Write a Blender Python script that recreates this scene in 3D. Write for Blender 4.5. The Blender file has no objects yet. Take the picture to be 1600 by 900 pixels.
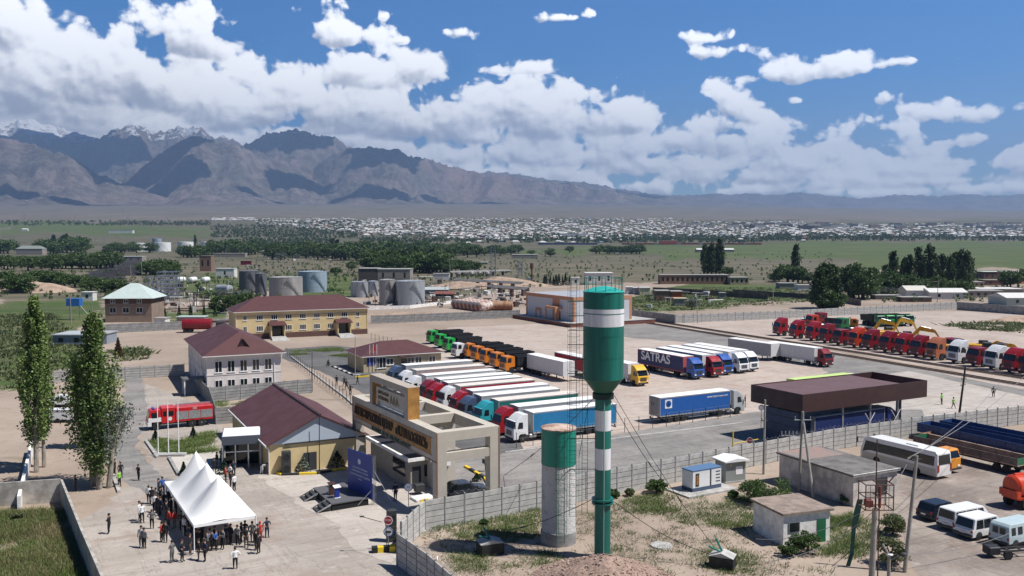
import bpy, math, random
import numpy as np
from mathutils import Vector, Matrix
R = math.radians
C = bpy.context.scene.collection
rnd = random.Random(7)

# ------------------------------------------------------------ camera, world, sun
FPX, PITCH, CZ = 1400.0, math.atan(78/1400.0), 27.0
SP, CP = math.sin(PITCH), math.cos(PITCH)
cam_d = bpy.data.cameras.new('camera'); cam_d.sensor_width = 36; cam_d.lens = 36*FPX/1600
cam_d.clip_start = 1.0; cam_d.clip_end = 90000
cam = bpy.data.objects.new('camera', cam_d); C.objects.link(cam)
cam.location = (0, 0, CZ); cam.rotation_euler = (math.pi/2-PITCH, 0, 0)
SC = bpy.context.scene; SC.camera = cam
SC.view_settings.view_transform = 'Standard'; SC.view_settings.look = 'None'
SC.view_settings.exposure = 0.36; SC.view_settings.gamma = 1; SC.view_settings.use_curve_mapping = False
SUN_EL, SUN_AZ = R(59), R(103)                  # azimuth measured clockwise from +Y
sd = Vector((math.sin(SUN_AZ)*math.cos(SUN_EL), math.cos(SUN_AZ)*math.cos(SUN_EL), math.sin(SUN_EL)))
sl = bpy.data.lights.new('sun', 'SUN'); sl.energy = 5.0; sl.angle = R(0.5); sl.color = (1, .96, .9)
so = bpy.data.objects.new('sun', sl); C.objects.link(so); so.rotation_euler = sd.to_track_quat('Z', 'Y').to_euler()
SKY_STRENGTH = 0.08

def G(px, py, z=0.0):
    'ground point (height z) seen at photo pixel px, py (1600x900)'
    u, v = (px-800)/FPX, (450-py)/FPX
    d = (u, CP+v*SP, v*CP-SP)
    t = (z-CZ)/d[2]
    return Vector((u*t, d[1]*t, z))
def HT(p, py):
    'height of the point above p that is seen at photo row py'
    v = (450-py)/FPX
    return CZ + p.y*(v*CP-SP)/(CP+v*SP)
def AT(px, py, y):
    'point seen at px, py at distance y forward'
    u, v = (px-800)/FPX, (450-py)/FPX
    s = y/(CP+v*SP)
    return Vector((u*s, y, CZ+(v*CP-SP)*s))

# ------------------------------------------------------------ node helpers
def s2l(c):
    return tuple((x/255/12.92 if x/255 <= .04045 else ((x/255+.055)/1.055)**2.4) for x in c)
class N:
    def __init__(s, nt): s.nt = nt; s.x = 0
    def n(s, typ, ins=None, **kw):
        nd = s.nt.nodes.new(typ)
        for k, v in kw.items(): setattr(nd, k, v)
        for k, v in (ins or {}).items():
            i = nd.inputs[k]
            if hasattr(v, 'links') or isinstance(v, bpy.types.NodeSocket): s.nt.links.new(v, i)
            else: i.default_value = v
        return nd
    def m(s, op, a, b=0.0, c=0.0, clamp=False):
        nd = s.nt.nodes.new('ShaderNodeMath'); nd.operation = op; nd.use_clamp = clamp
        for i, v in enumerate((a, b, c)):
            if isinstance(v, bpy.types.NodeSocket): s.nt.links.new(v, nd.inputs[i])
            else: nd.inputs[i].default_value = v
        return nd.outputs[0]
    def v(s, op, a, b=(0, 0, 0)):
        nd = s.nt.nodes.new('ShaderNodeVectorMath'); nd.operation = op
        for i, q in enumerate((a, b)):
            if isinstance(q, bpy.types.NodeSocket): s.nt.links.new(q, nd.inputs[i])
            else: nd.inputs[i].default_value = q
        return nd.outputs['Value'] if op in ('LENGTH', 'DOT_PRODUCT', 'DISTANCE') else nd.outputs[0]
    def mix(s, f, a, b):
        nd = s.nt.nodes.new('ShaderNodeMix'); nd.data_type = 'RGBA'
        for i, q in ((0, f), (6, a), (7, b)):
            if isinstance(q, bpy.types.NodeSocket): s.nt.links.new(q, nd.inputs[i])
            else: nd.inputs[i].default_value = q if i == 0 else (*q[:3], 1)
        return nd.outputs[2]
    def noise(s, vec, scale, detail=4, rough=.55, dist=0, col=False):
        nd = s.n('ShaderNodeTexNoise', {'Vector': vec, 'Scale': scale, 'Detail': detail, 'Roughness': rough, 'Distortion': dist})
        return nd.outputs['Color' if col else 0]
    def ss(s, x, a, b):
        nd = s.nt.nodes.new('ShaderNodeMapRange'); nd.interpolation_type = 'SMOOTHSTEP'
        for i, q in ((0, x), (1, a), (2, b)):
            if isinstance(q, bpy.types.NodeSocket): s.nt.links.new(q, nd.inputs[i])
            else: nd.inputs[i].default_value = q
        return nd.outputs[0]
    def lin(s, x, a, b, c=0., d=1.):
        nd = s.nt.nodes.new('ShaderNodeMapRange')
        for i, q in ((0, x), (1, a), (2, b), (3, c), (4, d)):
            if isinstance(q, bpy.types.NodeSocket): s.nt.links.new(q, nd.inputs[i])
            else: nd.inputs[i].default_value = q
        return nd.outputs[0]

# ------------------------------------------------------------ sky: Nishita with cumulus in the dome
def pix2ae(px, py):
    v = Vector(((px-800)/FPX, CP+(450-py)/FPX*SP, (450-py)/FPX*CP-SP)).normalized()
    return math.atan2(v.x, v.y), math.asin(v.z)
# cloud masses: photo centre x, y, half width, half height
CLOUDS = [
 (40,130,150,80),(-60,150,140,110),(130,120,100,72),(20,45,55,60),(215,125,75,62),(120,180,170,40),(30,200,240,30),(260,200,130,34),
 (300,58,88,40),(255,45,45,30),(345,80,45,24),(200,60,36,30),(330,165,100,58),(410,160,90,54),(420,215,120,30),
 (460,130,62,34),(400,105,46,22),(560,110,72,38),(600,125,72,34),(650,112,58,36),(560,180,130,52),(500,165,70,40),(640,190,120,48),(720,190,90,55),(760,160,70,38),
 (800,165,75,40),(850,190,90,48),(930,180,85,44),(975,185,50,36),(880,240,150,34),(700,245,150,30),(540,235,120,24),(960,230,90,36),(1010,265,90,28),
 (540,44,62,25),(515,36,30,16),(715,52,28,14),(625,59,16,7),(815,104,72,22),(850,95,32,16),(770,108,40,14),(640,25,10,8),(600,12,12,9),
 (890,24,42,6),(930,18,12,8),(1105,60,42,9),(1125,83,34,11),(1145,80,14,9),
 (1260,108,90,24),(1310,95,44,20),(1215,116,44,14),(1345,105,22,13),(1185,120,26,6),
 (1145,165,48,32),(1130,150,30,18),(1165,180,42,28),(1120,200,50,22),(1210,205,48,16),
 (1060,225,60,24),(1110,232,80,26),(1190,235,80,26),(1270,240,80,24),(1330,228,60,18),(1400,240,80,22),(1450,225,60,18),(1500,250,90,16),(1580,245,60,24),(1600,235,40,14),
 (1060,270,110,22),(1180,272,120,20),(1300,272,120,20),(1420,278,120,17),(1540,282,120,14),
 (1540,165,54,15),(1440,173,60,10),(1400,165,30,9),(1510,208,64,17),(1390,195,34,12),(1480,103,18,4),(1410,102,34,7),(1255,155,14,9),
 (1700,200,70,20),(1150,296,150,12),(1350,298,170,12),(1540,300,130,12),(1590,262,70,18),(1500,265,90,18),(1420,255,80,16),(1300,285,150,16),(1000,292,120,14),(120,250,260,40),(420,270,200,34),(640,275,200,30),(860,275,160,26),(330,225,150,30),(70,290,120,22),(1250,255,200,22),(1480,262,160,20),(1640,270,120,22),(520,205,110,26),(760,215,90,24),(880,160,60,30),(240,130,90,34),(1680,120,60,18),(-250,120,130,90)]
W = bpy.data.worlds.new('World'); SC.world = W; W.use_nodes = True
wt = W.node_tree; wt.nodes.clear(); n = N(wt)
def sky_nodes(n, vec=None, val=1.3):
    sky = n.n('ShaderNodeTexSky', sky_type='NISHITA', sun_disc=False, sun_elevation=SUN_EL, sun_rotation=SUN_AZ, altitude=1600, air_density=1.0, dust_density=.2, ozone_density=3.0)
    if vec: n.nt.links.new(vec, sky.inputs[0])
    hs = n.n('ShaderNodeHueSaturation', {'Hue': .508, 'Saturation': 1.62, 'Value': val, 'Color': sky.outputs[0]})
    return hs.outputs[0]
wo = n.n('ShaderNodeOutputWorld', {0: n.n('ShaderNodeBackground', {'Color': sky_nodes(n, None, .85), 'Strength': .05}).outputs[0]})

# the cumulus bank is a stretch of the sky dome 60 km out; each vertex knows how much cloud stands there
def cloud_mass(a, e):
    rs = np.random.RandomState(5); wa_, we_ = a*0, e*0
    for k in range(14):
        f1, f2, p1, p2 = rs.uniform(12, 70), rs.uniform(20, 90), *rs.uniform(0, 6.3, 2)
        wa_ += np.sin(a*f1+e*f2*.6+p1)*.05/f1; we_ += np.sin(e*f2-a*f1*.5+p2)*.05/f2
    a, e = a+wa_, e+we_
    best = np.full(a.shape, -9.); sw = np.full(a.shape, 1e-9); sl_ = np.full(a.shape, 0.)
    for (px, py, hw, hh) in CLOUDS:
        a0, e0 = pix2ae(px, py); wa = 1.16*hw/FPX*math.cos(a0)**2; we = 1.2*hh/FPX
        dy = (e-e0)/we; dy = np.where(dy < -.35, -.35+(dy+.35)*1.9, dy)
        f = (1-np.hypot((a-a0)/wa, dy))*(hh/40)**.5
        wgt = np.exp(np.clip(f*9, -40, 40)); sw += wgt; sl_ += wgt*np.clip(.5+.5*((e-e0)/we+.25)/1.15+.12*(a-a0)/wa, -.1, 1.1)
        k = np.exp(np.clip(-np.abs(best-f)/.12, -30, 0)); best = np.maximum(best, f)+.05*k
    return best, sl_/sw
def build_sky():
    na, ne = 561, 231
    A = np.linspace(R(-46), R(46), na); E = np.linspace(R(-5), R(24), ne)
    aa, ee = np.meshgrid(A, E); Rd = 60000.
    co = np.stack([Rd*np.cos(ee)*np.sin(aa), Rd*np.cos(ee)*np.cos(aa), Rd*np.sin(ee)+CZ], -1).reshape(-1, 3)
    me = bpy.data.meshes.new('sky'); me.vertices.add(len(co)); me.vertices.foreach_set('co', co.ravel())
    i = np.arange(na*ne).reshape(ne, na); q = np.stack([i[:-1, :-1], i[1:, :-1], i[1:, 1:], i[:-1, 1:]], -1).reshape(-1, 4)
    me.loops.add(q.size); me.loops.foreach_set('vertex_index', q.ravel()); me.polygons.add(len(q))
    me.polygons.foreach_set('loop_start', np.arange(len(q))*4); me.update(calc_edges=True)
    me.polygons.foreach_set('use_smooth', np.ones(len(q), bool))
    ms_, lt_ = cloud_mass(aa, ee); ov_ = cloud_mass(aa+.010, ee+.020)[0]
    for nm, val in (('mass', ms_), ('over', ov_), ('lit', lt_)):
        at = me.attributes.new(nm, 'FLOAT', 'POINT'); at.data.foreach_set('value', val.ravel().astype(np.float32))
    m = bpy.data.materials.new('sky'); m.use_nodes = True; t = m.node_tree; t.nodes.clear(); n = N(t)
    m.cycles.emission_sampling = 'NONE'
    geo = n.n('ShaderNodeNewGeometry'); dirv = n.v('MULTIPLY', geo.outputs['Incoming'], (-1, -1, -1))
    sx = n.n('ShaderNodeSeparateXYZ', {0: geo.outputs['Position']})
    az = n.m('ARCTAN2', sx.outputs[0], sx.outputs[1]); el = n.m('DIVIDE', sx.outputs[2], Rd)
    AE = n.n('ShaderNodeCombineXYZ', {0: az, 1: el, 2: 0.0}).outputs[0]
    def detail(P):
        w = n.v('MULTIPLY', P, (1, 1.12, 1))
        Q = n.v('ADD', w, n.v('MULTIPLY', n.v('SUBTRACT', n.noise(w, 14, 3, col=True), (.5, .5, .5)), (.03, .03, 0)))
        tot = n.m('MULTIPLY', n.m('SUBTRACT', n.noise(Q, 34, 10, .62), .5), 1.15)
        for sc, am, off in ((22, .9, 0), (52, .48, 3.1), (130, .24, 9.7)):
            vo = n.n('ShaderNodeTexVoronoi', {'Vector': n.v('ADD', Q, (off, 0, 0)), 'Scale': sc, 'Smoothness': .3}, feature='SMOOTH_F1')
            tot = n.m('ADD', tot, n.m('MULTIPLY', n.m('SUBTRACT', .42, vo.outputs['Distance']), am))
        return tot
    at = lambda k: n.n('ShaderNodeAttribute', attribute_name=k).outputs['Fac']
    f0, f1 = detail(AE), detail(n.v('ADD', AE, (.0035, .006, 0)))
    d0 = n.m('ADD', at('mass'), f0)
    mask = n.ss(d0, -.05, .17)
    grey = n.m('ADD', n.m('ADD', n.m('MULTIPLY', n.ss(at('over'), .0, 1.1), .30), n.m('MULTIPLY', n.m('SUBTRACT', 1.0, n.ss(at('lit'), .12, .82)), .98)), n.m('MULTIPLY', n.m('SUBTRACT', f1, f0), .6))
    big = n.noise(n.v('MULTIPLY', AE, (1, 3.6, 1)), 8, 4, .45)
    grey = n.m('ADD', grey, n.m('MULTIPLY', n.m('SUBTRACT', big, .5), .55))
    ccol = n.mix(n.ss(grey, .12, .90), (18.5, 18.5, 18.5), (6.4, 6.8, 7.8))  # white tops and grey bases: sun and shade painted into the dome clouds
    col = n.mix(n.m('MULTIPLY', mask, n.lin(d0, 0., .25, .75, 1.), clamp=True), sky_nodes(n, dirv), ccol)
    n.n('ShaderNodeOutputMaterial', {0: n.n('ShaderNodeEmission', {'Color': col, 'Strength': SKY_STRENGTH}).outputs[0]})
    me.materials.append(m); o = bpy.data.objects.new('sky', me); C.objects.link(o); o['kind'] = 'structure'
build_sky()
# ------------------------------------------------------------ materials
MATS = {}
def mat(name, col, rough=.75, metal=0.0, var=.0, vscale=1.5, bump=0.0, bscale=30, spec=.4, col2=None, detail=5, streak=None, emit=None, alpha=None):
    if name in MATS: return MATS[name]
    m = bpy.data.materials.new(name); m.use_nodes = True; t = m.node_tree; t.nodes.clear(); n = N(t)
    b = n.n('ShaderNodeBsdfPrincipled', {'Roughness': rough, 'Metallic': metal, 'Specular IOR Level': spec})
    c = (*col, 1)
    if var or col2:
        tc = n.n('ShaderNodeTexCoord').outputs['Object']
        vec = n.v('MULTIPLY', tc, streak) if streak else tc
        f = n.noise(vec, vscale, detail, .62)
        c2 = col2 or tuple(x*(1-var) for x in col); c1 = col if col2 else tuple(min(1, x*(1+var*.6)) for x in col)
        c = n.mix(n.ss(f, .36, .64), c1, c2)
        t.links.new(c, b.inputs['Base Color'])
        r = n.lin(f, .3, .7, max(0, rough-.1), min(1, rough+.1)); t.links.new(r, b.inputs['Roughness'])
    else: b.inputs['Base Color'].default_value = c
    if bump:
        tc = n.n('ShaderNodeTexCoord').outputs['Object']
        bp = n.n('ShaderNodeBump', {'Strength': bump, 'Distance': .05, 'Height': n.noise(tc, bscale, 4)})
        t.links.new(bp.outputs[0], b.inputs['Normal'])
    if emit: b.inputs['Emission Color'].default_value = (*emit[:3], 1); b.inputs['Emission Strength'].default_value = emit[3]
    n.n('ShaderNodeOutputMaterial', {0: b.outputs[0]})
    MATS[name] = m
    return m
def link(name, me, parent=None, m=None):
    o = bpy.data.objects.new(name, me); C.objects.link(o)
    if parent: o.parent = parent
    if m: me.materials.append(m)
    return o
def np_mesh(name, co, faces, smooth=True):
    me = bpy.data.meshes.new(name); co = np.asarray(co, float); f = np.asarray(faces)
    me.vertices.add(len(co)); me.vertices.foreach_set('co', co.ravel())
    me.loops.add(f.size); me.loops.foreach_set('vertex_index', f.ravel()); me.polygons.add(len(f))
    me.polygons.foreach_set('loop_start', np.arange(len(f))*f.shape[1]); me.update(calc_edges=True)
    if smooth: me.polygons.foreach_set('use_smooth', np.ones(len(f), bool))
    return me
def vnoise(x, y, seed=0):
    xi, yi = np.floor(x).astype(np.int64), np.floor(y).astype(np.int64); fx, fy = x-xi, y-yi
    fx, fy = fx*fx*(3-2*fx), fy*fy*(3-2*fy)
    def h(a, b):
        k = (a*374761393+b*668265263+seed*974711) & 0xffffffff; k = ((k ^ (k >> 13))*1274126177) & 0xffffffff
        return ((k ^ (k >> 16)) & 0xffff)/65535.
    return (h(xi, yi)*(1-fx)+h(xi+1, yi)*fx)*(1-fy)+(h(xi, yi+1)*(1-fx)+h(xi+1, yi+1)*fx)*fy
def fbm(x, y, oct=5, seed=0, ridge=False, gain=.5):
    s, a, tot = 0, 1., 0
    for k in range(oct):
        v = vnoise(x*2**k, y*2**k, seed+k*17)
        if ridge: v = 1-np.abs(2*v-1)
        s = s+v*a; tot += a; a *= gain
    return s/tot

# ------------------------------------------------------------ terrain: flat site, then an alluvial fan up to the mountains
PROF = [(0, 0), (1250, 0), (2000, None, 385), (3000, None, 363), (4000, None, 347), (6000, None, 335), (9000, None, 324), (13000, None, 319), (17000, None, 319), (42000, None, 321)]
pd = [p[0] for p in PROF]; pz = [p[1] if p[1] is not None else 27+(372-p[2])*p[0]/1400. for p in PROF]
def T(x, y):
    y = np.asarray(y, float); x = np.asarray(x, float)
    s = np.clip(1-.10*np.clip(x/np.maximum(y, 1), -.3, 0)-.34*np.clip(x/np.maximum(y, 1)-.05, 0, .6), 0, 2)
    z = np.interp(y, pd, pz)*s
    far = np.clip((y-1300)/3000, 0, 1)
    return z+far*(fbm(x/900, y/900, 3, 3)-.5)*22
def px_x(x, y): return 800+1400*x/np.maximum(y, 1)
AZ = np.concatenate([np.linspace(-52, -33, 40, endpoint=False), np.linspace(-33, 33, 900), np.linspace(33.3, 52, 40)])
tanA = np.tan(np.radians(AZ))
DD = [4, 12, 25, 40]
py = 900.
while True:
    d = 37800/(py-372)
    if d > 1500: break
    if d > 45: DD.append(d)
    py -= 3.2 if py > 470 else 1.0
DD = np.array(DD+list(np.geomspace(1520, 16000, 210))+[18500, 22000, 25500])
X = np.outer(DD, tanA); Y = np.repeat(DD[:, None], len(AZ), 1); Z = T(X, Y)
def gridfaces(r, c):
    i = np.arange(r*c).reshape(r, c); return np.stack([i[:-1, :-1], i[:-1, 1:], i[1:, 1:], i[1:, :-1]], -1).reshape(-1, 4)
me = np_mesh('ground', np.stack([X, Y, Z], -1).reshape(-1, 3), gridfaces(*X.shape))
def inpoly(x, y, poly):
    r = np.zeros(x.shape, bool); k = len(poly)
    for i in range(k):
        (x1, y1), (x2, y2) = poly[i], poly[(i+1) % k]
        c = ((y1 > y) != (y2 > y)); 
        with np.errstate(all='ignore'): r ^= c & (x < (x2-x1)*(y-y1)/(y2-y1+1e-12)+x1)
    return r
PX = px_x(X, Y); PY = 372+1400*(27-Z)/Y            # approximate photo rows of the land, only used to lay out land cover
LUSH = [[(1010,394),(1190,379),(1640,377),(1640,418),(1340,421),(1330,404),(1010,404)], [(820,390),(1010,384),(1200,379),(1010,396),(830,398)],
        [(-400,480),(60,470),(120,500),(135,560),(75,585),(20,610),(-200,620),(-500,600)], [(1330,430),(1600,421),(1600,445),(1340,440)],
        [(60,470),(150,462),(160,505),(100,510),(60,500)], [(375,440),(470,425),(560,430),(590,460),(480,470)],[(370,480),(250,440),(370,420)],
        [(230,487),(350,480),(345,500),(235,505)], [(330,355),(0,345),(0,362),(330,372)],
        [(950,470),(1100,440),(1250,445),(1270,470),(1130,480),(1000,494)]]
SCRUB = [[(560,400),(830,395),(860,440),(700,470),(560,440)], [(330,400),(700,390),(700,440),(330,450)], [(700,395),(1020,395),(1330,402),(1330,470),(1200,470),(1060,440),(880,440),(760,420)], [(0,400),(400,395),(560,400),(560,440),(300,470),(0,480)],
         [(760,392),(1240,386),(1400,420),(900,445)], [(400,400),(800,395),(800,430),(500,430)], [(0,345),(1640,345),(1640,392),(0,400)]]
COAL = [[(135,440),(150,422),(200,408),(232,412),(225,428),(190,438),(150,446)]]
PX, PY = PX+(fbm(PX/34, PY/7, 4, 5)-.5)*90, PY+(fbm(PX/50, PY/6, 4, 8)-.5)*14
lush = np.zeros(X.shape); scr = np.zeros(X.shape); coal = np.zeros(X.shape)
for p in LUSH: lush[inpoly(PX, PY, p)] = 1
for p in SCRUB: scr[inpoly(PX, PY, p)] = 1
for p in COAL: coal[inpoly(PX, PY, p)] = 1
def blur(a):
    for ax in (0, 1):
        for _ in range(3): a = (np.roll(a, 1, ax)+2*a+np.roll(a, -1, ax))/4
    return a
for nm, a in (('lush', blur(lush)), ('scrub', blur(scr)), ('coal', coal)):
    at = me.attributes.new(nm, 'FLOAT', 'POINT'); at.data.foreach_set('value', a.ravel().astype(np.float32))
def attr(n, k): return n.n('ShaderNodeAttribute', attribute_name=k).outputs['Fac']
m = bpy.data.materials.new('ground'); m.use_nodes = True; t = m.node_tree; t.nodes.clear(); n = N(t)
P = n.n('ShaderNodeNewGeometry').outputs['Position']
n1 = n.noise(P, .035, 6, .6); n2 = n.noise(P, .6, 5, .65); n3 = n.noise(P, .004, 5, .6); n4 = n.noise(P, 6, 3, .6)
n5 = n.noise(n.v('MULTIPLY', P, (.03, .09, 0)), 1.0, 8, .72)
yy = n.n('ShaderNodeSeparateXYZ', {0: P}).outputs[1]
dirt = n.mix(n.ss(n1, .35, .65), (.375, .305, .25), (.295, .235, .19))
dirt = n.mix(n.m('MULTIPLY', n.ss(n2, .5, .72), .5), dirt, (.235, .185, .145))
dirt = n.mix(n.m('MULTIPLY', n.ss(n4, .6, .75), .35), dirt, (.46, .40, .34))
fan = n.mix(n.ss(n3, .38, .62), (.165, .14, .12), (.115, .112, .085))
st = n.noise(n.v('MULTIPLY', P, (.0022, .012, 0)), 1.0, 5, .65)
fan = n.mix(n.m('MULTIPLY', n.ss(st, .45, .7), .6), fan, (.21, .175, .15))
c = n.mix(n.ss(yy, 700, 1500), dirt, fan)
sc = n.ss(n.m('ADD', attr(n, 'scrub'), n.m('MULTIPLY', n.m('SUBTRACT', n5, .5), 3.0)), .15, .75)
sst = n.noise(n.v('MULTIPLY', P, (.01, .05, 0)), 1.0, 6, .65)
scol = n.mix(n.ss(sst, .38, .62), (.055, .066, .032), (.15, .13, .09))
c = n.mix(n.m('MULTIPLY', sc, .85), c, scol)
lu = n.ss(n.m('ADD', attr(n, 'lush'), n.m('ADD', n.m('MULTIPLY', n.m('SUBTRACT', n5, .5), 2.2), n.m('MULTIPLY', n.m('SUBTRACT', n2, .5), 1.6))), .35, .75)
gst = n.noise(n.v('MULTIPLY', P, (.012, .045, 0)), 1.0, 6, .68)
lcol = n.mix(n.ss(gst, .36, .66), (.055, .098, .028), (.12, .13, .055))
lcol = n.mix(n.m('MULTIPLY', n.ss(n2, .55, .75), .5), lcol, (.19, .165, .10)); lcol = n.mix(n.m('MULTIPLY', n.ss(sst, .52, .66), .7), lcol, (.17, .15, .09)); lcol = n.mix(n.m('MULTIPLY', n.ss(n.noise(n.v('MULTIPLY', P, (.004, .02, 0)), 1.0, 5), .5, .62), .5), lcol, (.045, .075, .025))
c = n.mix(lu, c, lcol); c = n.mix(attr(n, 'coal'), c, (.035, .033, .034))
# tyre-worn, paler and darker lanes across the bare ground near the yard
b = n.n('ShaderNodeBsdfPrincipled', {'Base Color': c, 'Roughness': .95, 'Specular IOR Level': .15})
bp = n.n('ShaderNodeBump', {'Strength': .6, 'Distance': .12, 'Height': n.m('ADD', n.noise(P, 1.6, 6, .65), n.m('MULTIPLY', n1, 2))})
t.links.new(bp.outputs[0], b.inputs['Normal']); n.n('ShaderNodeOutputMaterial', {0: b.outputs[0]})
g = link('ground', me, m=m); g['kind'] = 'structure'

# ------------------------------------------------------------ mountains
RIDGES = [   # distance, snow, crest in photo px/py
 (17500, .82, [(-500,215),(-300,195),(-120,205),(0,190),(20,196),(35,186),(60,192),(80,198),(110,205),(150,218),(200,238),(260,275),(330,320)]),
 (16800, .72, [(110,262),(155,220),(180,206),(197,205),(212,197),(240,208),(275,203),(290,204),(307,199),(337,215),(350,213),(375,223),(420,262),(470,320)]),
 (15500, .86, [(330,262),(390,226),(425,208),(437,210),(457,203),(480,209),(505,215),(525,218),(543,231),(590,252),(640,280),(700,325)]),
 (11500, .0, [(-600,200),(-200,196),(-60,206),(0,217),(50,227),(105,245),(150,270),(200,290),(240,305),(300,316)]),
 (13200, .0, [(170,312),(200,280),(240,252),(275,228),(300,217),(315,216),(345,222),(400,236),(450,260),(500,288),(560,308),(620,320)]),
 (14300, .0, [(430,300),(480,268),(510,250),(545,232),(580,230),(620,234),(650,244),(680,251),(715,262),(760,272),(800,277),(850,283),(900,289),(960,299),(1020,308),(1080,317),(1150,326)]),
 (19500, .30, [(560,300),(700,270),(760,268),(800,272),(830,276),(880,282),(920,284),(960,293),(1010,301),(1060,309),(1120,322)]),
 (16500, .0, [(950,322),(1010,309),(1070,306),(1130,309),(1200,315),(1290,318),(1400,325)]),
 (21000, .5, [(800,300),(900,291),(980,301),(1050,304),(1100,301),(1160,299),(1215,300),(1250,295),(1290,299),(1340,304),(1400,297),(1450,299),(1500,296),(1560,297),(1620,294),(1700,297),(1900,290),(2100,300)])]
AZm = np.linspace(-44, 44, 900); tm = np.tan(np.radians(AZm)); Dm = np.geomspace(8200, 25400, 280)
X = np.outer(Dm, tm); Y = np.repeat(Dm[:, None], len(AZm), 1); base = T(X, Y); H = base-60
rowpx = 800+1400*tm/ (CP)
snow = np.zeros(X.shape)
for k, (D, sn, cr) in enumerate(RIDGES):
    cx = [c[0] for c in cr]; cy = [c[1] for c in cr]
    wob = (fbm(tm*9+k*3.3, tm*0+k, 4, 11+k)-.5)*D*.16
    yc = D+wob
    crest = 27+(372-np.interp(rowpx, cx, cy, left=330, right=330))*yc/1400.
    jag = (fbm(tm*60+k*7, tm*0, 5, 31+k, True, .6)-.5)*(110 if sn and D < 19000 else 26)*(D/15000)
    crest = crest+jag
    h0 = np.interp(yc, pd, pz)
    rel = np.maximum(crest-h0, 0)
    front, back = rel*(2.9 if k != 3 else 2.4)+(700 if D < 16000 else 2600), rel*2.2+800
    dy = Y-yc[None]
    tt = np.where(dy < 0, 1+dy/front[None], 1-dy/back[None]); tt = np.clip(tt, 0, 1)
    Xw = X+(fbm(X/2600+k, Y/1900, 3, 70+k)-.5)*3600; Yw = Y+(fbm(X/1900, Y/2600+k, 3, 75+k)-.5)*2400
    gul = fbm(Xw/420+k*5, Yw/900, 6, 50+k, True, .55)
    spur = fbm(Xw/1500+k*9, Yw/2300, 4, 80+k, True, .5)
    prof = tt**1.75
    cut = (1-tt)**.8*(1.0*(1-gul)+1.3*(1-spur)-.35)*1.35
    h = base-30+(rel[None]+30)*prof*np.clip(1-cut, .12, 1.3)
    h = np.where(tt > 0, h, -999)
    up = h > H; H = np.where(up, h, H); snow = np.where(up, sn, snow)
H = np.where(H > base-60, H+(fbm(X/210, Y/260, 6, 9, True, .62)-.6)*85*np.clip((H-base)/250, 0, 1), H)
me = np_mesh('mountains', np.stack([X, Y, H], -1).reshape(-1, 3), gridfaces(*X.shape))
at = me.attributes.new('snow', 'FLOAT', 'POINT'); at.data.foreach_set('value', snow.ravel().astype(np.float32))
m = bpy.data.materials.new('mountain'); m.use_nodes = True; t = m.node_tree; t.nodes.clear(); n = N(t)
geo = n.n('ShaderNodeNewGeometry'); P = geo.outputs['Position']; zz = n.n('ShaderNodeSeparateXYZ', {0: P}).outputs[2]
a = n.noise(P, .0016, 6, .62); b_ = n.noise(P, .006, 9, .78); r_ = n.noise(P, .0007, 4, .5)
c = n.mix(n.ss(a, .36, .64), (.255, .205, .185), (.165, .155, .125))
c = n.mix(n.m('MULTIPLY', n.ss(b_, .42, .58), .7), c, (.075, .06, .055)); c = n.mix(n.m('MULTIPLY', n.ss(r_, .52, .68), .5), c, (.30, .205, .18))
line = n.m('ADD', n.m('ADD', zz, n.m('MULTIPLY', n.m('SUBTRACT', b_, .5), 2600)), n.m('MULTIPLY', attr(n, 'snow'), 900))
sn = n.m('MULTIPLY', n.ss(line, 2640, 2820), n.ss(attr(n, 'snow'), .05, .3))
c = n.mix(sn, c, (.82, .84, .88))
b = n.n('ShaderNodeBsdfPrincipled', {'Base Color': c, 'Roughness': .95, 'Specular IOR Level': .1})
bp = n.n('ShaderNodeBump', {'Strength': 1.0, 'Distance': 60.0, 'Height': n.noise(P, .011, 8, .68)})
t.links.new(bp.outputs[0], b.inputs['Normal']); n.n('ShaderNodeOutputMaterial', {0: b.outputs[0]})
g = link('mountains', me, m=m); g['kind'] = 'structure'

# ------------------------------------------------------------ air
def box_mesh(name, x0, x1, y0, y1, z0, z1):
    co = [(x, y, z) for z in (z0, z1) for y in (y0, y1) for x in (x0, x1)]
    return np_mesh(name, co, [(0, 2, 3, 1), (4, 5, 7, 6), (0, 1, 5, 4), (2, 6, 7, 3), (0, 4, 6, 2), (1, 3, 7, 5)], False)
HAZE = 6.6e-5
m = bpy.data.materials.new('haze'); m.use_nodes = True; t = m.node_tree; t.nodes.clear(); n = N(t)
pv = n.n('ShaderNodeVolumePrincipled', {'Color': (.42, .63, 1.0, 1), 'Density': HAZE, 'Anisotropy': .25}); ou = n.n('ShaderNodeOutputMaterial'); t.links.new(pv.outputs[0], ou.inputs['Volume'])
hz = link('haze', box_mesh('haze', -34000, 34000, -60, 27000, -120, 2800), m=m); hz['kind'] = 'stuff'

def cumulus_mesh(name, rx, ry, rz, seed):
    nu, nv = 72, 36
    u = np.linspace(0, 2*np.pi, nu, endpoint=False); v = np.linspace(-1, 1, nv)
    uu, vv = np.meshgrid(u, v); th = vv*np.pi/2
    x, y, z = np.cos(th)*np.cos(uu), np.cos(th)*np.sin(uu), np.sin(th)
    f = 1+1.1*(fbm(x*2.1+z+9+seed, y*2.1+z*.7+5, 5, seed, False, .6)-.5)
    x, y, z = x*f*rx, y*f*ry, np.where(z > 0, z*f*rz, z*f*rz*.25)
    co = np.stack([x, y, z], -1).reshape(-1, 3); i = np.arange(nu*nv).reshape(nv, nu)
    return np_mesh(name, co, np.stack([i[:-1], np.roll(i, -1, 1)[:-1], np.roll(i, -1, 1)[1:], i[1:]], -1).reshape(-1, 4))
MC = mat('shadow_cloud_white', (.9, .9, .92), 1.0, spec=0)
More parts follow.
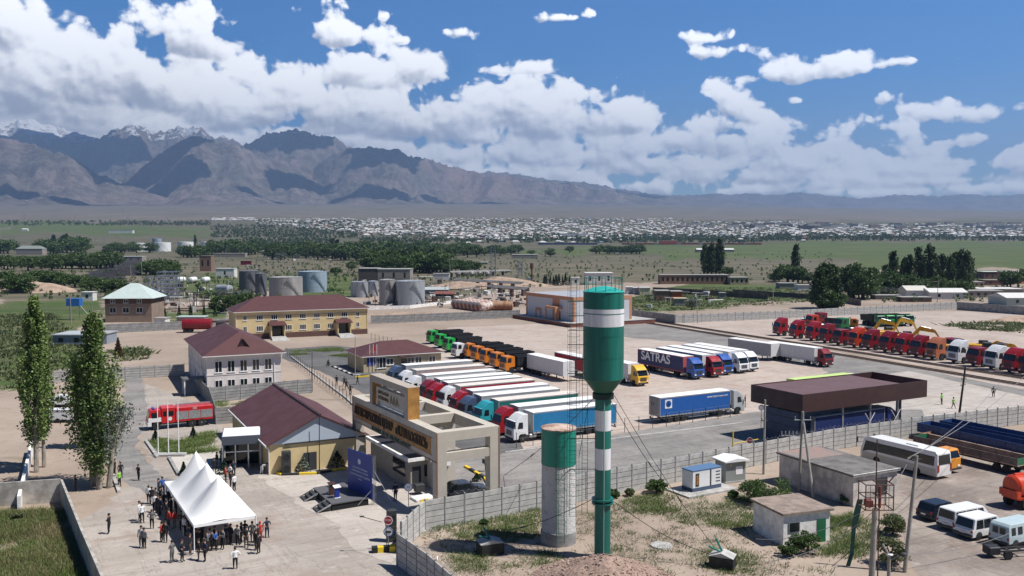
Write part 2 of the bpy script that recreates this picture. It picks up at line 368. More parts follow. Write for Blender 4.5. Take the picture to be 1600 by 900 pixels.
for k, (px, py, D, rx, ry) in enumerate([(600,246,14000,600,600),(475,272,12900,560,420),(590,298,12300,560,300),(730,311,12800,700,330),(428,316,11700,600,150),
        (255,250,12600,420,480),(275,293,12000,330,330),(130,255,15800,900,900),(440,235,15300,700,900),(60,316,9900,1300,150),(215,317,9700,900,100),(70,235,16800,900,900),(175,270,11300,520,300),
        (900,300,18500,900,500),(1030,312,19000,1100,500),(1130,322,17000,1200,300),(1200,308,27000,2500,900),(1420,312,27000,2600,900),(840,330,11500,700,60)]):
    q = AT(px, py, D); al = max(3700, .292*D+350)+(k*37 % 5)*40
    s_ = (al-q.z)/sd.z
    o = link('shadow_cloud', cumulus_mesh('shadow_cloud', rx, ry, 170, k), m=MC); o.location = (q.x+sd.x*s_, q.y+sd.y*s_, al); o['kind'] = 'structure'
# unseen cumulus added above the frame to cast cloud shadows on the slopes
# ------------------------------------------------------------ mesh helpers
class MB:
    'collects shapes; .mi is the material slot of what is added next'
    def __init__(s): s.v = []; s.f = []; s.k = []; s.mi = 0; s.M = None
    def add(s, vs, fs):
        b = len(s.v)
        if s.M is not None: vs = [tuple(s.M @ Vector(q)) for q in vs]
        s.v += [tuple(q) for q in vs]; s.f += [tuple(b+i for i in f) for f in fs]; s.k += [s.mi]*len(fs)
        return s
    def box(s, x0, x1, y0, y1, z0, z1, tx=0, ty=0):
        'box; the top may be inset by tx, ty'
        return s.add([(x0, y0, z0), (x1, y0, z0), (x1, y1, z0), (x0, y1, z0), (x0+tx, y0+ty, z1), (x1-tx, y0+ty, z1), (x1-tx, y1-ty, z1), (x0+tx, y1-ty, z1)],
                     [(0, 3, 2, 1), (4, 5, 6, 7), (0, 1, 5, 4), (1, 2, 6, 5), (2, 3, 7, 6), (3, 0, 4, 7)])
    def bx(s, x0, x1, y0, y1, z0, z1, b=.04):
        'box with bevelled edges'
        def ring(z, i): return [(x0+i+b*0, y0+i, z), (x1-i, y0+i, z), (x1-i, y1-i, z), (x0+i, y1-i, z)]
        vs = []
        for z, i in ((z0, b), (z0+b, 0), (z1-b, 0), (z1, b)):
            xs0, xs1, ys0, ys1 = x0+i, x1-i, y0+i, y1-i; c = b
            vs += [(xs0+c, ys0, z), (xs1-c, ys0, z), (xs1, ys0+c, z), (xs1, ys1-c, z), (xs1-c, ys1, z), (xs0+c, ys1, z), (xs0, ys1-c, z), (xs0, ys0+c, z)]
        fs = [tuple(range(7, -1, -1)), tuple(range(24, 32))]
        for r in range(3):
            for i in range(8): fs.append((r*8+i, r*8+(i+1) % 8, r*8+8+(i+1) % 8, r*8+8+i))
        return s.add(vs, fs)
    def prism(s, prof, w0, w1, ax='y', inset=0):
        'profile of (a, z) extruded along y (a is x) or x (a is y)'
        k = len(prof)
        f = (lambda a, z, w: (a, w, z)) if ax == 'y' else (lambda a, z, w: (w, a, z))
        vs = [f(a, z, w0) for a, z in prof]+[f(a, z, w1) for a, z in prof]
        fs = [tuple(range(k)), tuple(range(2*k-1, k-1, -1))]+[(i, i+k, (i+1) % k+k, (i+1) % k) for i in range(k)]
        if ax != 'y': fs = [tuple(reversed(q)) for q in fs]
        return s.add(vs, fs)
    def tube(s, p, q, r, r2=None, n=8, cap=True):
        p, q = Vector(p), Vector(q); r2 = r if r2 is None else r2
        d = (q-p).normalized(); a = d.orthogonal().normalized(); b = d.cross(a)
        vs = [p+(a*math.cos(t)+b*math.sin(t))*r for t in (2*math.pi*i/n for i in range(n))]+[q+(a*math.cos(t)+b*math.sin(t))*r2 for t in (2*math.pi*i/n for i in range(n))]
        fs = [(i, (i+1) % n, n+(i+1) % n, n+i) for i in range(n)]
        if cap: fs += [tuple(range(n-1, -1, -1)), tuple(range(n, 2*n))]
        return s.add(vs, fs)
    def lathe(s, prof, n=32, c=(0, 0, 0)):
        vs = [(c[0]+r*math.cos(2*math.pi*i/n), c[1]+r*math.sin(2*math.pi*i/n), c[2]+z) for r, z in prof for i in range(n)]
        fs = [(j*n+i, j*n+(i+1) % n, (j+1)*n+(i+1) % n, (j+1)*n+i) for j in range(len(prof)-1) for i in range(n)]
        if len(prof) == 4 and prof[0][0] == prof[3][0] and prof[1][0] == prof[2][0] != prof[0][0] and prof[1][0] > .005 and prof[0][0] > .005: return s.add(vs, fs+[(3*n+i, 3*n+(i+1) % n, (i+1) % n, i) for i in range(n)])
        if prof[0][0] > 0: fs.append(tuple(range(n-1, -1, -1)))
        if prof[-1][0] > 0: fs.append(tuple((len(prof)-1)*n+i for i in range(n)))
        return s.add(vs, fs)
    def sph(s, c, rx, ry, rz, n=8, m=5):
        vs = [(c[0], c[1], c[2]-rz)]
        for j in range(1, m):
            t = -math.pi/2+math.pi*j/m
            vs += [(c[0]+rx*math.cos(t)*math.cos(2*math.pi*i/n), c[1]+ry*math.cos(t)*math.sin(2*math.pi*i/n), c[2]+rz*math.sin(t)) for i in range(n)]
        vs.append((c[0], c[1], c[2]+rz)); L = len(vs)-1
        fs = [(0, 1+(i+1) % n, 1+i) for i in range(n)]+[(L, L-n+i, L-n+(i+1) % n) for i in range(n)]
        fs += [(1+j*n+i, 1+j*n+(i+1) % n, 1+(j+1)*n+(i+1) % n, 1+(j+1)*n+i) for j in range(m-2) for i in range(n)]
        return s.add(vs, fs)
    def quad(s, *p): return s.add(p, [tuple(range(len(p)))])
    def sheet(s, pts, z): return s.add([(p[0], p[1], z) for p in pts], [tuple(range(len(pts)))])
    def mesh(s, name, mats, smooth=False, recalc=False):
        me = bpy.data.meshes.new(name); me.from_pydata(s.v, [], s.f)
        for m in (mats if isinstance(mats, (list, tuple)) else [mats]): me.materials.append(m)
        me.polygons.foreach_set('material_index', s.k)
        if smooth: me.polygons.foreach_set('use_smooth', [True]*len(s.f)); me.set_sharp_from_angle(angle=R(38))
        me.update(); return me
    def build(s, name, mats, parent=None, smooth=False, label=None):
        if not s.v: return None
        o = bpy.data.objects.new(name, s.mesh(name, mats, smooth)); C.objects.link(o)
        if parent: o.parent = parent
        if label: o['label'] = label
        return o
def thing(name, label, cat, loc=(0, 0, 0), rz=0.0, group=None):
    o = bpy.data.objects.new(name, None); C.objects.link(o); o.empty_display_size = .5
    o.location = loc; o.rotation_euler = (0, 0, rz); o['label'] = label; o['category'] = cat
    if group: o['group'] = group
    return o
def tag(o, label, cat, group=None):
    o['label'] = label; o['category'] = cat
    if group: o['group'] = group
    return o
def struct(o): o['kind'] = 'structure'; return o
def stuff(o): o['kind'] = 'stuff'; return o
def copy_tree(o, parent=None):
    c = o.copy(); C.objects.link(c)
    if parent: c.parent = parent
    for ch in list(KIDS.get(o.name, [])) or [q for q in o.children]: copy_tree(ch, c)
    return c
KIDS = {}
def dup(o, loc, rz, label=None, group=None, sc=None):
    c = copy_tree(o); c.location = loc; c.rotation_euler = (0, 0, rz)
    if label: c['label'] = label
    if group: c['group'] = group
    if sc: c.scale = sc if isinstance(sc, tuple) else (sc,)*3
    return c
UA = R(29)                                   # the compound's own axes are turned 29 degrees
U = Vector((math.cos(UA), math.sin(UA), 0)); V = Vector((-math.sin(UA), math.cos(UA), 0))
def text_mesh(name, txt, size, depth, m, parent, loc, rot, align='CENTER', sx=1.0, bold=0.0):
    cu = bpy.data.curves.new(name, 'FONT'); cu.body = txt; cu.size = size; cu.extrude = depth; cu.offset = bold; cu.align_x = align; cu.align_y = 'CENTER'
    to = bpy.data.objects.new(name, cu); C.objects.link(to); bpy.context.view_layer.update()
    me = bpy.data.meshes.new_from_object(to.evaluated_get(bpy.context.evaluated_depsgraph_get()))
    bpy.data.objects.remove(to); me.name = name; me.materials.clear(); me.materials.append(m)
    o = bpy.data.objects.new(name, me); C.objects.link(o); o.parent = parent; o.location = loc; o.rotation_euler = rot; o.scale = (sx, 1, 1)
    return o

# ------------------------------------------------------------ shared materials
CONC = mat('concrete', (.40, .39, .375), .9, var=.22, vscale=1.1, bump=.3)
CONC2 = mat('concrete_grey', (.30, .30, .295), .9, var=.25, vscale=.9, bump=.3)
WHITEW = mat('whitewash', (.82, .80, .77), .85, var=.18, vscale=1.3, bump=.3)
BLACK = mat('black_rubber', (.018, .018, .018), .8)
DARK = mat('dark_metal', (.04, .042, .045), .6)
GLASS = mat('dark_glass', (.012, .016, .02), .08, spec=.6)
STEEL = mat('galvanised', (.42, .43, .44), .45, .6, var=.2, vscale=3)
RIM = mat('wheel_rim', (.5, .5, .5), .4, .7)
ASPH = mat('asphalt', (.105, .103, .102), .9, var=.3, vscale=.22, bump=.2, detail=8)
TARP = mat('white_tarp', (.80, .80, .79), .6, var=.14, vscale=.7, streak=(.4, 2, 1))
PLASW = mat('white_frame', (.8, .8, .8), .4)
ROOFB = mat('brown_roof', (.092, .036, .036), .6, var=.10, vscale=.5)
def paint(name, c, var=.06): return mat('paint_'+name, c, .32, var=var, vscale=1.2, spec=.5)
# ------------------------------------------------------------ vehicles: local +x is forward, origin on the ground at the front bumper centre
def wheel_mesh(r, w, key={}):
    k = (r, w)
    if k not in key:
        b = MB(); b.M = Matrix.Rotation(math.pi/2, 4, 'X')
        b.lathe([(r*.58, -w/2), (r*.95, -w/2), (r, -w/2+.05), (r, w/2-.05), (r*.95, w/2), (r*.58, w/2)], 18)
        b.mi = 1; b.lathe([(r*.2, -w/2+.0), (r*.56, -w/2+.06), (r*.58, w/2-.08), (r*.2, w/2-.02)], 14)
        key[k] = b.mesh('wheel', [BLACK, RIM], True)
    return key[k]
def wheel(par, x, y, r=.5, w=.32):
    o = bpy.data.objects.new('wheel', wheel_mesh(r, w)); C.objects.link(o); o.parent = par; o.location = (x, y, r); return o
def shape_cab(prof, hw, zt, top=.93):
    'cab body: side profile extruded to half width hw, narrowing above zt'
    b = MB(); vs = []; k = len(prof)
    for s in (-1, 1):
        for x, z in prof: vs.append((x, s*hw*(1 if z <= zt else 1-(1-top)*(z-zt)/1.4), z))
    c = [(x, 0, z) for x, z in prof]
    b.add(vs, [tuple(range(k)), tuple(range(2*k-1, k-1, -1))]+[(i, i+k, (i+1) % k+k, (i+1) % k) for i in range(k)])
    return b
def bevel_obj(o, w=.05, seg=2):
    md = o.modifiers.new('bevel', 'BEVEL'); md.width = w; md.segments = seg; md.limit_method = 'ANGLE'; md.angle_limit = R(28)
def tractor(par, col, high=True, style=0, full=True):
    L = 2.25
    roof = 3.72 if high else 3.05
    pr = [(-.02, .45), (0, 1.75), (-.1, 1.95), (-.42, 2.82), (-.55, 3.0)]
    pr += [(-.95, 3.35), (-1.5, roof), (-L, roof+.02)] if high else [(-.75, roof), (-L, roof)]
    pr += [(-L, .95), (-1.95, .95), (-1.85, 1.12), (-1.1, 1.12), (-.85, .95), (-.75, .45)]
    cab = shape_cab(pr, 1.24, 1.8).build('cab', col, par)
    bevel_obj(cab, .07)
    g = MB(); g.add([(.0-.085, -1.06, 1.97), (-.085, 1.06, 1.97), (-.40, 1.0, 2.8), (-.40, -1.0, 2.8), (-.105, -1.06, 1.96), (-.15, 1.06, 1.9), (-.5, 1.0, 2.8), (-.5, -1, 2.8)],
                    [(0, 1, 2, 3), (0, 4, 5, 1), (1, 5, 6, 2), (2, 6, 7, 3), (3, 7, 4, 0)])
    w = g.build('windshield', GLASS, par); w.location = (.035, 0, 0)
    for s in (-1, 1):
        g = MB(); y = s*1.252; g.add([(-.62, y, 1.9), (-1.45, y, 1.9), (-1.45, s*1.2, 2.7), (-.85, s*1.2, 2.7), (-.62, s*1.2, 1.9), (-1.45, s*1.2, 1.9)], [(0, 1, 2, 3), (0, 4, 5, 1)])
        g.build('side_window', GLASS, par)
        g = MB(); g.box(-.12, -.02, s*1.28-.02, s*1.28+.16*s if s > 0 else s*1.28+.02, 1.85, 2.6) if False else g.bx(-.2, -.08, min(s*1.3, s*1.52), max(s*1.3, s*1.52), 1.95, 2.62, .03); g.tube((-.15, s*1.2, 2.55), (-.15, s*1.4, 2.55), .025, n=5)
        g.build('mirror', DARK, par)
        g = MB(); g.bx(-.1, .035, min(s*.72, s*1.12), max(s*.72, s*1.12), .78, 1.0, .03); g.build('headlight', PLASW, par)
    g = MB()
    for k in range(4): g.box(-.06, .02, -.72, .72, 1.0+k*.17, 1.12+k*.17)
    g.box(-.05, .03, -1.1, 1.1, .45, .7); g.build('grille', DARK, par)
    g = MB(); g.bx(-.45, -.12, -1.12, 1.12, 2.86, 2.95, .03); g.build('sun_visor', DARK if style else col, par)
    c = MB(); c.box(-6.0, -.9, -.42, -.34, .75, 1.0); c.box(-6.0, -.9, .34, .42, .75, 1.0)
    for x in (-2.4, -3.3, -4.6, -5.9): c.box(x-.05, x+.05, -.34, .34, .78, .96)
    c.box(-5.3, -4.2, -.6, .6, 1.0, 1.15, .1, .1); c.build('chassis', DARK, par)
    for s in (-1, 1):
        t = MB(); t.bx(-3.6, -2.45, min(s*.62, s*1.2), max(s*.62, s*1.2), .5, 1.02, .1); t.build('fuel_tank', STEEL, par)
        m_ = MB()
        for k in range(7):
            a0, a1 = math.pi*k/7, math.pi*(k+1)/7; y0, y1 = sorted((s*.72, s*1.22))
            m_.quad((-4.9+.58*math.cos(a0), y0, .5+.6*math.sin(a0)), (-4.9+.58*math.cos(a0), y1, .5+.6*math.sin(a0)), (-4.9+.58*math.cos(a1), y1, .5+.6*math.sin(a1)), (-4.9+.58*math.cos(a1), y0, .5+.6*math.sin(a1)))
        m_.build('mudguard', DARK, par)
        wheel(par, -1.45, s*1.05, .5, .32); wheel(par, -4.9, s*.95, .5, .58)
def semi(label, col, side, loc, rz, group, roof=TARP, front=None, high=True, ztop=3.85, name='semi_truck', style=0):
    r = thing(name, label, 'truck', loc, rz, group)
    tractor(r, col, high, style)
    trailer(r, side, roof, front or side, -2.95, -16.5, ztop)
    return r
def trailer(r, side, roof, front, x1, x0, zt=3.85, doors=None):
    b = MB(); b.mi = 0; b.box(x0+.06, x1-.06, -1.27, 1.27, 1.2, zt-.04)
    b.mi = 1
    for x in (x0, x1-.1): b.box(x, x+.1, -1.285, 1.285, 1.05, zt-.01)
    for s in (-1, 1): y = s*1.285; b.box(x0, x1, min(y, y-s*.05), max(y, y-s*.05), zt-.16, zt-.02); b.box(x0+.1, x1-.1, min(y, y-s*.05), max(y, y-s*.05), 1.02, 1.2)
    b.mi = 2
    k = int((x1-x0)/.6)
    for i in range(k):
        for s in (-1, 1): x = x0+.4+i*.6; y = s*1.3; b.box(x, x+.04, min(y, y-s*.03), max(y, y-s*.03), 1.0, 1.34)
    body = b.build('trailer_body', [side, front, DARK], r)
    b = MB(); b.add([(x0, -1.28, zt), (x0, 1.28, zt), (x1, 1.28, zt), (x1, -1.28, zt), (x0, 0, zt+.05), (x1, 0, zt+.05)], [(0, 4, 5, 3), (4, 1, 2, 5), (0, 3, 2, 1), (0, 1, 4), (3, 5, 2)]); b.build('trailer_roof', roof, r)
    b = MB(); b.box(x0-.03, x0+.0, -1.2, -.02, 1.2, zt-.2); b.box(x0-.03, x0, .02, 1.2, 1.2, zt-.2)
    for y in (-.7, -.35, .35, .7): b.tube((x0-.06, y, 1.15), (x0-.06, y, zt-.2), .025, n=5)
    b.build('rear_door', doors or front, r)
    b = MB(); b.box(x0+.1, x1-.6, -.55, -.45, .95, 1.05); b.box(x0+.1, x1-.6, .45, .55, .95, 1.05); b.box(x0-.02, x0+.1, -1.2, 1.2, .5, .64)
    b.box(x0, x0+.1, -.9, -.8, .5, 1.05); b.box(x0, x0+.1, .8, .9, .5, 1.05)
    for x in (x0+4.6, x0+3.3, x0+2.0): b.tube((x, -.9, .5), (x, .9, .5), .07, n=6)
    b.build('trailer_frame', DARK, r)
    for s in (-1, 1):
        b = MB(); b.box(x1-3.2, x1-3.05, min(s*.7, s*.85), max(s*.7, s*.85), .25, 1.1); b.build('landing_leg', DARK, r)
        b = MB(); y0, y1 = sorted((s*1.1, s*1.18)); b.box(x0+5.4, x1-4.2, y0, y1, .5, .56); b.box(x0+5.4, x1-4.2, y0, y1, .78, .84); b.build('side_guard', STEEL, r)
        b = MB(); b.box(x0-.04, x0-.01, min(s*.85, s*1.15), max(s*.85, s*1.15), .72, .86); b.build('tail_light', mat('tail_red', (.35, .02, .02), .3), r)
        for x in (x0+4.6, x0+3.3, x0+2.0): wheel(r, x, s*1.03, .5, .38)
def dumper(label, col, bed, loc, rz, group):
    r = thing('dump_truck', label, 'dump truck', loc, rz, group); r.scale = (1.12, 1.1, 1.12)
    pr = [(-.02, .6), (0, 1.9), (-.08, 2.1), (-.3, 2.95), (-.5, 3.1), (-2.0, 3.1), (-2.0, 1.2), (-.9, 1.1), (-.75, .6)]
    cb = shape_cab(pr, 1.22, 2.0, .95).build('cab', col, r); bevel_obj(cb, .07)
    g = MB(); g.quad((-.04, -1.08, 2.1), (-.04, 1.08, 2.1), (-.26, 1.02, 2.88), (-.26, -1.02, 2.88)); w = g.build('windshield', GLASS, r)
    for s in (-1, 1):
        g = MB(); y = s*1.245; g.quad((-.45, y, 2.05), (-1.25, y, 2.05), (-1.25, s*1.2, 2.8), (-.6, s*1.2, 2.8)); g.build('side_window', GLASS, r)
        g = MB(); g.bx(-.14, -.02, min(s*1.3, s*1.5), max(s*1.3, s*1.5), 2.0, 2.6, .03); g.build('mirror', DARK, r)
        g = MB(); g.bx(-.1, .04, min(s*.7, s*1.1), max(s*.7, s*1.1), .82, 1.02, .03); g.build('headlight', PLASW, r)
    g = MB()
    for k in range(3): g.box(-.05, .02, -.8, .8, 1.15+k*.22, 1.28+k*.22)
    g.box(-.05, .05, -1.15, 1.15, .55, .78); g.build('grille', DARK, r)
    c = MB(); c.box(-8.2, -.8, -.45, -.35, .85, 1.15); c.box(-8.2, -.8, .35, .45, .85, 1.15); c.box(-3.2, -2.3, -1.15, 1.15, .6, 1.1); c.build('chassis', DARK, r)
    b = MB(); x0, x1, z0, z1 = -8.4, -2.35, 1.3, 2.95
    b.prism([(x0+.35, z0), (x1, z0), (x1, z1+.15), (x1+.5, z1+.3), (x1+.5, z1+.38), (x1-.1, z1+.2), (x1-.1, z0+.1), (x0+.4, z0+.1)], -1.23, 1.23)
    for s in (-1, 1):
        y0, y1 = sorted((s*1.23, s*1.15)); b.prism([(x0+.3, z0), (x1, z0), (x1, z1), (x0, z1)], y0, y1)
        for k in range(9): x = x0+.5+k*.66; y0, y1 = sorted((s*1.23, s*1.31)); b.box(x, x+.09, y0, y1, z0, z1)
        y0, y1 = sorted((s*1.23, s*1.32)); b.box(x0, x1, y0, y1, z1-.1, z1)
    b.prism([(x0+.3, z0), (x0+.37, z0), (x0+.07, z1), (x0, z1)], -1.15, 1.15)
    b.build('dump_body', bed, r)
    for s in (-1, 1):
        wheel(r, -1.35, s*1.02, .54, .34); wheel(r, -5.4, s*.95, .54, .6); wheel(r, -6.8, s*.95, .54, .6)
    return r
def flat_tractor(label, col, loc, rz, group, high=True):
    r = thing('tractor_unit', label, 'truck', loc, rz, group); r.scale = (1.3, 1.34, 1.34); tractor(r, col, high); return r
def loc_for(px, py, z, lx, ly, rz):
    'ground origin such that local point (lx, ly, z) is seen at px, py'
    q = G(px, py, z); c, s = math.cos(rz), math.sin(rz)
    return (q.x-(lx*c-ly*s), q.y-(lx*s+ly*c), 0)
def car(label, col, loc, rz, L=4.6, H=1.75, W_=1.85, kind='suv', cat='car', name='parked_car', roofc=None, group=None):
    'origin: rear bumper centre on the ground; +x forward'
    r = thing(name, label, cat, loc, rz, group); z0 = .32; h = W_/2
    if kind == 'suv': pr = [(0, z0), (0, .95), (.12, 1.02), (.42, H-.06), (.6, H), (L*.56, H), (L*.6, H-.04), (L*.75, 1.08), (L*.97, .95), (L, .8), (L, z0)]
    elif kind == 'van': pr = [(0, z0), (0, 1.0), (.06, 1.1), (.2, H-.08), (.4, H), (L*.72, H), (L*.78, H-.05), (L*.92, 1.12), (L*.99, .92), (L, .7), (L, z0)]
    elif kind == 'bread': pr = [(0, .45), (-.02, 1.1), (.05, H-.25), (.3, H), (L*.86, H), (L*.93, H-.15), (L*.97, 1.2), (L, 1.0), (L, .45)]
    elif kind == 'pickup': pr = [(0, .5), (0, 1.1), (L*.3, 1.1), (L*.3, 1.12), (L*.36, H), (L*.6, H), (L*.72, 1.15), (L*.97, 1.05), (L, .9), (L, .5)]
    else: pr = [(0, z0), (0, .85), (.3, .95), (.95, H-.04), (1.3, H), (L*.5, H), (L*.56, H-.05), (L*.72, .95), (L*.96, .8), (L, .62), (L, z0)]
    b = shape_cab(pr, h, .95, .86); body = b.build('body', [col], r); bevel_obj(body, .06)
    def sidex(t, zz):                       # x range of the glasshouse
        return t
    zb, zt = 1.06, H-.16
    if kind == 'sedan': zb, zt = .95, H-.12
    if kind == 'bread': zb, zt = 1.2, H-.3
    hb = h*(1-.14*(zb-.95)/1.4)+.012; ht = h*(1-.14*(zt-.95)/1.4)+.012
    spans = {'suv': [(.45, 1.45), (1.55, L*.44), (L*.45, L*.62)], 'van': [(.3, 1.6), (1.7, 3.1), (3.2, L*.8)], 'bread': [(.35, .9), (1.2, 1.8), (2.1, 2.7), (3.0, 3.6)],
             'sedan': [(1.0, 1.9), (1.95, L*.6)], 'pickup': [(L*.37, L*.47), (L*.48, L*.64)]}[kind]
    for s in (-1, 1):
        for i, (a, c) in enumerate(spans):
            sl = .28 if i == len(spans)-1 and kind != 'bread' else 0; sa = .18 if i == 0 and kind in ('suv', 'sedan') else 0
            g = MB(); g.quad((a, s*hb, zb), (c, s*hb, zb), (c-sl, s*ht, zt), (a+sa, s*ht, zt)); g.build('side_window', GLASS, r)
        g = MB(); g.bx(L*.7 if kind != 'bread' else L*.9, (L*.7 if kind != 'bread' else L*.9)+.12, min(s*h, s*(h+.2)), max(s*h, s*(h+.2)), 1.0, 1.2, .02); g.build('mirror', col, r)
        g = MB(); g.box(-.02, .04, min(s*(h-.22), s*(h-.03)), max(s*(h-.22), s*(h-.03)), .78, 1.0); g.build('tail_light', mat('tail_red', (.35, .02, .02), .3), r)
        g = MB(); g.box(L-.05, L+.02, min(s*(h-.4), s*(h-.08)), max(s*(h-.4), s*(h-.08)), .62, .8); g.build('headlight', PLASW, r)
        for x in (.85, L-.9): wheel(r, x, s*(h-.13), .36 if kind != 'sedan' else .33, .24)
        g = MB()
        for x in (.85, L-.9):
            pts = [(x+.44*math.cos(math.pi*k/10), s*(h+.006), .36+.44*math.sin(math.pi*k/10)) for k in range(11)]; g.quad(*pts)
        g.build('wheel_arch', DARK, r)
    g = MB()
    if kind == 'bread':
        for y in (-.6, .08): g.quad((-.03, y, 1.2), (-.03, y+.52, 1.2), (.0, y+.52, H-.4), (.0, y, H-.4))
    elif kind != 'pickup':
        (xa, za), (xb, zb2) = (pr[2], pr[3]); g.quad((xa+.01*0-.015+(xb-xa)*.1, -h*.84, za+(zb2-za)*.1), (xa-.015+(xb-xa)*.1, h*.84, za+(zb2-za)*.1), (xa-.015+(xb-xa)*.92, h*.76, za+(zb2-za)*.92), (xa-.015+(xb-xa)*.92, -h*.76, za+(zb2-za)*.92))
    g.build('rear_window', GLASS, r)
    i = len(pr)-5 if kind in ('suv', 'van', 'sedan') else (5 if kind == 'bread' else 5)
    (xa, za), (xb, zb2) = pr[i], pr[i+1]
    g = MB(); g.quad((xa+.02, -h*.75, za), (xa+.02, h*.75, za), (xb+.02, h*.84, zb2+.03), (xb+.02, -h*.84, zb2+.03)); g.build('windshield', GLASS, r)
    g = MB(); g.bx(-.1, .05, -h+.04, h-.04, .38, .6, .04); g.build('rear_bumper', DARK if kind != 'sedan' else col, r)
    g = MB(); g.box(-.115, -.1, -.26, .26, .62, .74); g.build('licence_plate', PLASW, r)
    g = MB(); g.box(.2, L-.2, -h+.1, h-.1, .22, .4); g.build('underbody', DARK, r)
    return r
# ------------------------------------------------------------ roads and hard standing
def sheet(name, pts, z, m, sub=True):
    b = MB(); b.sheet([G(x, y) for x, y in pts][::-1], z)
    o = b.build(name, m); struct(o); 
    nz = sum((o.data.polygons[0].normal.z,))
    if nz < 0: o.data.flip_normals()
    return o
def ground_mat(name, c1, c2, c3, edge=None):
    m = bpy.data.materials.new(name); m.use_nodes = True; t = m.node_tree; t.nodes.clear(); n = N(t)
    P = n.n('ShaderNodeNewGeometry').outputs['Position']
    r = n.n('ShaderNodeVectorRotate', {'Vector': P, 'Angle': -UA}, rotation_type='Z_AXIS').outputs[0]
    a = n.noise(P, .09, 7, .62); s_ = n.noise(n.v('MULTIPLY', r, (.05, .9, 1)), 1.0, 6, .6); f = n.noise(P, 2.6, 6, .7); g_ = n.noise(P, .5, 5, .65)
    c = n.mix(n.ss(a, .36, .62), c1, c2); c = n.mix(n.m('MULTIPLY', n.ss(s_, .48, .68), .55), c, c3)
    c = n.mix(n.m('MULTIPLY', n.ss(f, .52, .7), .35), c, tuple(q*.6 for q in c1)); c = n.mix(n.m('MULTIPLY', n.ss(g_, .58, .7), .45), c, tuple(min(1, q*1.35) for q in c2)); c = n.mix(n.m('MULTIPLY', n.ss(n.noise(P, .16, 8, .7), .53, .66), .55), c, (c1[0]*.85, c1[1]*.72, c1[2]*.66))
    for sc_, st_ in ((.22, (.12, 1.3, 1)), (.35, (1, 1, 1)), (.3, (1.1, .14, 1))):
        w_ = n.m('ABSOLUTE', n.m('SUBTRACT', n.noise(n.v('MULTIPLY', r, st_), sc_, 5, .6), .5)); c = n.mix(n.m('MULTIPLY', n.m('SUBTRACT', 1.0, n.ss(w_, .002, .011)), .32), c, tuple(q*.5 for q in c1))
    b = n.n('ShaderNodeBsdfPrincipled', {'Base Color': c, 'Roughness': .93, 'Specular IOR Level': .2})
    bp = n.n('ShaderNodeBump', {'Strength': .5, 'Distance': .05, 'Height': f}); t.links.new(bp.outputs[0], b.inputs['Normal'])
    o = n.n('ShaderNodeOutputMaterial')
    t.links.new(b.outputs[0], o.inputs[0]); return m
GA = ground_mat('worn_asphalt', (.19, .183, .178), (.27, .255, .24), (.33, .305, .28))
GB = ground_mat('street_asphalt', (.105, .105, .107), (.145, .143, .142), (.19, .185, .18))
GY = ground_mat('yard_gravel', (.41, .34, .295), (.475, .405, .355), (.345, .28, .24))
GC = ground_mat('pale_apron', (.40, .36, .325), (.48, .435, .395), (.33, .295, .265))
GR = ground_mat('rough_gravel', (.315, .28, .25), (.39, .35, .315), (.265, .225, .195))
def edged(name, pts, z, m, step=2.2, amp=1.0, seed=1):
    'a sheet with an uneven, natural edge'
    P = [G(x, y) for x, y in pts]; out = []; rr = random.Random(seed)
    for i in range(len(P)):
        a, b = P[i], P[(i+1) % len(P)]; k = max(1, int((b-a).length/step)); nn = (b-a).normalized(); pp = Vector((-nn.y, nn.x, 0))
        for j in range(k): out.append(a+(b-a)*j/k+pp*(rr.uniform(-amp, amp) if j else 0))
    b = MB(); b.sheet(out, z); o = b.build(name, m); struct(o)
    if o.data.polygons[0].normal.z < 0: o.data.flip_normals()
    return o
edged('truck_yard', [(640,560),(700,512),(960,500),(1010,502),(1230,536),(1600,604),(1700,625),(1700,640),(1180,664),(820,705),(775,690),(700,610)], .004, GY, 5, .8)
edged('yard_upper', [(1600,600),(1230,533),(1010,498),(1100,494),(1496,486),(1720,495),(1800,560),(1750,625)], .006, GY, 6, .9, 2)
edged('yard_road', [(900,512),(985,503),(1120,520),(1300,552),(1420,574),(1700,628),(1700,650),(1500,648),(1400,652),(1300,600),(1285,575),(1100,538),(960,525)], .012, GA, 3, .9, 3)
edged('loading_apron', [(1150,668),(1290,596),(1420,580),(1700,640),(1700,660),(1450,664),(1300,700),(1180,716),(1150,700)], .016, GC, 3, .5, 4)
sheet('main_road', [(640,842),(560,800),(700,720),(770,712),(810,703),(1141,650),(1190,642),(1300,640),(1440,640),(1450,662),(1290,702),(1010,764),(756,813),(664,832)], .020, GA)
edged('left_street', [(440,560),(445,545),(520,540),(588,546),(640,560),(720,600),(790,640),(820,705),(760,716),(690,690),(560,610),(500,580)], .010, GB, 2.5, .15, 5)
edged('forecourt', [(395,735),(470,738),(560,720),(640,735),(700,780),(665,830),(625,850),(610,880),(556,862),(535,838),(533,820),(470,790),(445,772),(420,760)], .024, GC, 1.2, .35, 6)
edged('gravel_square', [(150,800),(235,725),(205,640),(230,600),(330,640),(395,735),(560,790),(640,870),(740,1000),(170,1000),(120,860),(118,820)], .008, GR, 1.5, .4, 7)
edged('side_lane', [(196,592),(222,590),(232,640),(212,700),(250,742),(300,760),(262,790),(190,750),(176,700),(190,640)], .012, GA, 1.5, .3, 8)
edged('concrete_terrace', [(262,713),(338,705),(352,742),(300,775),(282,745)], .03, mat('terrace', (.47, .44, .40), .9, var=.08, vscale=.6), 30, .0, 9)
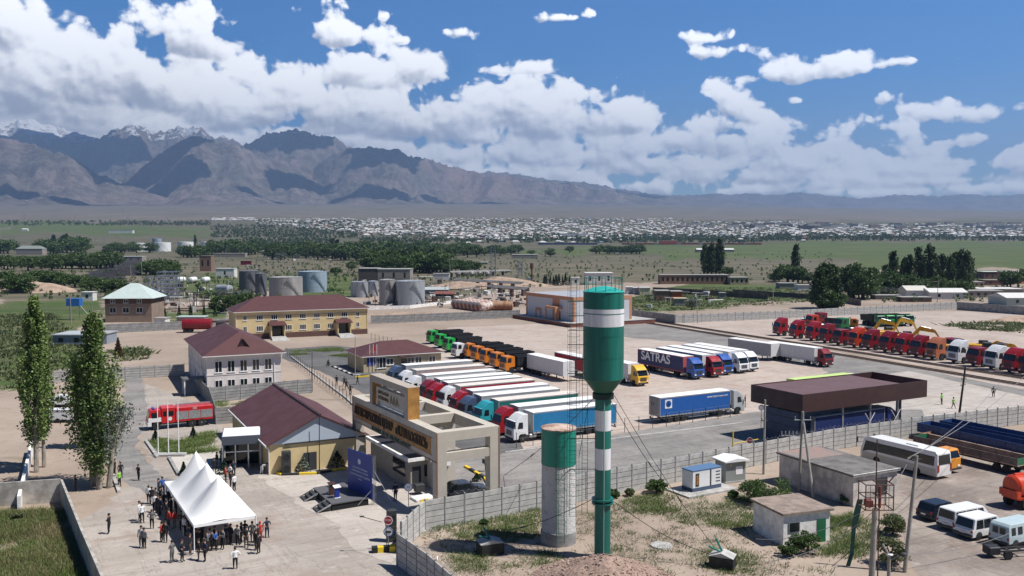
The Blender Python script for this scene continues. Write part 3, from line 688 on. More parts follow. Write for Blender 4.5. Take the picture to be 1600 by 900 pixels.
edged('service_yard', [(1385,790),(1340,745),(1400,728),(1460,700),(1600,690),(1780,690),(1900,1000),(1500,1000),(1420,860)], .012, ground_mat('stained_yard', (.20, .165, .145), (.33, .285, .25), (.25, .22, .2)), 2, .8, 10)
# painted edge line and the railway
b = MB()
p, q = G(1010,757), G(690,815)
def strip(b, p, q, w, z):
    d = (q-p).normalized(); o = Vector((-d.y, d.x, 0))*w/2
    b.quad((p.x-o.x, p.y-o.y, z), (q.x-o.x, q.y-o.y, z), (q.x+o.x, q.y+o.y, z), (p.x+o.x, p.y+o.y, z))
strip(b, G(1160,660), G(790,706), .25, .026); o = struct(b.build('road_marking', mat('worn_line', (.5, .5, .48), .8, var=.3, vscale=.8)))
if o.data.polygons[0].normal.z < 0: o.data.flip_normals()
for k, (a, c) in enumerate([((1008,500), (1760,616)), ((1006,504), (1745,626))]):
    p, q = G(*a), G(*c); d = (q-p).normalized(); o_ = Vector((-d.y, d.x, 0)); rl = p.lerp(q, .5); L = (q-p).length
    r = thing('railway_track', ['pair of rusty rails on the far side of the railway strip', 'pair of rusty rails nearest the gravel truck yard'][k], 'railway', p, math.atan2(d.y, d.x), 'railway tracks')
    b = MB(); b.box(0, L, -1.5, 1.5, .0, .06, .0, .2); b.build('ballast', mat('ballast', (.16, .13, .115), .95, var=.3, vscale=2), r)
    for s in (-.76, .76): b = MB(); b.box(0, L, s-.05, s+.05, .1, .24); b.build('rail', mat('rust', (.085, .045, .032), .7), r)
    b = MB()
    for i in range(int(L/.9)): b.box(i*.9, i*.9+.25, -1.25, 1.25, .05, .12)
    stuff(b.build('sleeper', mat('sleeper', (.10, .075, .06), .9), r))

# ------------------------------------------------------------ concrete panel fences
def rep(name, me, par, loc, rz=0.0, sc=None):
    o = bpy.data.objects.new(name, me); C.objects.link(o); o.parent = par; o.location = loc; o.rotation_euler = (0, 0, rz)
    if sc: o.scale = sc
    return o
def fence(label, pts, h, m, spacing=2.1, wire=False, rows=5, world=False, postm=None, group='concrete panel fences around the yards', thin=False):
    P = pts if world else [G(*p) for p in pts]
    r = thing('panel_fence', label, 'fence', P[0], 0, group)
    pm = MB(); pm.box(-.07, .07, -.09, .09, 0, h+.12, .01, .01); pme = pm.mesh('post', postm or CONC2)
    tot = sum((b-a).length for a, b in zip(P, P[1:])); spacing = max(spacing, tot/95.)
    bays = MB(); rh = h/rows
    for k in range(rows):
        bays.mi = 0; bays.mi = 0; bays.box(0.03, .97, -.035, .035, k*rh+.03, (k+1)*rh-.03)
        bays.mi = 1; bays.box(.03, .97, -.015, .015, k*rh-(.029 if k else 0), k*rh+.029)
    bm = bays.mesh('panel', [m, DARK])
    for a, b in zip(P, P[1:]):
        L = (b-a).length; k = max(1, round(L/spacing)); ang = math.atan2(b.y-a.y, b.x-a.x)
        for i in range(k):
            q = a+(b-a)*i/k-P[0]
            jit = rnd.uniform(-.02, .02)
            rep('post', pme, r, (q.x, q.y, 0), ang); rep('panel', bm, r, (q.x, q.y, jit), ang+jit*.2, (L/k, 1, 1))
        if b is P[-1]: q = b-P[0]; rep('post', pme, r, (q.x, q.y, 0), ang)
    if wire:
        w = MB()
        for a, b in zip(P, P[1:]):
            L = (b-a).length; k = int(L/.22); d = (b-a)/k; pr = None; a0 = a-P[0]
            for i in range(k+1):
                t = i*1.9+rnd.uniform(-.5, .5); q = a0+d*i+Vector((.16*math.cos(t)*d.normalized().y, -.16*math.cos(t)*d.normalized().x, h+.28+.16*math.sin(t)))
                if pr is not None: w.tube(pr, q, .011, n=3, cap=False)
                pr = q
        w.build('razor_wire', STEEL, r)
    return r
FH = 2.75
FC = mat('fence_concrete', (.47, .46, .44), .9, var=.2, vscale=1.4, bump=.3)
fence('tall pale concrete panel fence with razor wire running along the road past the water tower', [(664,827),(756,811),(1010,762),(1302,703),(1440,682),(1590,664),(1720,646)], FH, FC, 2.1, True)
fence('short bend of pale concrete fence beside the stop sign, its corner towards the gate', [(664,828),(645,846),(627,866)], FH, FC, 1.6)
fence('concrete fence leaving the picture at the bottom, its shaded side facing the forecourt', [(621,884),(668,920),(735,985)], FH, FC, 1.7, True)
fence('weathered panel fence behind the two tall poplars', [(84,598),(196,592),(288,587)], 2.3, FC, 2.6)
fence('panel fence standing in front of the white two storey building', [(329,629),(400,622),(487,614)], 2.5, CONC2, 2.5)
fence('panel fence running from the red fire truck to the white two storey building', [(308,611),(327,630),(337,662)], 2.5, CONC2, 2.2)
fence('panel fence behind the brown roofed warehouse, below the white building', [(338,663),(365,661)], 2.5, CONC2, 2.2)
fence('long fence at the foot of the brick house with the pale hipped roof', [(140,522),(290,515),(392,508)], 2.6, CONC2, 3)
fence('concrete fence between the storage tanks and the bare yard', [(580,506),(700,501),(812,496)], 2.6, CONC2, 3)
fence('pale concrete fence along the far side of the truck yard, below the poplar grove', [(1056,505),(1200,499),(1350,491),(1495,483)], 2.7, FC, 3.2)
def wall(label, pts, h, th, m, name='concrete_wall', world=False, group=None, cat='wall'):
    P = pts if world else [G(*p) for p in pts]
    o = thing(name, label, cat, P[0], 0, group) if False else None
    b = MB()
    for a, c in zip(P, P[1:]):
        d = (c-a).normalized(); n_ = Vector((-d.y, d.x, 0))*th/2; a_, c_ = a-P[0], c-P[0]+d*th*.0
        vs = [a_-n_, c_-n_, c_+n_, a_+n_]; b.add([(v.x, v.y, 0) for v in vs]+[(v.x, v.y, h) for v in vs], [(0, 3, 2, 1), (4, 5, 6, 7), (0, 1, 5, 4), (1, 2, 6, 5), (2, 3, 7, 6), (3, 0, 4, 7)])
    o = b.build(name, m); o.location = P[0]; tag(o, label, cat, group); return o
WALLC = mat('old_wall', (.40, .375, .34), .9, var=.3, vscale=.9, bump=.4)
wall('dark solid concrete wall right of the orange trimmed warehouse', [(940,492),(985,497),(1055,506)], 2.9, .25, CONC2)
wall('dark concrete wall at the far right end of the truck yard', [(1495,484),(1600,492),(1720,500)], 3.0, .25, CONC2)
wall('long concrete wall running down to the lower left corner, its shaded side facing the weeds', [(97,785),(128,868),(165,960)], 2.4, .22, WALLC)
wall('concrete wall along the top of the weedy plot in the lower left corner', [(-60,795),(0,791),(96,784)], 2.4, .22, WALLC)
wall('low white painted wall between the two poplars and the left edge', [(50,708),(38,765),(30,800)], 1.6, .3, WHITEW)
wall('brown boundary wall beyond the scrub right of the white office block', [(1020,457),(1100,461),(1200,468)], 2.6, .3, mat('mud_wall', (.17, .13, .10), .95, var=.3, vscale=.4))
wall('old dark wall in front of the poplar grove', [(1145,505-45),(1300,470),(1345,478)], 2.4, .3, mat('mud_wall2', (.14, .115, .095), .95, var=.3, vscale=.4))
wall('white washed wall round the foot of the storage tanks', [(575,484),(640,482),(705,474)], 1.2, .4, WHITEW)

# ------------------------------------------------------------ buildings
def win_mesh(w, h, key={}, fr=PLASW, mull=2):
    k = (round(w, 2), round(h, 2), mull)
    if k not in key:
        f = MB(); t = .09
        f.box(-w/2, w/2, -.05, .0, -h/2, -h/2+t); f.box(-w/2, w/2, -.05, .0, h/2-t, h/2); f.box(-w/2, -w/2+t, -.05, 0, -h/2+t, h/2-t); f.box(w/2-t, w/2, -.05, 0, -h/2+t, h/2-t)
        for i in range(1, mull): x = -w/2+w*i/mull; f.box(x-t/2, x+t/2, -.045, 0, -h/2+t, h/2-t)
        f.box(-w/2-.08, w/2+.08, -.14, .0, -h/2-.07, -h/2-.005)
        g = MB(); g.box(-w/2+t, w/2-t, -.03, -.005, -h/2+t, h/2-t)
        key[k] = (f.mesh('window', fr), g.mesh('pane', GLASS))
    return key[k]
def window(par, x, y, z, w, h, rz=0.0, mull=2):
    a, b = win_mesh(w, h, mull=mull); o = rep('window', a, par, (x, y, z), rz); rep('pane', b, o, (0, 0, 0)); return o
def frame_of(N_, R_, L_):
    d = (R_-N_); w = d.length; ang = math.atan2(d.y, d.x); e = L_-N_; dep = -e.x*math.sin(ang)+e.y*math.cos(ang)
    return ang, w, dep
def hip_roof(w, d, z, rise, oh, cut_l=True, cut_r=True, th=.14, inset=None, gable_front=False):
    b = MB(); x0, x1, y0, y1 = -oh, w+oh, -oh, d+oh; ins = inset if inset is not None else min(w, d)/2+oh
    if w >= d: r0, r1 = (x0+ins, (y0+y1)/2), (x1-ins, (y0+y1)/2)
    else: r0, r1 = ((x0+x1)/2, y0+ins), ((x0+x1)/2, y1-ins)
    vs = [(x0, y0, z), (x1, y0, z), (x1, y1, z), (x0, y1, z), (*r0, z+rise), (*r1, z+rise)]
    b.add(vs, [(0, 1, 5, 4), (1, 2, 5), (2, 3, 4, 5), (3, 0, 4)] if w >= d else [(0, 1, 4), (1, 2, 5, 4), (2, 3, 5), (3, 0, 4, 5)])
    b.mi = 1; b.box(x0, x1, y0, y1, z-th, z-.003)
    return b
# white two storey building, dormer in the hipped end
ZE = 7.0
n_, r_, l_ = G(316,557.5,ZE), G(447.5,550.3,ZE), G(281.5,529.5,ZE)
ang, w, dep = frame_of(n_, r_, l_); oh = .8
w -= 2*oh; dep = max(dep-2*oh, 15)
o0 = n_+Vector((math.cos(ang)*oh-math.sin(ang)*oh, math.sin(ang)*oh+math.cos(ang)*oh, 0)); print('cream', w, dep, math.degrees(ang))
r = thing('office_building', 'white two storey building with brown hipped roof and a triangular dormer', 'building', (o0.x, o0.y, 0), ang)
CREAM = mat('pink_white_plaster', (.74, .68, .65), .85, var=.1, vscale=.35, bump=.15)
b = MB(); b.box(0, w, 0, dep, 0, ZE-.14); b.build('wall', CREAM, r)
b = MB(); b.box(-.06, w+.06, -.06, dep+.06, 3.55, 3.75); b.build('string_course', CREAM, r)
b = hip_roof(w, dep, ZE, 3.4, oh, inset=(w+2*oh)*.42); rf = b.build('roof', [ROOFB, PLASW], r)
b = MB(); xm = w/2; b.add([(xm-1.3, 1.2, ZE+.75), (xm+1.3, 1.2, ZE+.75), (xm, 1.2, ZE+2.35), (xm, 4.6, ZE+2.3), (xm-1.35, 1.0, ZE+.72), (xm+1.35, 1.0, ZE+.72), (xm, .95, ZE+2.5)], [(0, 1, 2), (4, 0, 2, 6), (1, 5, 6, 2), (4, 6, 3), (6, 5, 3)]); b.build('dormer', mat('dormer_dark', (.05, .025, .025), .6), rf)
for i in range(5):
    window(r, 1.9+i*(w-3.4)/4.35, 0, 5.0, 1.25, 2.0); window(r, 1.9+i*(w-3.4)/4.35, 0, 1.9, 1.3, 1.7)
for i in range(6): window(r, 0, 1.5+i*(dep-3)/5, 5.0, 1.2, 2.0, -math.pi/2); window(r, 0, 1.5+i*(dep-3)/5, 1.9, 1.2, 1.7, -math.pi/2)
b = MB(); b.tube((w-1.2, -.12, .1), (w-1.2, -.12, 5.9), .06); b.tube((w-1.2, -.12, 5.9), (w+.2, -.7, 6.85), .06); b.build('drainpipe', PLASW, r)
b = MB(); b.box(-3.6, -.02, 2.0, 5.2, 2.75, 2.95); b.box(-3.75, -3.6, 1.9, 5.3, 2.7, 3.05); b.build('porch_roof', mat('porch_grey', (.12, .12, .13), .7), r)
for y in (2.2, 5.0): b = MB(); b.box(-3.5, -3.3, y-.1, y+.1, 0, 2.75); b.build('porch_post', WHITEW, r)
b = MB(); b.box(-.05, -.0, 3.0, 4.2, .2, 2.3); b.build('door', DARK, r)
# yellow two storey building
ZE = 7.4
n_, r_, l_ = G(364.4,488.2,ZE), G(578.9,480.9,ZE), G(350.6,482.5,ZE)
ang, w, dep = frame_of(n_, r_, l_); print('yellow', w, dep, math.degrees(ang)); oh = .7; w -= 2*oh; dep = 13.0
o0 = n_+Vector((math.cos(ang)*oh-math.sin(ang)*oh, math.sin(ang)*oh+math.cos(ang)*oh, 0))
r = thing('office_building', 'long yellow two storey building with brown roof and two porches', 'building', (o0.x, o0.y, 0), ang)
YEL = mat('yellow_brick', (.62, .49, .27), .85, var=.07, vscale=.4, bump=.1)
b = MB(); b.box(0, w, 0, dep, 1.45, ZE-.14); b.build('wall', YEL, r)
b = MB(); b.box(-.1, w+.1, -.1, dep+.1, 0, 1.44); b.build('plinth', mat('brown_tile', (.12, .065, .055), .6, var=.15), r)
b = MB(); b.box(-.08, w+.08, -.05, 0, ZE-1.3, ZE-1.15); b.build('cornice', mat('tan_band', (.36, .29, .18), .8), r)
b = hip_roof(w, dep, ZE, 3.6, oh); b.build('roof', [ROOFB, PLASW], r)
sp = w/9.35
por = (2.62, 7.35)
for i in range(9):
    x = sp*(.62+i); ww = 1.0 if i in (0, 8) else 1.75
    window(r, x, 0, 5.75, ww, 1.45, mull=2 if ww < 1.5 else 3)
    if i not in (2, 7): window(r, x, 0, 2.75, ww, 1.45, mull=2 if ww < 1.5 else 3)
for x in (sp*2.75, sp*7.45):
    b = MB(); b.box(x-1.9, x-1.6, -2.6, 0, .7, 3.7); pb = b.build('porch', YEL, r); b = MB(); b.box(x+1.6, x+1.9, -2.6, 0, .7, 3.7); b.build('porch_wall', YEL, pb)
    b = MB(); b.add([(x-2.3, -3.1, 3.75), (x+2.3, -3.1, 3.75), (x+2.1, 0, 4.6), (x-2.1, 0, 4.6), (x-2.3, -3.1, 3.6), (x+2.3, -3.1, 3.6), (x+2.3, 0, 3.6), (x-2.3, 0, 3.6)], [(0, 1, 2, 3), (0, 4, 5, 1), (1, 5, 6, 2), (0, 3, 7, 4), (4, 7, 6, 5)]); b.build('porch_roof', ROOFB, pb)
    b = MB(); b.box(x-1.6, x+1.6, -.15, -.01, .7, 3.5); b.build('doorway', GLASS, pb)
    b = MB(); b.box(x-1.9, x+1.9, -3.4, -.0, 0, .7); b.add([(x-1.9, -3.4, .7), (x+1.9, -3.4, .7), (x+2.3, -7.2, 0), (x-2.3, -7.2, 0), (x-1.9, -3.4, 0), (x+1.9, -3.4, 0)], [(0, 3, 2, 1), (0, 4, 3), (1, 2, 5)]); b.build('ramp', CONC, pb)
for x in (0.05, w-.05): b = MB(); b.tube((x, -.12, .1), (x, -.12, 7.2), .06); b.build('drainpipe', PLASW, r)
# small yellow administration building
ZE = 3.3
n_, r_, l_ = G(565,557.8,ZE), G(696,550,ZE), G(535.5,551,ZE)
n_, r_ = G(565,557.8,ZE), G(696,550,ZE); ang = math.atan2(r_.y-n_.y, r_.x-n_.x); w = (r_-n_).length; print('admin', w, math.degrees(ang)); ang = R(27); oh = .6; w -= 1.2; dep = 11.0
o0 = n_+Vector((math.cos(ang)*oh-math.sin(ang)*oh, math.sin(ang)*oh+math.cos(ang)*oh, 0))
r = thing('gate_office', 'single storey yellow office with brown hipped roof and blue notice board', 'building', (o0.x, o0.y, 0), ang)
TAN = mat('tan_brick', (.47, .39, .25), .85, var=.12, vscale=.6)
b = MB(); b.box(0, w, 0, dep, 0, ZE-.14); b.build('wall', TAN, r)
b = hip_roof(w, dep, ZE, 2.3, oh); b.build('roof', [ROOFB, PLASW], r)
for f in (.33, .60, .70, .88): window(r, w*f, 0, 1.9, 1.5, 1.3)
window(r, 3.6, 0, 1.8, 2.2, 2.2, mull=3)
b = MB(); b.box(.7, 2.3, -.1, -.02, 1.4, 3.0); b.build('notice_board', mat('board_blue', (.02, .04, .22), .5), r)
b = MB(); b.box(w*.43, w*.43+3, -1.6, 0, 2.85, 3.0); pr_ = b.build('porch_roof', ROOFB, r); b = MB(); b.box(w*.43+.8, w*.43+2, -.06, -.01, 0, 2.3); b.build('door', GLASS, r)
for k in range(3):
    b = MB(); q = G(578+k*5.5, 582-k*.4); b.tube((0, 0, 0), (0, 0, 5.6), .05); f = thing('flagpole', ['first slim flagpole in front of the low yellow office', 'middle flagpole before the low yellow office, with a red flag', 'third slim flagpole nearest the white entrance of the yellow office'][k], 'flagpole', q, 0, 'flagpoles before the yellow office'); b.build('pole', WHITEW, f)
    if k == 1: b = MB(); b.quad((.05, 0, 4.2), (.45, .1, 4.3), (.4, .1, 5.4), (.05, 0, 5.4)); b.build('flag', mat('flag_red', (.45, .03, .03), .6), f)
# brown roofed warehouse with gable towards the tent
ZE = 3.4
n_, l_ = G(415.5,698,ZE), G(355,638.5,ZE)
ang = math.atan2(l_.y-n_.y, l_.x-n_.x)-math.pi/2; print('wh', (l_-n_).length, math.degrees(ang)); dep = (l_-n_).length-.8
ap = G(511.5,656,ZE+3.1); e = ap-n_; hw = e.x*math.cos(ang)+e.y*math.sin(ang); w = 2*hw; print('wh w', w)
r = thing('warehouse', 'yellow warehouse with broad brown gable roof behind the blue stage screen', 'building', (n_.x, n_.y, 0), ang)
b = MB(); b.box(.5, w-.5, .5, dep-.3, 0, ZE); b.build('wall', YEL, r)
b = MB(); oh = .0
b.add([(0, 0, ZE), (w, 0, ZE), (w/2, 0, ZE+3.1), (0, dep, ZE), (w, dep, ZE), (w/2, dep, ZE+3.1), (0, 0, ZE-.15), (w, 0, ZE-.15), (w/2, 0, ZE+2.93), (0, dep, ZE-.15), (w, dep, ZE-.15), (w/2, dep, ZE+2.93)],
      [(0, 2, 5, 3), (2, 1, 4, 5), (6, 9, 11, 8), (8, 11, 10, 7), (0, 6, 8, 2), (2, 8, 7, 1), (0, 3, 9, 6), (1, 7, 10, 4), (3, 5, 11, 9), (5, 4, 10, 11)]); b.build('roof', ROOFB, r)
b = MB(); b.box(w/2-.15, w/2+.15, -.05, dep+.05, ZE+3.02, ZE+3.2); b.build('ridge_cap', mat('ridge_dark', (.05, .022, .022), .6), r)
b = MB(); b.prism([(.55, ZE+.02), (w-.55, ZE+.02), (w/2, ZE+2.85)], .35, .5, 'y'); b.build('gable', mat('gable_blue', (.42, .48, .56), .6), r)
b = MB(); b.box(2.2, w-.5, .32, .49, ZE-.12, ZE+.05); b.build('gable_trim', DARK, r)
b = MB(); b.box(4.4, 5.9, .42, .5, 0, 2.1); b.build('door', DARK, r)
b = MB(); b.tube((.4, .4, .1), (.4, .4, 3.0), .06); b.tube((.4, .4, 3.0), (.05, .05, 3.3), .06); b.build('drainpipe', PLASW, r)
b = MB(); b.box(0-.05, 0.05, 0, dep, ZE-.16, ZE+.03); b.build('gutter', PLASW, r)
# glazed entrance portal against the warehouse's left side
q1, q2 = G(346,683,3.9), G(399,680,3.9); ang2 = math.atan2(q2.y-q1.y, q2.x-q1.x); print('portal', (q2-q1).length, math.degrees(ang2))
r = thing('entrance_portal', 'glazed grey entrance portal with white roof on the warehouse side', 'porch', (q1.x, q1.y, 0), ang2)
wq = (q2-q1).length+.6
GREYP = mat('panel_grey', (.10, .115, .15), .35, .3)
b = MB(); b.box(0, wq, 0, 5.0, 2.9, 3.9); b.build('fascia', GREYP, r)
b = MB(); b.box(.1, wq-.1, .1, 4.9, 3.905, 3.93); b.build('roof', TARP, r)
b = MB(); b.box(0.3, wq, 2.6, 2.68, 0, 2.9); b.box(.15, .22, .3, 4.9, 0, 2.9); b.build('glass_wall', GLASS, r)
b = MB()
for x in (0, wq*.33, wq*.66, wq-.15): b.box(x, x+.14, .02, .16, 0, 2.9)
b.box(0, wq, .02, .12, 2.0, 2.1); b.box(0, .12, 0, 5, 0, .12); b.box(.0, .14, 4.8, 5, 0, 2.9); b.build('frame', mat('portal_frame', (.35, .38, .42), .4, .5), r)
# pale hipped roof brick house on the left
ZE = 7.7
n_, r_ = G(160,466.5,ZE), G(241,465.5,ZE); w = (r_-n_).length-1; ang = R(3); print('house', w)
r = thing('brick_house', 'brown brick two storey house with pale grey green hipped roof', 'building', (n_.x+.5, n_.y+.5, 0), ang)
BRK = mat('brown_brick', (.27, .20, .155), .9, var=.12, vscale=.5)
b = MB(); b.box(0, w, 0, 12, 0, 6.0); b.build('wall', BRK, r); b = MB(); b.box(-.02, w+.02, -.02, 12.02, 6.0, 7.55); b.build('dark_brick_band', mat('dark_brick', (.12, .07, .055), .9), r)
b = hip_roof(w, 12, ZE, 4.6, .9, inset=7.0); b.build('roof', [mat('pale_tin', (.50, .58, .55), .5, var=.06, vscale=.5), DARK], r)
for f in (.17, .45, .74): window(r, w*f, 0, 3.9, 2.0, 1.7); window(r, w*f, 0, 6.8, 1.5, 1.2)
# orange trimmed warehouse behind the water tower
ZE = 8.9
n_, l_, r_ = G(896.5,464.5,ZE), G(817,457,ZE), G(984.5,461,ZE)
ang = math.atan2(r_.y-n_.y, r_.x-n_.x); e = l_-n_; w = (r_-n_).length; dep = e.length; print('orange wh', w, dep, math.degrees(ang), math.degrees(math.atan2(e.y, e.x)))
ang = R(28)
r = thing('warehouse', 'white warehouse with orange trim on a raised brown loading platform', 'building', (n_.x, n_.y, 0), ang)
dep = 30
LG = mat('light_grey_panel', (.60, .60, .62), .6, var=.04); OR = mat('orange_trim', (.52, .26, .15), .7)
b = MB(); b.box(0, w, 0, dep, 1.3, ZE-1.1); b.build('wall', LG, r)
b = MB(); b.box(-.1, w+.1, -.1, dep+.1, ZE-1.1, ZE); b.build('parapet', OR, r)
b = MB(); b.box(.3, w-.3, .3, dep-.3, ZE-.12, ZE+.01); b.build('roof', mat('grey_roofing', (.36, .38, .42), .7), r)
for (x0, x1, y0, y1) in ((-.08, .7, -.08, .7), (w-.7, w+.08, -.08, .7), (-.08, .7, dep-.7, dep+.08), (-.08, .3, dep*.28, dep*.42)): b = MB(); b.box(x0, x1, y0, y1, 1.3, ZE-1.1); b.build('pilaster', OR, r)
b = MB(); b.box(-3.4, w+7, -3.2, dep+3.5, 0, 1.15); pl = b.build('loading_platform', mat('brown_red', (.20, .075, .055), .8, var=.1), r)
b = MB(); b.box(-3.5, w+7.1, -3.3, dep+3.6, 1.15, 1.28); b.build('platform_deck', CONC, pl)
b = MB(); b.box(-2.6, -.1, dep*.22, dep*.44, 4.9, 5.6); b.box(-2.6, -2.2, dep*.22, dep*.22+.5, 1.28, 4.9); b.box(-2.6, -2.2, dep*.44-.5, dep*.44, 1.28, 4.9); b.build('door_canopy', OR, r)
b = MB(); b.box(-.05, 0, dep*.26, dep*.40, 1.3, 4.0); b.build('gate', DARK, r)
b = MB(); b.box(-.12, 0, dep*.66, dep*.79, 1.3, 4.3); b.build('door_surround', OR, r); b = MB(); b.box(-.15, -.1, dep*.69, dep*.75, 1.3, 3.4); b.build('door', LG, r)
for k in range(3): window(r, w*(.2+.25*k), 0, 4.1, 1.6, 1.2)
# brown canopy with the weighbridge
ZB, ZT = 4.7, 7.0
B_, C_, A_ = G(1254,645.4,ZB), G(1448.3,620.1,ZB), G(1170.5,627.6,ZB)
ang = math.atan2(C_.y-B_.y, C_.x-B_.x); w = (C_-B_).length; e = A_-B_; dep = -e.x*math.sin(ang)+e.y*math.cos(ang); ZT = HT(B_, 616.9)
print('canopy', w, dep, math.degrees(ang), math.degrees(math.atan2(e.y, e.x)), ZT)
BRN = mat('brown_sheet', (.058, .028, .027), .5, var=.1, vscale=.6)
r = thing('weighbridge_canopy', 'large dark brown canopy over the truck check lane on steel posts', 'canopy', (B_.x, B_.y, 0), ang)
b = MB(); t_ = .12
b.box(0, w, 0, t_, ZB, ZT); b.box(0, w, dep-t_, dep, ZB, ZT); b.box(0, t_, t_, dep-t_, ZB, ZT); b.box(w-t_, w, t_, dep-t_, ZB, ZT); b.build('fascia', BRN, r)
b = MB(); b.add([(t_, t_, ZT-.12), (w-5, t_, ZT-.12), (w-5, dep-t_, ZT-.12), (t_, dep-t_, ZT-.12), (w-t_, t_, ZT-1.7), (w-t_, dep-t_, ZT-1.7)], [(0, 1, 2, 3), (1, 4, 5, 2)]); b.build('roof', mat('brown_sheet_roof', (.135, .078, .078), .6, var=.06, vscale=.4), r)
b = MB(); b.box(t_, w-t_, t_, dep-t_, ZB+.05, ZB+.12); b.build('ceiling', CONC2, r)
for x in (.8, w*.33, w*.55, w*.78): b = MB(); b.box(x-.15, x+.15, .5, .8, 0, ZB); b.build('post', STEEL, r)
for y in (dep*.33, dep-.6): b = MB(); b.box(w-1.9, w-1.55, y-.15, y+.15, 0, ZB); b.build('post', DARK, r)
b = MB(); b.box(.6, w*.34, 1.2, dep-2.2, .0, 4.4); cb = b.build('cabin', mat('cabin_blue', (.045, .07, .13), .5, var=.1), r)
b = MB()
for z in (1.2, 2.4, 3.5): b.box(.57, .62, 1.2, dep-2.2, z, z+.08); b.box(.6, w*.34, 1.15, 1.2, z, z+.08)
b.build('cladding_joint', DARK, cb)
b = MB(); b.box(w*.40, w*.62, 1.4, 4.0, 0, 3.6); b.build('booth', mat('booth_grey', (.2, .2, .2), .7), r)
for f in (.42, .66):
    for s in (-1, 1):
        pass
for f in (.45, .66):
    x = w*f; q = thing('barrier_cross', 'white steel cross behind the fence, %s' % ('left of the pair under the canopy' if f < .5 else 'right of the pair under the canopy'), 'barrier', (B_.x+math.cos(ang)*x+math.sin(ang)*1.4, B_.y+math.sin(ang)*x-math.cos(ang)*1.4, 0), ang, 'white crosses at the fence')
    for s in (-1, 1): b = MB(); b.tube((-.9*s, 0, 1.6), (.9*s, 0, 3.9), .05); b.build('bar', PLASW, q)

# ------------------------------------------------------------ the gate
ZG = 8.2
N_, L_, R_ = G(682.8,676.7,ZG), G(547.7,618.1,ZG), G(780.8,665.4,ZG)
eL, eR = L_-N_, R_-N_; print('gate', eL.length, math.degrees(math.atan2(eL.y, eL.x)), eR.length, math.degrees(math.atan2(eR.y, eR.x)))
ang = (math.atan2(eL.y, eL.x)+math.atan2(eR.y, eR.x))/2+R(45)-R(90)+R(90)-R(90); ang = (math.atan2(eR.y, eR.x)+math.atan2(eL.y, eL.x)-math.pi/2)/2
GL_, GW = eL.length, eR.length
# local frame: x along the short side (to the right), y along the long sign front (away to the left); sign face is x = 0
gate = thing('gate_structure', 'tall beige entrance gate with gold sign band, open roof frame and raised emblem frame', 'gate', (N_.x, N_.y, 0), ang)
BEI = mat('beige_render', (.49, .445, .38), .8, var=.06, vscale=.5); BEI2 = mat('warm_beige', (.40, .35, .30), .8, var=.06, vscale=.5); GOLD = mat('gold_panel', (.40, .20, .055), .45, var=.25, vscale=1.2); COP = mat('copper_trim', (.36, .16, .09), .5)
cw = 1.05; BH = 2.9
def gb(name, x0, x1, y0, y1, z0, z1, m=BEI, par=gate): b = MB(); b.box(x0, x1, y0, y1, z0, z1); return b.build(name, m, par)
gb('sign_beam', 0, cw, 0, GL_, ZG-BH, ZG); gb('roof_beam', GW-cw, GW, 0, GL_, ZG-1.15, ZG-.002)
for y in (0, GL_*.34, GL_*.66, GL_-cw*.8): gb('cross_beam', cw, GW-cw, y, y+(cw if y == 0 else .8), ZG-(.95 if y == 0 else .9), ZG-.004)
gb('cross_beam', cw, GW-cw, .05, cw-.1, ZG-2.95, ZG-2.1)
for (x, y) in ((0, 0), (0, GL_-cw), (GW-cw, 0), (GW-cw, GL_-cw)): gb('column', x+.002, x+cw-.002, y+.002, y+cw-.002, 0, ZG-.9 if x else ZG-BH)
for (x, y) in ((GW*.5, GL_*.38), (GW*.5, GL_*.80), (GW-cw, GL_*.42)): gb('column', x, x+cw, y, y+cw, 0, ZG-.9 if x > GW*.6 else ZG-1.0)
gb('cross_beam', cw, GW-cw, GL_*.38+.1, GL_*.38+cw-.1, ZG-1.6, ZG-.9)
gb('gold_band', -.04, .0, GL_*.06, GL_*.95, ZG-2.35, ZG-.75, GOLD)
for (y0, y1, z0, z1) in ((0, GL_, ZG-BH-.06, ZG-BH), (GL_*.05, GL_*.96, ZG-2.42, ZG-2.35), (GL_*.05, GL_*.96, ZG-.75, ZG-.68)): gb('trim', -.06, .02, y0, y1, z0, z1, COP)
for y in (-.06, GW*0+0.0): pass
gb('corner_trim', -.05, .06, -.05, .06, 0, ZG-.1, COP); gb('corner_trim', GW-.06, GW+.05, -.05, .06, 0, ZG-.1, COP); gb('corner_trim', -.05, .06, GL_-.06, GL_+.05, 0, ZG-.1, COP)
rot = (math.pi/2, 0, -math.pi/2)
LET = mat('dark_letters', (.035, .022, .014), .5)
text_mesh('lettering', 'ЛОГИСТИЧЕСКИЙ ЦЕНТР', 1.3, .05, LET, gate, (-.09, GL_*.715, ZG-1.55), rot, sx=.72, bold=.02)
text_mesh('lettering', '«ALTYN LOGISTICS»', 1.45, .05, LET, gate, (-.09, GL_*.26, ZG-1.55), rot, sx=.62, bold=.02)
text_mesh('lettering', 'КООМДУК ЛОГИСТИКАЛЫК БОРБОРУ', .62, .03, mat('green_letters', (.01, .09, .06), .5), gate, (-.03, GL_*.5, ZG-2.66), rot, sx=.95)
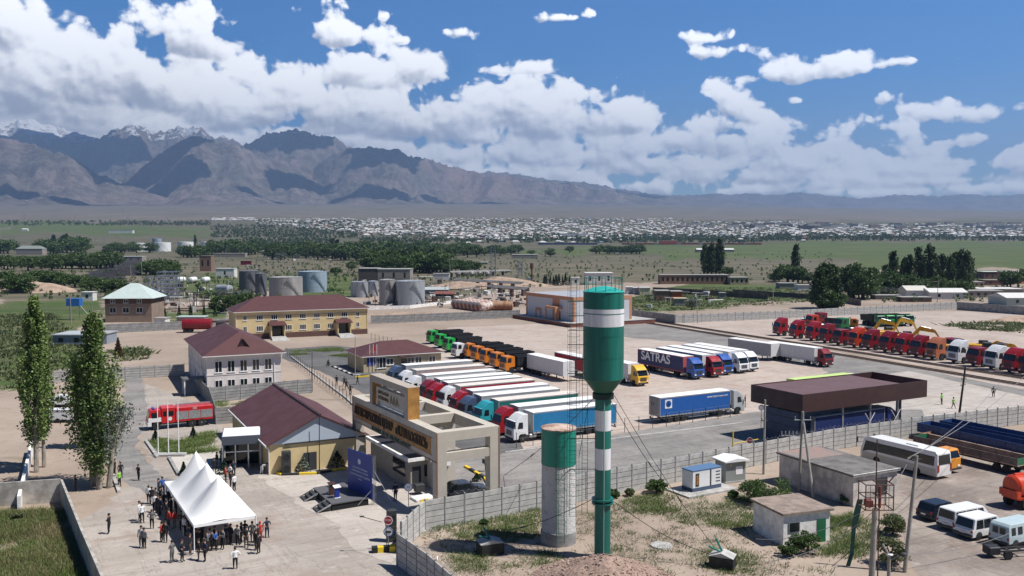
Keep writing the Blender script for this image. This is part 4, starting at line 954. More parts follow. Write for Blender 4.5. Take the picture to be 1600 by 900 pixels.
# emblem frame standing on the beam
def on_beam(px, py):
    q = AT(px, py, 1); o_ = Vector((0, 0, CZ)); d = (q-o_)            # ray hits the plane x_local = 0
    nx, ny = math.cos(ang), math.sin(ang); t = (nx*N_.x+ny*N_.y)/(nx*d.x+ny*d.y); h = o_+d*t
    return -(h.x-N_.x)*math.sin(ang)+(h.y-N_.y)*math.cos(ang), h.z
y_r, z_r = on_beam(637,606.5); y_l, z_l = on_beam(577.5,584); ztp = (z_r+z_l)/2; y_r -= .0; print('emblem', y_r, y_l, z_r, z_l)
fw = .95
ef = gb('emblem_frame', 0, 1.3, y_r, y_r+fw, ZG, ztp, BEI2); gb('frame_side', 0, 1.3, y_l-fw*.8, y_l, ZG+.002, ztp, BEI2, gate); gb('frame_top', 0, 1.3, y_r+fw, y_l-fw*.8, ztp-.75, ztp, BEI2, gate)
gb('frame_gold_side', -.0, 1.302, y_r-.05, y_r, ZG, ztp, GOLD); gb('frame_gold_side', .1, 1.2, y_l-fw*.8-.06, y_l-fw*.8, ZG+.01, ztp-.75, GOLD)
ya, yb = y_r+fw+.35, y_l-fw*.8-.5; zt2 = ztp-1.25
gb('emblem_panel', .3, .9, ya, ya+.6, ZG, zt2, BEI); gb('emblem_panel', .3, .9, yb-.6, yb, ZG, zt2, BEI); gb('emblem_panel', .3, .9, ya+.6, yb-.6, zt2-1.5, zt2-.002, BEI)
b = MB()
for k in range(9):
    z = ZG+.1+k*(zt2-1.7-ZG)/9; b.box(.5, .6, ya+.6, yb-.6, z, z+.07)
for k in range(5): y = ya+.6+(yb-ya-1.2)*(k+.5)/5; b.box(.52, .58, y-.03, y+.03, ZG, zt2-1.5)
b.build('grille', PLASW, gate)
LG2 = mat('bronze_letters', (.14, .085, .03), .5)
def tri_logo(y, z, s):
    b = MB()
    for k in range(3):
        yy = y-k*s*1.1
        b.add([(.27, yy+s*.55, z), (.27, yy+s*.25, z), (.27, yy, z+s*.75), (.27, yy, z+s*1.5), (.27, yy-s*.25, z), (.27, yy-s*.55, z)], [(0, 1, 2, 3), (3, 2, 4, 5)])
    return b.build('emblem', LG2, gate)
tri_logo((ya+yb)/2-.3, zt2-1.3, .75)
text_mesh('lettering', 'КЫРГЫЗСКАЯ', .5, .02, LG2, gate, (.27, (ya+yb)/2+(yb-ya)*.24, zt2-.5), rot, sx=.9); text_mesh('lettering', 'РЕСПУБЛИКА', .5, .02, LG2, gate, (.27, (ya+yb)/2+(yb-ya)*.24, zt2-1.1), rot, sx=.9)
# gatehouse under the gate, flat roofed
def gl(x, y): return Vector((N_.x+math.cos(ang)*x-math.sin(ang)*y, N_.y+math.sin(ang)*x+math.cos(ang)*y, 0))
q = gl(GW*.22, GL_*.42)
gh = thing('gatehouse', 'low beige gatehouse with flat dark roof standing under the entrance gate', 'building', q, ang)
hw_, hd = GW*.62, GL_*.50
gb('wall', 0, hw_, 0, hd, 0, 3.1, mat('gatehouse_beige', (.36, .32, .26), .85, var=.1), gh); gb('roof_slab', -.5, hw_+.4, -.5, hd+.4, 3.1, 3.45, WHITEW, gh); gb('roof', -.2, hw_*.45, -.2, hd+.1, 3.455, 3.47, mat('bitumen', (.02, .02, .028), .8), gh); gb('roof', hw_*.45, hw_+.2, -.2, hd+.1, 3.453, 3.468, mat('roof_membrane', (.42, .44, .46), .7), gh)
gb('window', 1.6, 3.2, -.03, -.005, 1.2, 2.5, GLASS, gh); gb('doorway', .2, 1.2, -.04, -.005, 0, 2.4, DARK, gh); gb('window', -.03, -.005, 1.5, 5, 1.0, 2.6, GLASS, gh)
gb('air_conditioner', 3.8, 4.6, -.35, -.005, 2.1, 2.75, PLASW, gh)
for (a, c, lab) in (((646,783), (676,778), 'white kerb island with a yellow edge under the gate'),):
    p, q2 = G(*a), G(*c); d = (q2-p); L = d.length
    o = thing('kerb_island', lab, 'kerb', p, math.atan2(d.y, d.x)); b = MB(); b.bx(0, L, -.7, .9, 0, .28, .05); b.build('kerb', WHITEW, o)
    b = MB(); b.box(L*.2, L*.62, -.74, -.69, .02, .26); b.build('yellow_stripe', mat('kerb_yellow', (.7, .5, .03), .7), o)

# ------------------------------------------------------------ water tower
base = G(941,872.0); base.z = 0
WT = thing('water_tower', 'green and white banded steel water tower with caged ladder and guy wires', 'water tower', base)
GRN = mat('tower_green', (.012, .155, .125), .38, var=.28, vscale=.8, streak=(1.6, 1.6, .12)); GRT = mat('tower_top_green', (.03, .38, .33), .4, var=.1); TW = mat('tower_white', (.72, .72, .75), .45, var=.16, vscale=.9, streak=(1.6, 1.6, .12))
def hz(py): return HT(base, py)
def rad(px, py): # radius of something px wide at that height
    z = hz(py); return px/2/FPX*math.hypot(base.y*CP-(z-CZ)*SP, 0)
ztop, zlow, zneck = hz(455), hz(590), hz(612)
Rt, Rn = rad(63.5, 520), rad(25.2, 680)
bands = [(hz(858), hz(732), GRN), (hz(732), hz(699.5), TW), (hz(699.5), hz(671.5), GRN), (hz(671.5), hz(640), TW), (hz(640), hz(613), GRN)]
for z0, z1, m_ in bands: b = MB(); b.lathe([(Rn, z0 if z0 > bands[0][0] else 0), (Rn, z1)], 36); b.build('trunk_section', m_, WT, True)
zw0, zw1 = hz(508.5), hz(481.5)
for z0, z1, m_ in ((zlow, zw0, GRN), (zw0, zw1, TW), (zw1, ztop, GRN)): b = MB(); b.lathe([(Rt, z0), (Rt, z1)], 48); b.build('tank_shell', m_, WT, True)
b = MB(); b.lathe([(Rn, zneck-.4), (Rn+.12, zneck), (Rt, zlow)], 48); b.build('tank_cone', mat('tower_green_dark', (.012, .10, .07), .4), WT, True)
b = MB(); b.lathe([(Rt+.04, ztop-.05), (Rt+.04, ztop), (Rt*.55, ztop+.3), (.3, ztop+.42), (.001, ztop+.42)], 48); b.build('tank_roof', GRT, WT, True)
b = MB(); b.lathe([(Rn+.22, zneck-.55), (Rn+.22, zneck-.1)], 32); b.build('collar', mat('collar_dark', (.006, .03, .025), .5), WT, True)
zf = hz(786)
for dz in (0, .32): b = MB(); b.lathe([(Rn+.25, zf+dz), (Rn+.25, zf+dz+.12)], 32); b.build('flange', GRN, WT, True)
for z in [zlow+k*(ztop-zlow)/4 for k in range(1, 4)]+[zlow]: b = MB(); b.lathe([(Rt+.012, z-.03), (Rt+.012, z+.03)], 48); b.build('weld_seam', GRN, WT, True)
b = MB(); b.lathe([(Rn+.008, hz(820)), (Rn+.008, hz(820)+.05)], 32); b.build('weld_seam', GRN, WT, True)
b = MB(); RL = Rt*.93
for k in range(12):
    a = 2*math.pi*k/12; b.tube((RL*math.cos(a), RL*math.sin(a), ztop), (RL*math.cos(a), RL*math.sin(a), ztop+1.15), .03, n=5)
    a2 = 2*math.pi*(k+1)/12
    for z in (.6, 1.12): b.tube((RL*math.cos(a), RL*math.sin(a), ztop+z), (RL*math.cos(a2), RL*math.sin(a2), ztop+z), .025, n=5)
b.build('railing', GRN, WT)
lx, ly = -Rt-.85, -.35; z0 = hz(805); zt_ = ztop+1.1
b = MB(); fr = [(lx-.35, ly), (lx+.35, ly)]
def ladder(b, x, y, z0, z1, wd=.5, cage=True, cr=.42, rungs=.35, t=.021):
    for s in (-1, 1): b.tube((x+s*wd/2, y, z0), (x+s*wd/2, y, z1), t, n=5)
    k = int((z1-z0)/rungs)
    for i in range(k): b.tube((x-wd/2, y, z0+i*rungs), (x+wd/2, y, z0+i*rungs), t*.6, n=4)
    if cage:
        k = int((z1-z0-1)/.95)
        for i in range(k):
            z = z0+1+i*.95; pts = [(x+cr*math.cos(a), y-cr*.5+cr*math.sin(a)-.1, z) for a in [math.pi*(1+j/7.) for j in range(8)]]
            pts = [(x+cr, y, z)]+pts[::-1]+[(x-cr, y, z)]
            for p, q in zip(pts, pts[1:]): b.tube(p, q, t*.7, n=4)
        for j in (0, 2, 4, 6): a = math.pi*(1+(j+.5)/7.); b.tube((x+cr*math.cos(a), y-cr*.5+cr*math.sin(a)-.1, z0+1), (x+cr*math.cos(a), y-cr*.5+cr*math.sin(a)-.1, z1), t*.6, n=4)
ladder(b, lx, ly, z0, zt_, .55, True, .5); b.build('caged_ladder', mat('ladder_green', (.02, .10, .08), .5), WT)
b = MB(); ladder(b, lx+1.0, ly, z0+.3, zlow+2, .45, False); b.tube((lx+.5, ly, z0+5), (lx+1.2, ly, z0+9), .03, n=4)
for z in (z0+4, z0+9, zneck-1.4, z0+6.6, z0+11.5): b.tube((lx-.3, ly, z), (-Rn*.8, -.2, z), .035, n=5)
for k in range(6): z = zlow+.4+k*(ztop-zlow)/6; b.tube((lx-.45, ly, z), (-Rt*.8, -.4, z), .035, n=5)
b.build('ladder_bracket', mat('ladder_green', (.02, .10, .08), .5), WT)
b = MB(); b.tube((.02, -Rn-.12, 0), (.02, -Rn-.12, hz(625)), .045, n=6); b.build('overflow_pipe', mat('pipe_grey', (.25, .4, .36), .5), WT)
# guy wires down to the concrete anchor blocks
anch = [G(752,846), G(1122,882), G(995,757)]
def rel(p, z=0): return (p.x-base.x, p.y-base.y, z)
for (pt, zz) in ((G(758,850), .9), (G(1119,880), 1.1), (G(1112,884), .9), (G(788,745), .2), (G(1045,768), .3)):
    e = Vector(rel(pt, zz)); a = math.atan2(e.y, e.x); s_ = Vector(((Rn+.25)*math.cos(a), (Rn+.25)*math.sin(a), zneck-.3 if zz != .9 else zf+.2))
    b = MB(); pr = s_
    for k in range(1, 11):
        f = k/10; q = s_.lerp(e, f); q.z -= .5*math.sin(math.pi*f); b.tube(pr, q, .03, n=4, cap=False); pr = q
    b.tube(s_.lerp(e, .62)-Vector((0, 0, .45)), s_.lerp(e, .66)-Vector((0, 0, .44)), .07, n=5); b.build('guy_wire', mat('wire', (.03, .035, .035), .5), WT)
for k, (q, rz, sz) in enumerate([(G(766,864), R(20), 1.05), (G(1129,886), R(-25), 1.0)]):
    o = thing('anchor_block', ['black tarred concrete anchor block beside the round shadow, left of the towers', 'black and white anchor block in front of the water tower, right of the gravel mound'][k], 'block', q, rz, 'guy wire anchor blocks')
    b = MB(); b.bx(-sz, sz, -sz*.7, sz*.7, 0, 1.0, .06); b.build('block', mat('tar', (.02, .022, .022), .6, var=.3), o)
    b = MB(); b.add([(-sz, -sz*.7, 1.0), (sz, -sz*.7, 1.0), (sz, sz*.7, 1.0), (-sz, sz*.7, 1.0), (0, -sz*.7, 1.35), (0, sz*.7, 1.35)], [(0, 1, 4), (1, 2, 5, 4), (2, 3, 5), (3, 0, 4, 5)]); b.build('cap', CONC, o)
    b = MB(); b.tube((0, 0, 1.2), (-.6, .1, 2.3), .09, n=6); b.tube((.1, -.1, 1.2), (-1.1, -.3, 1.7), .09, n=6); b.build('anchor_rod', GRN, o)
# squat white brick tower with green tank
q = G(872.5,846)
r = thing('old_tank_tower', 'squat tower of white painted brick with green upper tank and rusty lid', 'tower', q)
R0 = 53/2/FPX*(q.y*CP+(CZ-4)*SP); zt_, zm = HT(q, 669), HT(q, 724)
m_ = bpy.data.materials.new('white_brick'); m_.use_nodes = True; t = m_.node_tree; n = N(t); bs = t.nodes['Principled BSDF']; tc = n.n('ShaderNodeTexCoord').outputs['Object']
sx_ = n.n('ShaderNodeSeparateXYZ', {0: tc}); aa = n.m('MULTIPLY', n.m('ARCTAN2', sx_.outputs[1], sx_.outputs[0]), R0); cc = n.n('ShaderNodeCombineXYZ', {0: aa, 1: sx_.outputs[2], 2: 0.0}).outputs[0]
bk = n.n('ShaderNodeTexBrick', {'Vector': cc, 'Color1': (.88, .87, .86, 1), 'Color2': (.80, .79, .78, 1), 'Mortar': (.62, .60, .58, 1), 'Scale': 3.6, 'Mortar Size': .03})
fl = n.m('MULTIPLY', n.ss(n.noise(tc, 1.3, 8, .72), .55, .62), .38); t.links.new(n.mix(fl, bk.outputs[0], (.30, .26, .23)), bs.inputs['Base Color']); bs.inputs['Roughness'].default_value = .9
bp = n.n('ShaderNodeBump', {'Strength': 1.0, 'Distance': .07, 'Height': n.m('ADD', bk.outputs['Fac'], n.m('MULTIPLY', n.noise(tc, 4, 6, .7), -2.2))}); bp.invert = True; t.links.new(bp.outputs[0], bs.inputs['Normal'])
b = MB(); b.lathe([(R0, .9), (R0*1.0, zm)], 40); b.build('brick_shaft', m_, r, True)
b = MB(); b.lathe([(R0*1.05, 0), (R0*1.05, 1.1)], 40); b.build('plinth', CONC2, r, True)
b = MB(); b.lathe([(R0*1.02, zm), (R0*1.02, zt_)], 40); b.build('tank', mat('old_tank_green', (.012, .22, .165), .45, var=.2, vscale=.6, streak=(1, 1, .2)), r, True)
b = MB(); b.lathe([(R0*1.06, zt_), (R0*1.06, zt_+.1), (R0*.3, zt_+.28), (.001, zt_+.3)], 40); b.build('lid', mat('rusty_lid', (.55, .44, .36), .7, col2=(.26, .13, .09), vscale=.7), r, True)
b = MB(); ladder(b, .1, -R0-.25, .5, zt_+.2, .7, True, .5, .4, .03); b.build('ladder', mat('ladder_teal', (.05, .14, .12), .6), r)
# gravel mound at the foot of the tower
nn = 60; uu = np.linspace(-1, 1, nn); mx, my = np.meshgrid(uu*6.2, uu*6.4); rr_ = np.hypot(mx/6.2, my/6.4)
mh = np.clip(1-rr_, 0, 1)**1.1*2.5+(fbm(mx*.8+3, my*.8, 4, 21)-.5)*.5*np.clip(1-rr_, 0, 1)**.5-.03
q = G(944,914)
o = link('gravel_mound', np_mesh('gravel_mound', np.stack([mx, my, mh], -1).reshape(-1, 3), gridfaces(nn, nn)), m=mat('mound', (.30, .21, .17), .95, var=.35, vscale=3.5, bump=1.0, bscale=9, detail=8)); o.location = q; struct(o)
# ------------------------------------------------------------ painted trucks
def P_(n, *c): return paint(n, c)
RED = P_('red', .33, .012, .02); DRED = P_('dark_red', .22, .01, .018); ORG = P_('orange', .62, .19, .02); YLW = P_('yellow', .75, .42, .02); BLU = P_('blue', .02, .09, .36); NAVY = P_('navy', .018, .03, .16)
TEAL = P_('teal', .03, .34, .40); SLATE = P_('slate', .06, .09, .16); WH = P_('white', .74, .75, .76); SILV = P_('silver', .42, .44, .46); GRNP = P_('green', .02, .36, .06); DGRN = P_('deep_green', .015, .15, .045); PEACH = P_('copper_orange', .48, .16, .08); SCAR = P_('scarlet', .55, .05, .015)
CURG = mat('curtain_grey', (.36, .37, .38), .6, var=.08); CURW = mat('curtain_white', (.66, .66, .66), .6, var=.06); CURB = mat('curtain_blue', (.02, .19, .40), .55, var=.1, vscale=.6); CURN = mat('curtain_navy', (.016, .03, .12), .5, var=.1); CURT = mat('curtain_teal', (.02, .15, .13), .6); CURP = mat('curtain_pinkish', (.42, .30, .28), .6, var=.12); CURR = mat('curtain_red', (.36, .02, .035), .6); CUT = mat('curtain_bright_blue', (.015, .105, .38), .55, var=.05)
BLK = mat('dump_black', (.022, .024, .028), .6); TARP2 = mat('cream_tarp', (.70, .63, .57), .6, var=.1)
LEFT, DOWN, RIGHT = UA+math.pi, UA-math.pi/2, UA
# long row of lorries facing the gate: (far front top corner of the trailer, cab, curtain, roof, label)
ROW = [(818,640,WH,CURB,TARP,'white cabbed lorry with sky blue curtain trailer, nearest in the long row by the gate'),
 (796,631,RED,CURG,TARP,'red cabbed lorry with white roofed grey trailer beside the white cab in the long row'),
 (766,622,TEAL,CURT,TARP2,'turquoise cabbed lorry with dark green curtain trailer in the long row'),
 (740,615,SLATE,CURG,TARP,'slate blue cabbed lorry with grey trailer in the long row behind the gate'),
 (727,607.5,RED,CURW,TARP,'red and white cabbed lorry with white trailer between slate blue and white cabs'),
 (708,600,WH,CURR,TARP2,'white cabbed lorry with red edged trailer in the long row'),
 (690,595,RED,CURG,TARP,'bright red cabbed lorry, nearer of the red pair in the middle of the row'),
 (678,590,DRED,CURG,TARP,'dark red cabbed lorry, farther of the red pair in the middle of the row'),
 (656,584,WH,CURW,TARP,'white cabbed lorry beside the red pair, towards the yellow office'),
 (642,576,WH,CURP,TARP2,'white cabbed lorry with dusty pink lettered trailer near the yellow office'),
 (626,568.5,SLATE,CURG,TARP,'grey cabbed lorry parked last in the long row, against the yellow office')]
ZTR = 3.85
for i, (px, py, cab, cur, rf_, lab) in enumerate(ROW):
    loc = loc_for(px, py, ZTR, -2.95, -1.28, LEFT)
    r = semi(lab, cab, cur, loc, LEFT, 'lorries parked in the long row', rf_, CURG, style=i % 2)
    if i == 9: text_mesh('lettering', 'mobile metalero', 1.1, .01, TARP, r, (-11, 1.31, 2.7), (math.pi/2, 0, math.pi))
# two white trailers nose to tail with a yellow tractor
q = loc_for(997,600.5, .5, 0, -1.2, DOWN)
r = semi('yellow cabbed lorry with light grey trailer just behind the water tower', YLW, CURW, q, DOWN, 'lorries in the middle of the yard', style=1)
def lone_trailer(label, px, py, side, front, rz, L=13.6, group='parked trailers without a cab'):
    q = loc_for(px, py, ZTR, -2.95, -1.28, rz); r = thing('parked_trailer', label, 'trailer', q, rz, group); trailer(r, side, TARP, front, -2.95, -2.95-L); return r
lone_trailer('long light grey trailer end to end behind the yellow cabbed lorry', 880,565.5, CURW, CURW, DOWN, 13.6)
lone_trailer('white roofed trailer with dark red side hidden behind the water tower', 925,562, CURR, CURW, DOWN, 13.6)
# five lorries with the navy lettered trailer in front
S5 = [(1085,590.5,BLU,CURN,'blue cabbed lorry with navy curtain trailer lettered in white'), (1115,587.5,RED,CURG,'red cabbed lorry beside the navy lettered trailer'), (1131,583.7,BLU,CURW,'bright blue cabbed lorry, third of the five in a rank'),
      (1155.7,581,WH,CURW,'white cabbed lorry, fourth of the five in a rank'), (1171.5,578.5,WH,CURN,'white cabbed lorry with dark windscreen at the right end of the rank of five')]
for i, (px, py, cab, cur, lab) in enumerate(S5):
    r = semi(lab, cab, cur, loc_for(px, py, .45, 0, -1.24, DOWN), DOWN, 'rank of five lorries', TARP, mat('front_red', (.45, .1, .1), .6) if i == 0 else CURW, style=i % 2); r.scale = (1.07, 1.05, 1.07)
    if i == 0: text_mesh('lettering', 'SATRAS', 2.3, .01, TARP, r, (-11, -1.31, 2.75), (math.pi/2, 0, 0), sx=1.1, bold=.05)
# lorry with the bright blue lettered curtain, driving right
loc = loc_for(1031.3, 622, ZTR, -16.5, -1.28, RIGHT)
r = semi('silver cabbed lorry with bright blue curtain trailer driving along the gravel', SILV, CUT, loc, RIGHT, None, TARP, mat('trailer_end_grey', (.33, .32, .31), .6))
b = MB(); b.box(-15.6, -14.3, -1.315, -1.30, 2.2, 3.5); b.build('logo_panel', TARP, r); b = MB(); b.M = Matrix.Translation((-14.95, -1.32, 2.85)) @ Matrix.Rotation(math.pi/2, 4, 'X'); b.lathe([(.36, 0), (.36, .01), (.48, .01), (.48, 0)], 24); b.build('logo_ring', CUT, r)
text_mesh('lettering', 'TIP', .55, .008, CUT, r, (-14.95, -1.33, 2.85), (math.pi/2, 0, 0)); text_mesh('lettering', 'www.tipeurope.com', .5, .008, TARP, r, (-5.6, -1.31, 3.25), (math.pi/2, 0, 0)); text_mesh('lettering', 'TIP', .6, .008, DARK, r, (-16.56, .4, 2.7), (math.pi/2, 0, -math.pi/2))
# right: lone grey box and red cabbed lorry, blue lorry in the check lane
lone_trailer('grey box trailer standing alone right of the rank of five lorries', 1205,537.5, CURG, CURW, DOWN, 13.6)
semi('dark red cabbed lorry with long white trailer beside the grey box trailer', DRED, CURW, loc_for(1289.6,571.5,.45,0,-1.24,DOWN), DOWN, None, TARP, CURW, style=1)
semi('dark blue lorry waiting under the brown canopy', NAVY, CURN, loc_for(1404,671,.45,0,-1.24,RIGHT), RIGHT, None, mat('tarp_grey', (.3, .3, .3), .7), CURG)
LIM = mat('lime_tarp', (.50, .66, .22), .6)
r = semi('lime green roofed lorry parked behind the brown canopy', WH, LIM, loc_for(1238, 593, 3.85, -16.5, 0, RIGHT), RIGHT, None, LIM, LIM)
# tipper trucks
for i, (px, py) in enumerate([(789,580), (773,573.5), (757,567.5), (743,562.5), (729,557.5)]):
    dumper(['orange tipper with black ribbed body, nearest to the camera in its rank', 'second orange tipper from the front of its rank', 'third orange tipper, middle of its rank', 'fourth orange tipper in its rank', 'farthest orange tipper of its rank, next to the white tippers'][i], ORG, BLK, loc_for(px, py, .6, 0, 1.2, LEFT), LEFT, 'orange tippers with black bodies')
dumper('white tipper standing between orange tippers and green tippers', WH, BLK, loc_for(712,557,.6,0,1.2,LEFT), LEFT, 'tippers in the far left rank')
for i, (px, py) in enumerate([(698,547.5), (685,541), (672,534.5)]):
    dumper(['bright green tipper nearest the white one at the left end of the rank', 'middle bright green tipper at the left end of the rank', 'farthest bright green tipper at the left end of the rank'][i], GRNP, BLK, loc_for(px, py, .6, 0, 1.2, LEFT), LEFT, 'green tippers by the yellow office')
for i, (px, py) in enumerate([(1378,508), (1393,507.5), (1408,507.5), (1423,507)]):
    dumper(['dark green tipper, leftmost of the four by the far fence', 'bright green tipper, second of the four by the far fence', 'deep green tipper, third of the four by the far fence', 'dark green tipper, rightmost of the four by the far fence'][i], GRNP if i == 1 else DGRN, mat('bed_olive', (.03, .04, .03), .6), loc_for(px, py, .6, 0, 0, R(-82)), R(-78), 'green tippers by the far fence')
dumper('orange cabbed tipper with black body in front of the far fence', ORG, BLK, loc_for(1341,513,.6,0,0,R(-20)), R(-24), None)
# the line of tractor units facing the track
TR = [(1211.7,524.6,RED),(1237,529,RED),(1263,532.5,RED),(1284,536.2,DRED),(1305.5,540,DRED),(1330,543.5,SCAR),(1352,547,DRED),(1379,551,DRED),(1403,554.5,RED),(1427.4,558.7,DRED),(1453,562.5,PEACH),(1487,568,WH),(1517,573,DRED),(1545,578,WH),(1574,583,RED),(1601,588,DRED)]
trd = math.atan2(*(lambda a: (a.y, a.x))(G(1760,616)-G(1008,500)))
TL = ['red tractor unit with pale windscreen at the far left end of the line', 'red tractor unit second from the left end of the line', 'bright red tractor unit third from the left end', 'dark red tractor unit fourth from the left end', 'low dark red tractor unit just left of the orange red one', 'orange red tractor unit in the line beside the rails',
      'dark red tractor unit just right of the orange red one', 'dark red tractor unit with a black grille, in front of the yellow excavators', 'bright red tractor unit in front of the second excavator', 'dark red tractor unit immediately left of the copper orange one', 'copper orange tractor unit in the line beside the rails', 'white tractor unit immediately right of the copper orange one',
      'dark red tractor unit between the two white ones', 'white tractor unit nearest the right end of the line', 'red tractor unit second from the right edge', 'red tractor unit cut by the right edge of the picture']
for i, (px, py, c) in enumerate(TR):
    hd = trd-math.pi/2-R(8)+rnd.uniform(-.03, .03); flat_tractor(TL[i], c, G(px, py), hd, 'tractor units lined up beside the rails', high=i not in (4, 12))
for i, (px, py, c, hi, lab) in enumerate([(1262,513,SCAR,False,'red tractor unit parked behind the line, near the white vans'), (1275,509,DRED,False,'dark red tractor unit parked behind the line beside a white van'), (1308,519,DGRN,False,'small green tractor unit behind the line of red ones'), (1478,556,DRED,False,'dark red tractor unit behind the white one at the rails')]):
    flat_tractor(lab, c, G(px, py), trd-math.pi/2-R(8), 'tractor units parked in the second row', hi)
for i, (px, py, lab) in enumerate([(1250,510,'white van behind the red tractor units, left of the pair'), (1298,513,'white van with blue tinted glass behind the red tractor units')]): car(lab, WH, G(px, py), R(-10), 6.0, 2.5, 2.1, 'van', 'van', 'parked_van')
# skeletal chassis behind the line
def chassis(label, p, rz):
    r = thing('bare_trailer', label, 'trailer', p, rz, 'bare trailer frames behind the tractor units'); b = MB(); b.box(-9, 0, -.6, -.4, .95, 1.2); b.box(-9, 0, .4, .6, .95, 1.2)
    for k in range(8): b.box(-8.9+k*1.25, -8.7+k*1.25, -1.2, 1.2, 1.0, 1.12)
    b.build('trailer_frame', DARK, r); b = MB(); b.box(-.4, -.1, -1.2, 1.2, 1.1, 2.4, 0, 0); b.build('headboard', DARK, r)
    for x in (-7.8, -6.5, -5.2):
        for s in (-1, 1): wheel(r, x, s*1.0, .5, .4)
for i, (px, py) in enumerate([(1298,528), (1318,530), (1338,532), (1362,527), (1290,521)]): chassis(['first bare trailer frame behind the dark red units', 'second bare trailer frame behind the orange red unit', 'third bare trailer frame beside the first excavator', 'bare trailer frame left of the yellow excavators', 'bare trailer frame beside the small green tractor unit'][i], G(px, py), trd-math.pi/2-R(8))
# yellow earthmovers
EY = mat('machine_yellow', (.62, .33, .015), .5, var=.15, vscale=1.5)
def excavator(label, p, rz, arm=1.0):
    r = thing('excavator', label, 'excavator', p, rz, 'yellow excavators'); r.scale = (1.15, 1.15, 1.2)
    for s in (-1, 1): b = MB(); b.bx(-2.3, 2.3, min(s*.9, s*1.5), max(s*.9, s*1.5), 0, .95, .2); b.build('track', DARK, r)
    b = MB(); b.bx(-2.6, 1.2, -1.4, 1.4, 1.15, 2.5, .15); b.bx(-2.9, -1.9, -1.3, 1.3, 1.2, 2.8, .2); b.build('engine_house', EY, r)
    b = MB(); b.bx(.0, 1.7, .35, 1.4, 1.6, 3.2, .1); b.build('cab', DARK, r)
    def beam(pts, w, name, m=EY):
        b = MB()
        for (x0, z0, h0), (x1, z1, h1) in zip(pts, pts[1:]): b.add([(x0, -w, z0-h0), (x1, -w, z1-h1), (x1, -w, z1+h1), (x0, -w, z0+h0), (x0, w, z0-h0), (x1, w, z1-h1), (x1, w, z1+h1), (x0, w, z0+h0)], [(0, 1, 2, 3), (7, 6, 5, 4), (0, 4, 5, 1), (3, 2, 6, 7), (1, 5, 6, 2), (0, 3, 7, 4)])
        return b.build(name, m, r)
    beam([(1.0, 1.8, .3), (3.2, 4.6*arm, .45), (6.0, 3.9*arm, .25)], .22, 'boom'); beam([(5.4, 4.5*arm, .15), (6.2, 3.9*arm, .35), (7.6, 1.4, .15)], .16, 'stick')
    b = MB(); b.prism([(7.2, .2), (8.2, .5), (8.3, 1.3), (7.5, 1.6), (7.9, .9)], -.6, .6); b.build('bucket', DARK, r)
    b = MB(); b.tube((1.4, .35, 1.6), (3.1, .35, 3.7*arm), .1, n=6); b.tube((3.4, 0, 5.1*arm), (5.4, 0, 4.6*arm), .09, n=6); b.build('ram', STEEL, r)
excavator('yellow excavator with arched boom, leftmost behind the red units', G(1352,534), R(-8)); excavator('yellow excavator with high arched boom behind the middle of the line', G(1385,534), R(4), 1.05); excavator('yellow excavator with boom stretched to the right behind the line', G(1412,542), R(-12), .85)
excavator('yellow excavator with raised short arm beyond the white unit', G(1528,558), R(-30), .62)
def loader(label, p, rz, col=EY):
    r = thing('wheel_loader', label, 'loader', p, rz, 'wheel loaders'); r.scale = (1.2, 1.2, 1.25); b = MB(); b.bx(-3.2, -.3, -1.1, 1.1, 1.0, 2.3, .15); b.bx(-.2, 1.6, -.9, .9, .9, 1.6, .1); b.build('body', col, r)
    b = MB(); b.bx(-1.1, .4, -.8, .8, 2.2, 3.5, .1); b.build('cab', DARK, r); b = MB(); b.prism([(2.6, .2), (3.9, .2), (3.7, .4), (2.9, .6), (2.8, 1.4)], -1.4, 1.4); b.build('bucket', col, r)
    for s in (-1, 1): wheel(r, -2.3, s*1.15, .75, .6); wheel(r, 1.2, s*1.15, .75, .6); b = MB(); b.add([(1.0, s*.6, 1.6), (3.0, s*.6, .6), (3.0, s*.6, .9), (1.0, s*.6, 2.0)], [(0, 1, 2, 3)]); b.tube((.9, s*.6, 1.8), (3.0, s*.6, .7), .14, n=6); b.build('lift_arm', col, r)
loader('yellow wheel loader with dark cab behind the white unit', G(1500,560), R(-50)); loader('dark cabbed wheel loader with yellow arm near the right edge', G(1566,568), R(-40)); loader('yellow wheel loader behind the right white unit', G(1545,566), R(-20))
for i, (px, py) in enumerate([(1455,546), (1472,548), (1490,549)]):
    r = thing('farm_implement', ['left red farm implement behind the tractor line', 'middle red farm implement behind the tractor line', 'right red farm implement behind the tractor line'][i], 'machine', G(px, py), R(-25), 'red farm implements'); b = MB()
    b.box(-1.6, 1.6, -.8, .8, .8, 1.4, .3, .2); b.build('hopper', RED, r); b = MB(); b.tube((-2, 0, .6), (2.2, 0, .6), .08, n=5); b.tube((-1, 0, .6), (-1.5, 0, 2.2), .06, n=5); b.tube((1, -.8, .4), (1, .8, .4), .05, n=5); b.build('frame', DRED, r)
    for s in (-1, 1): wheel(r, 0, s*1.0, .5, .25)

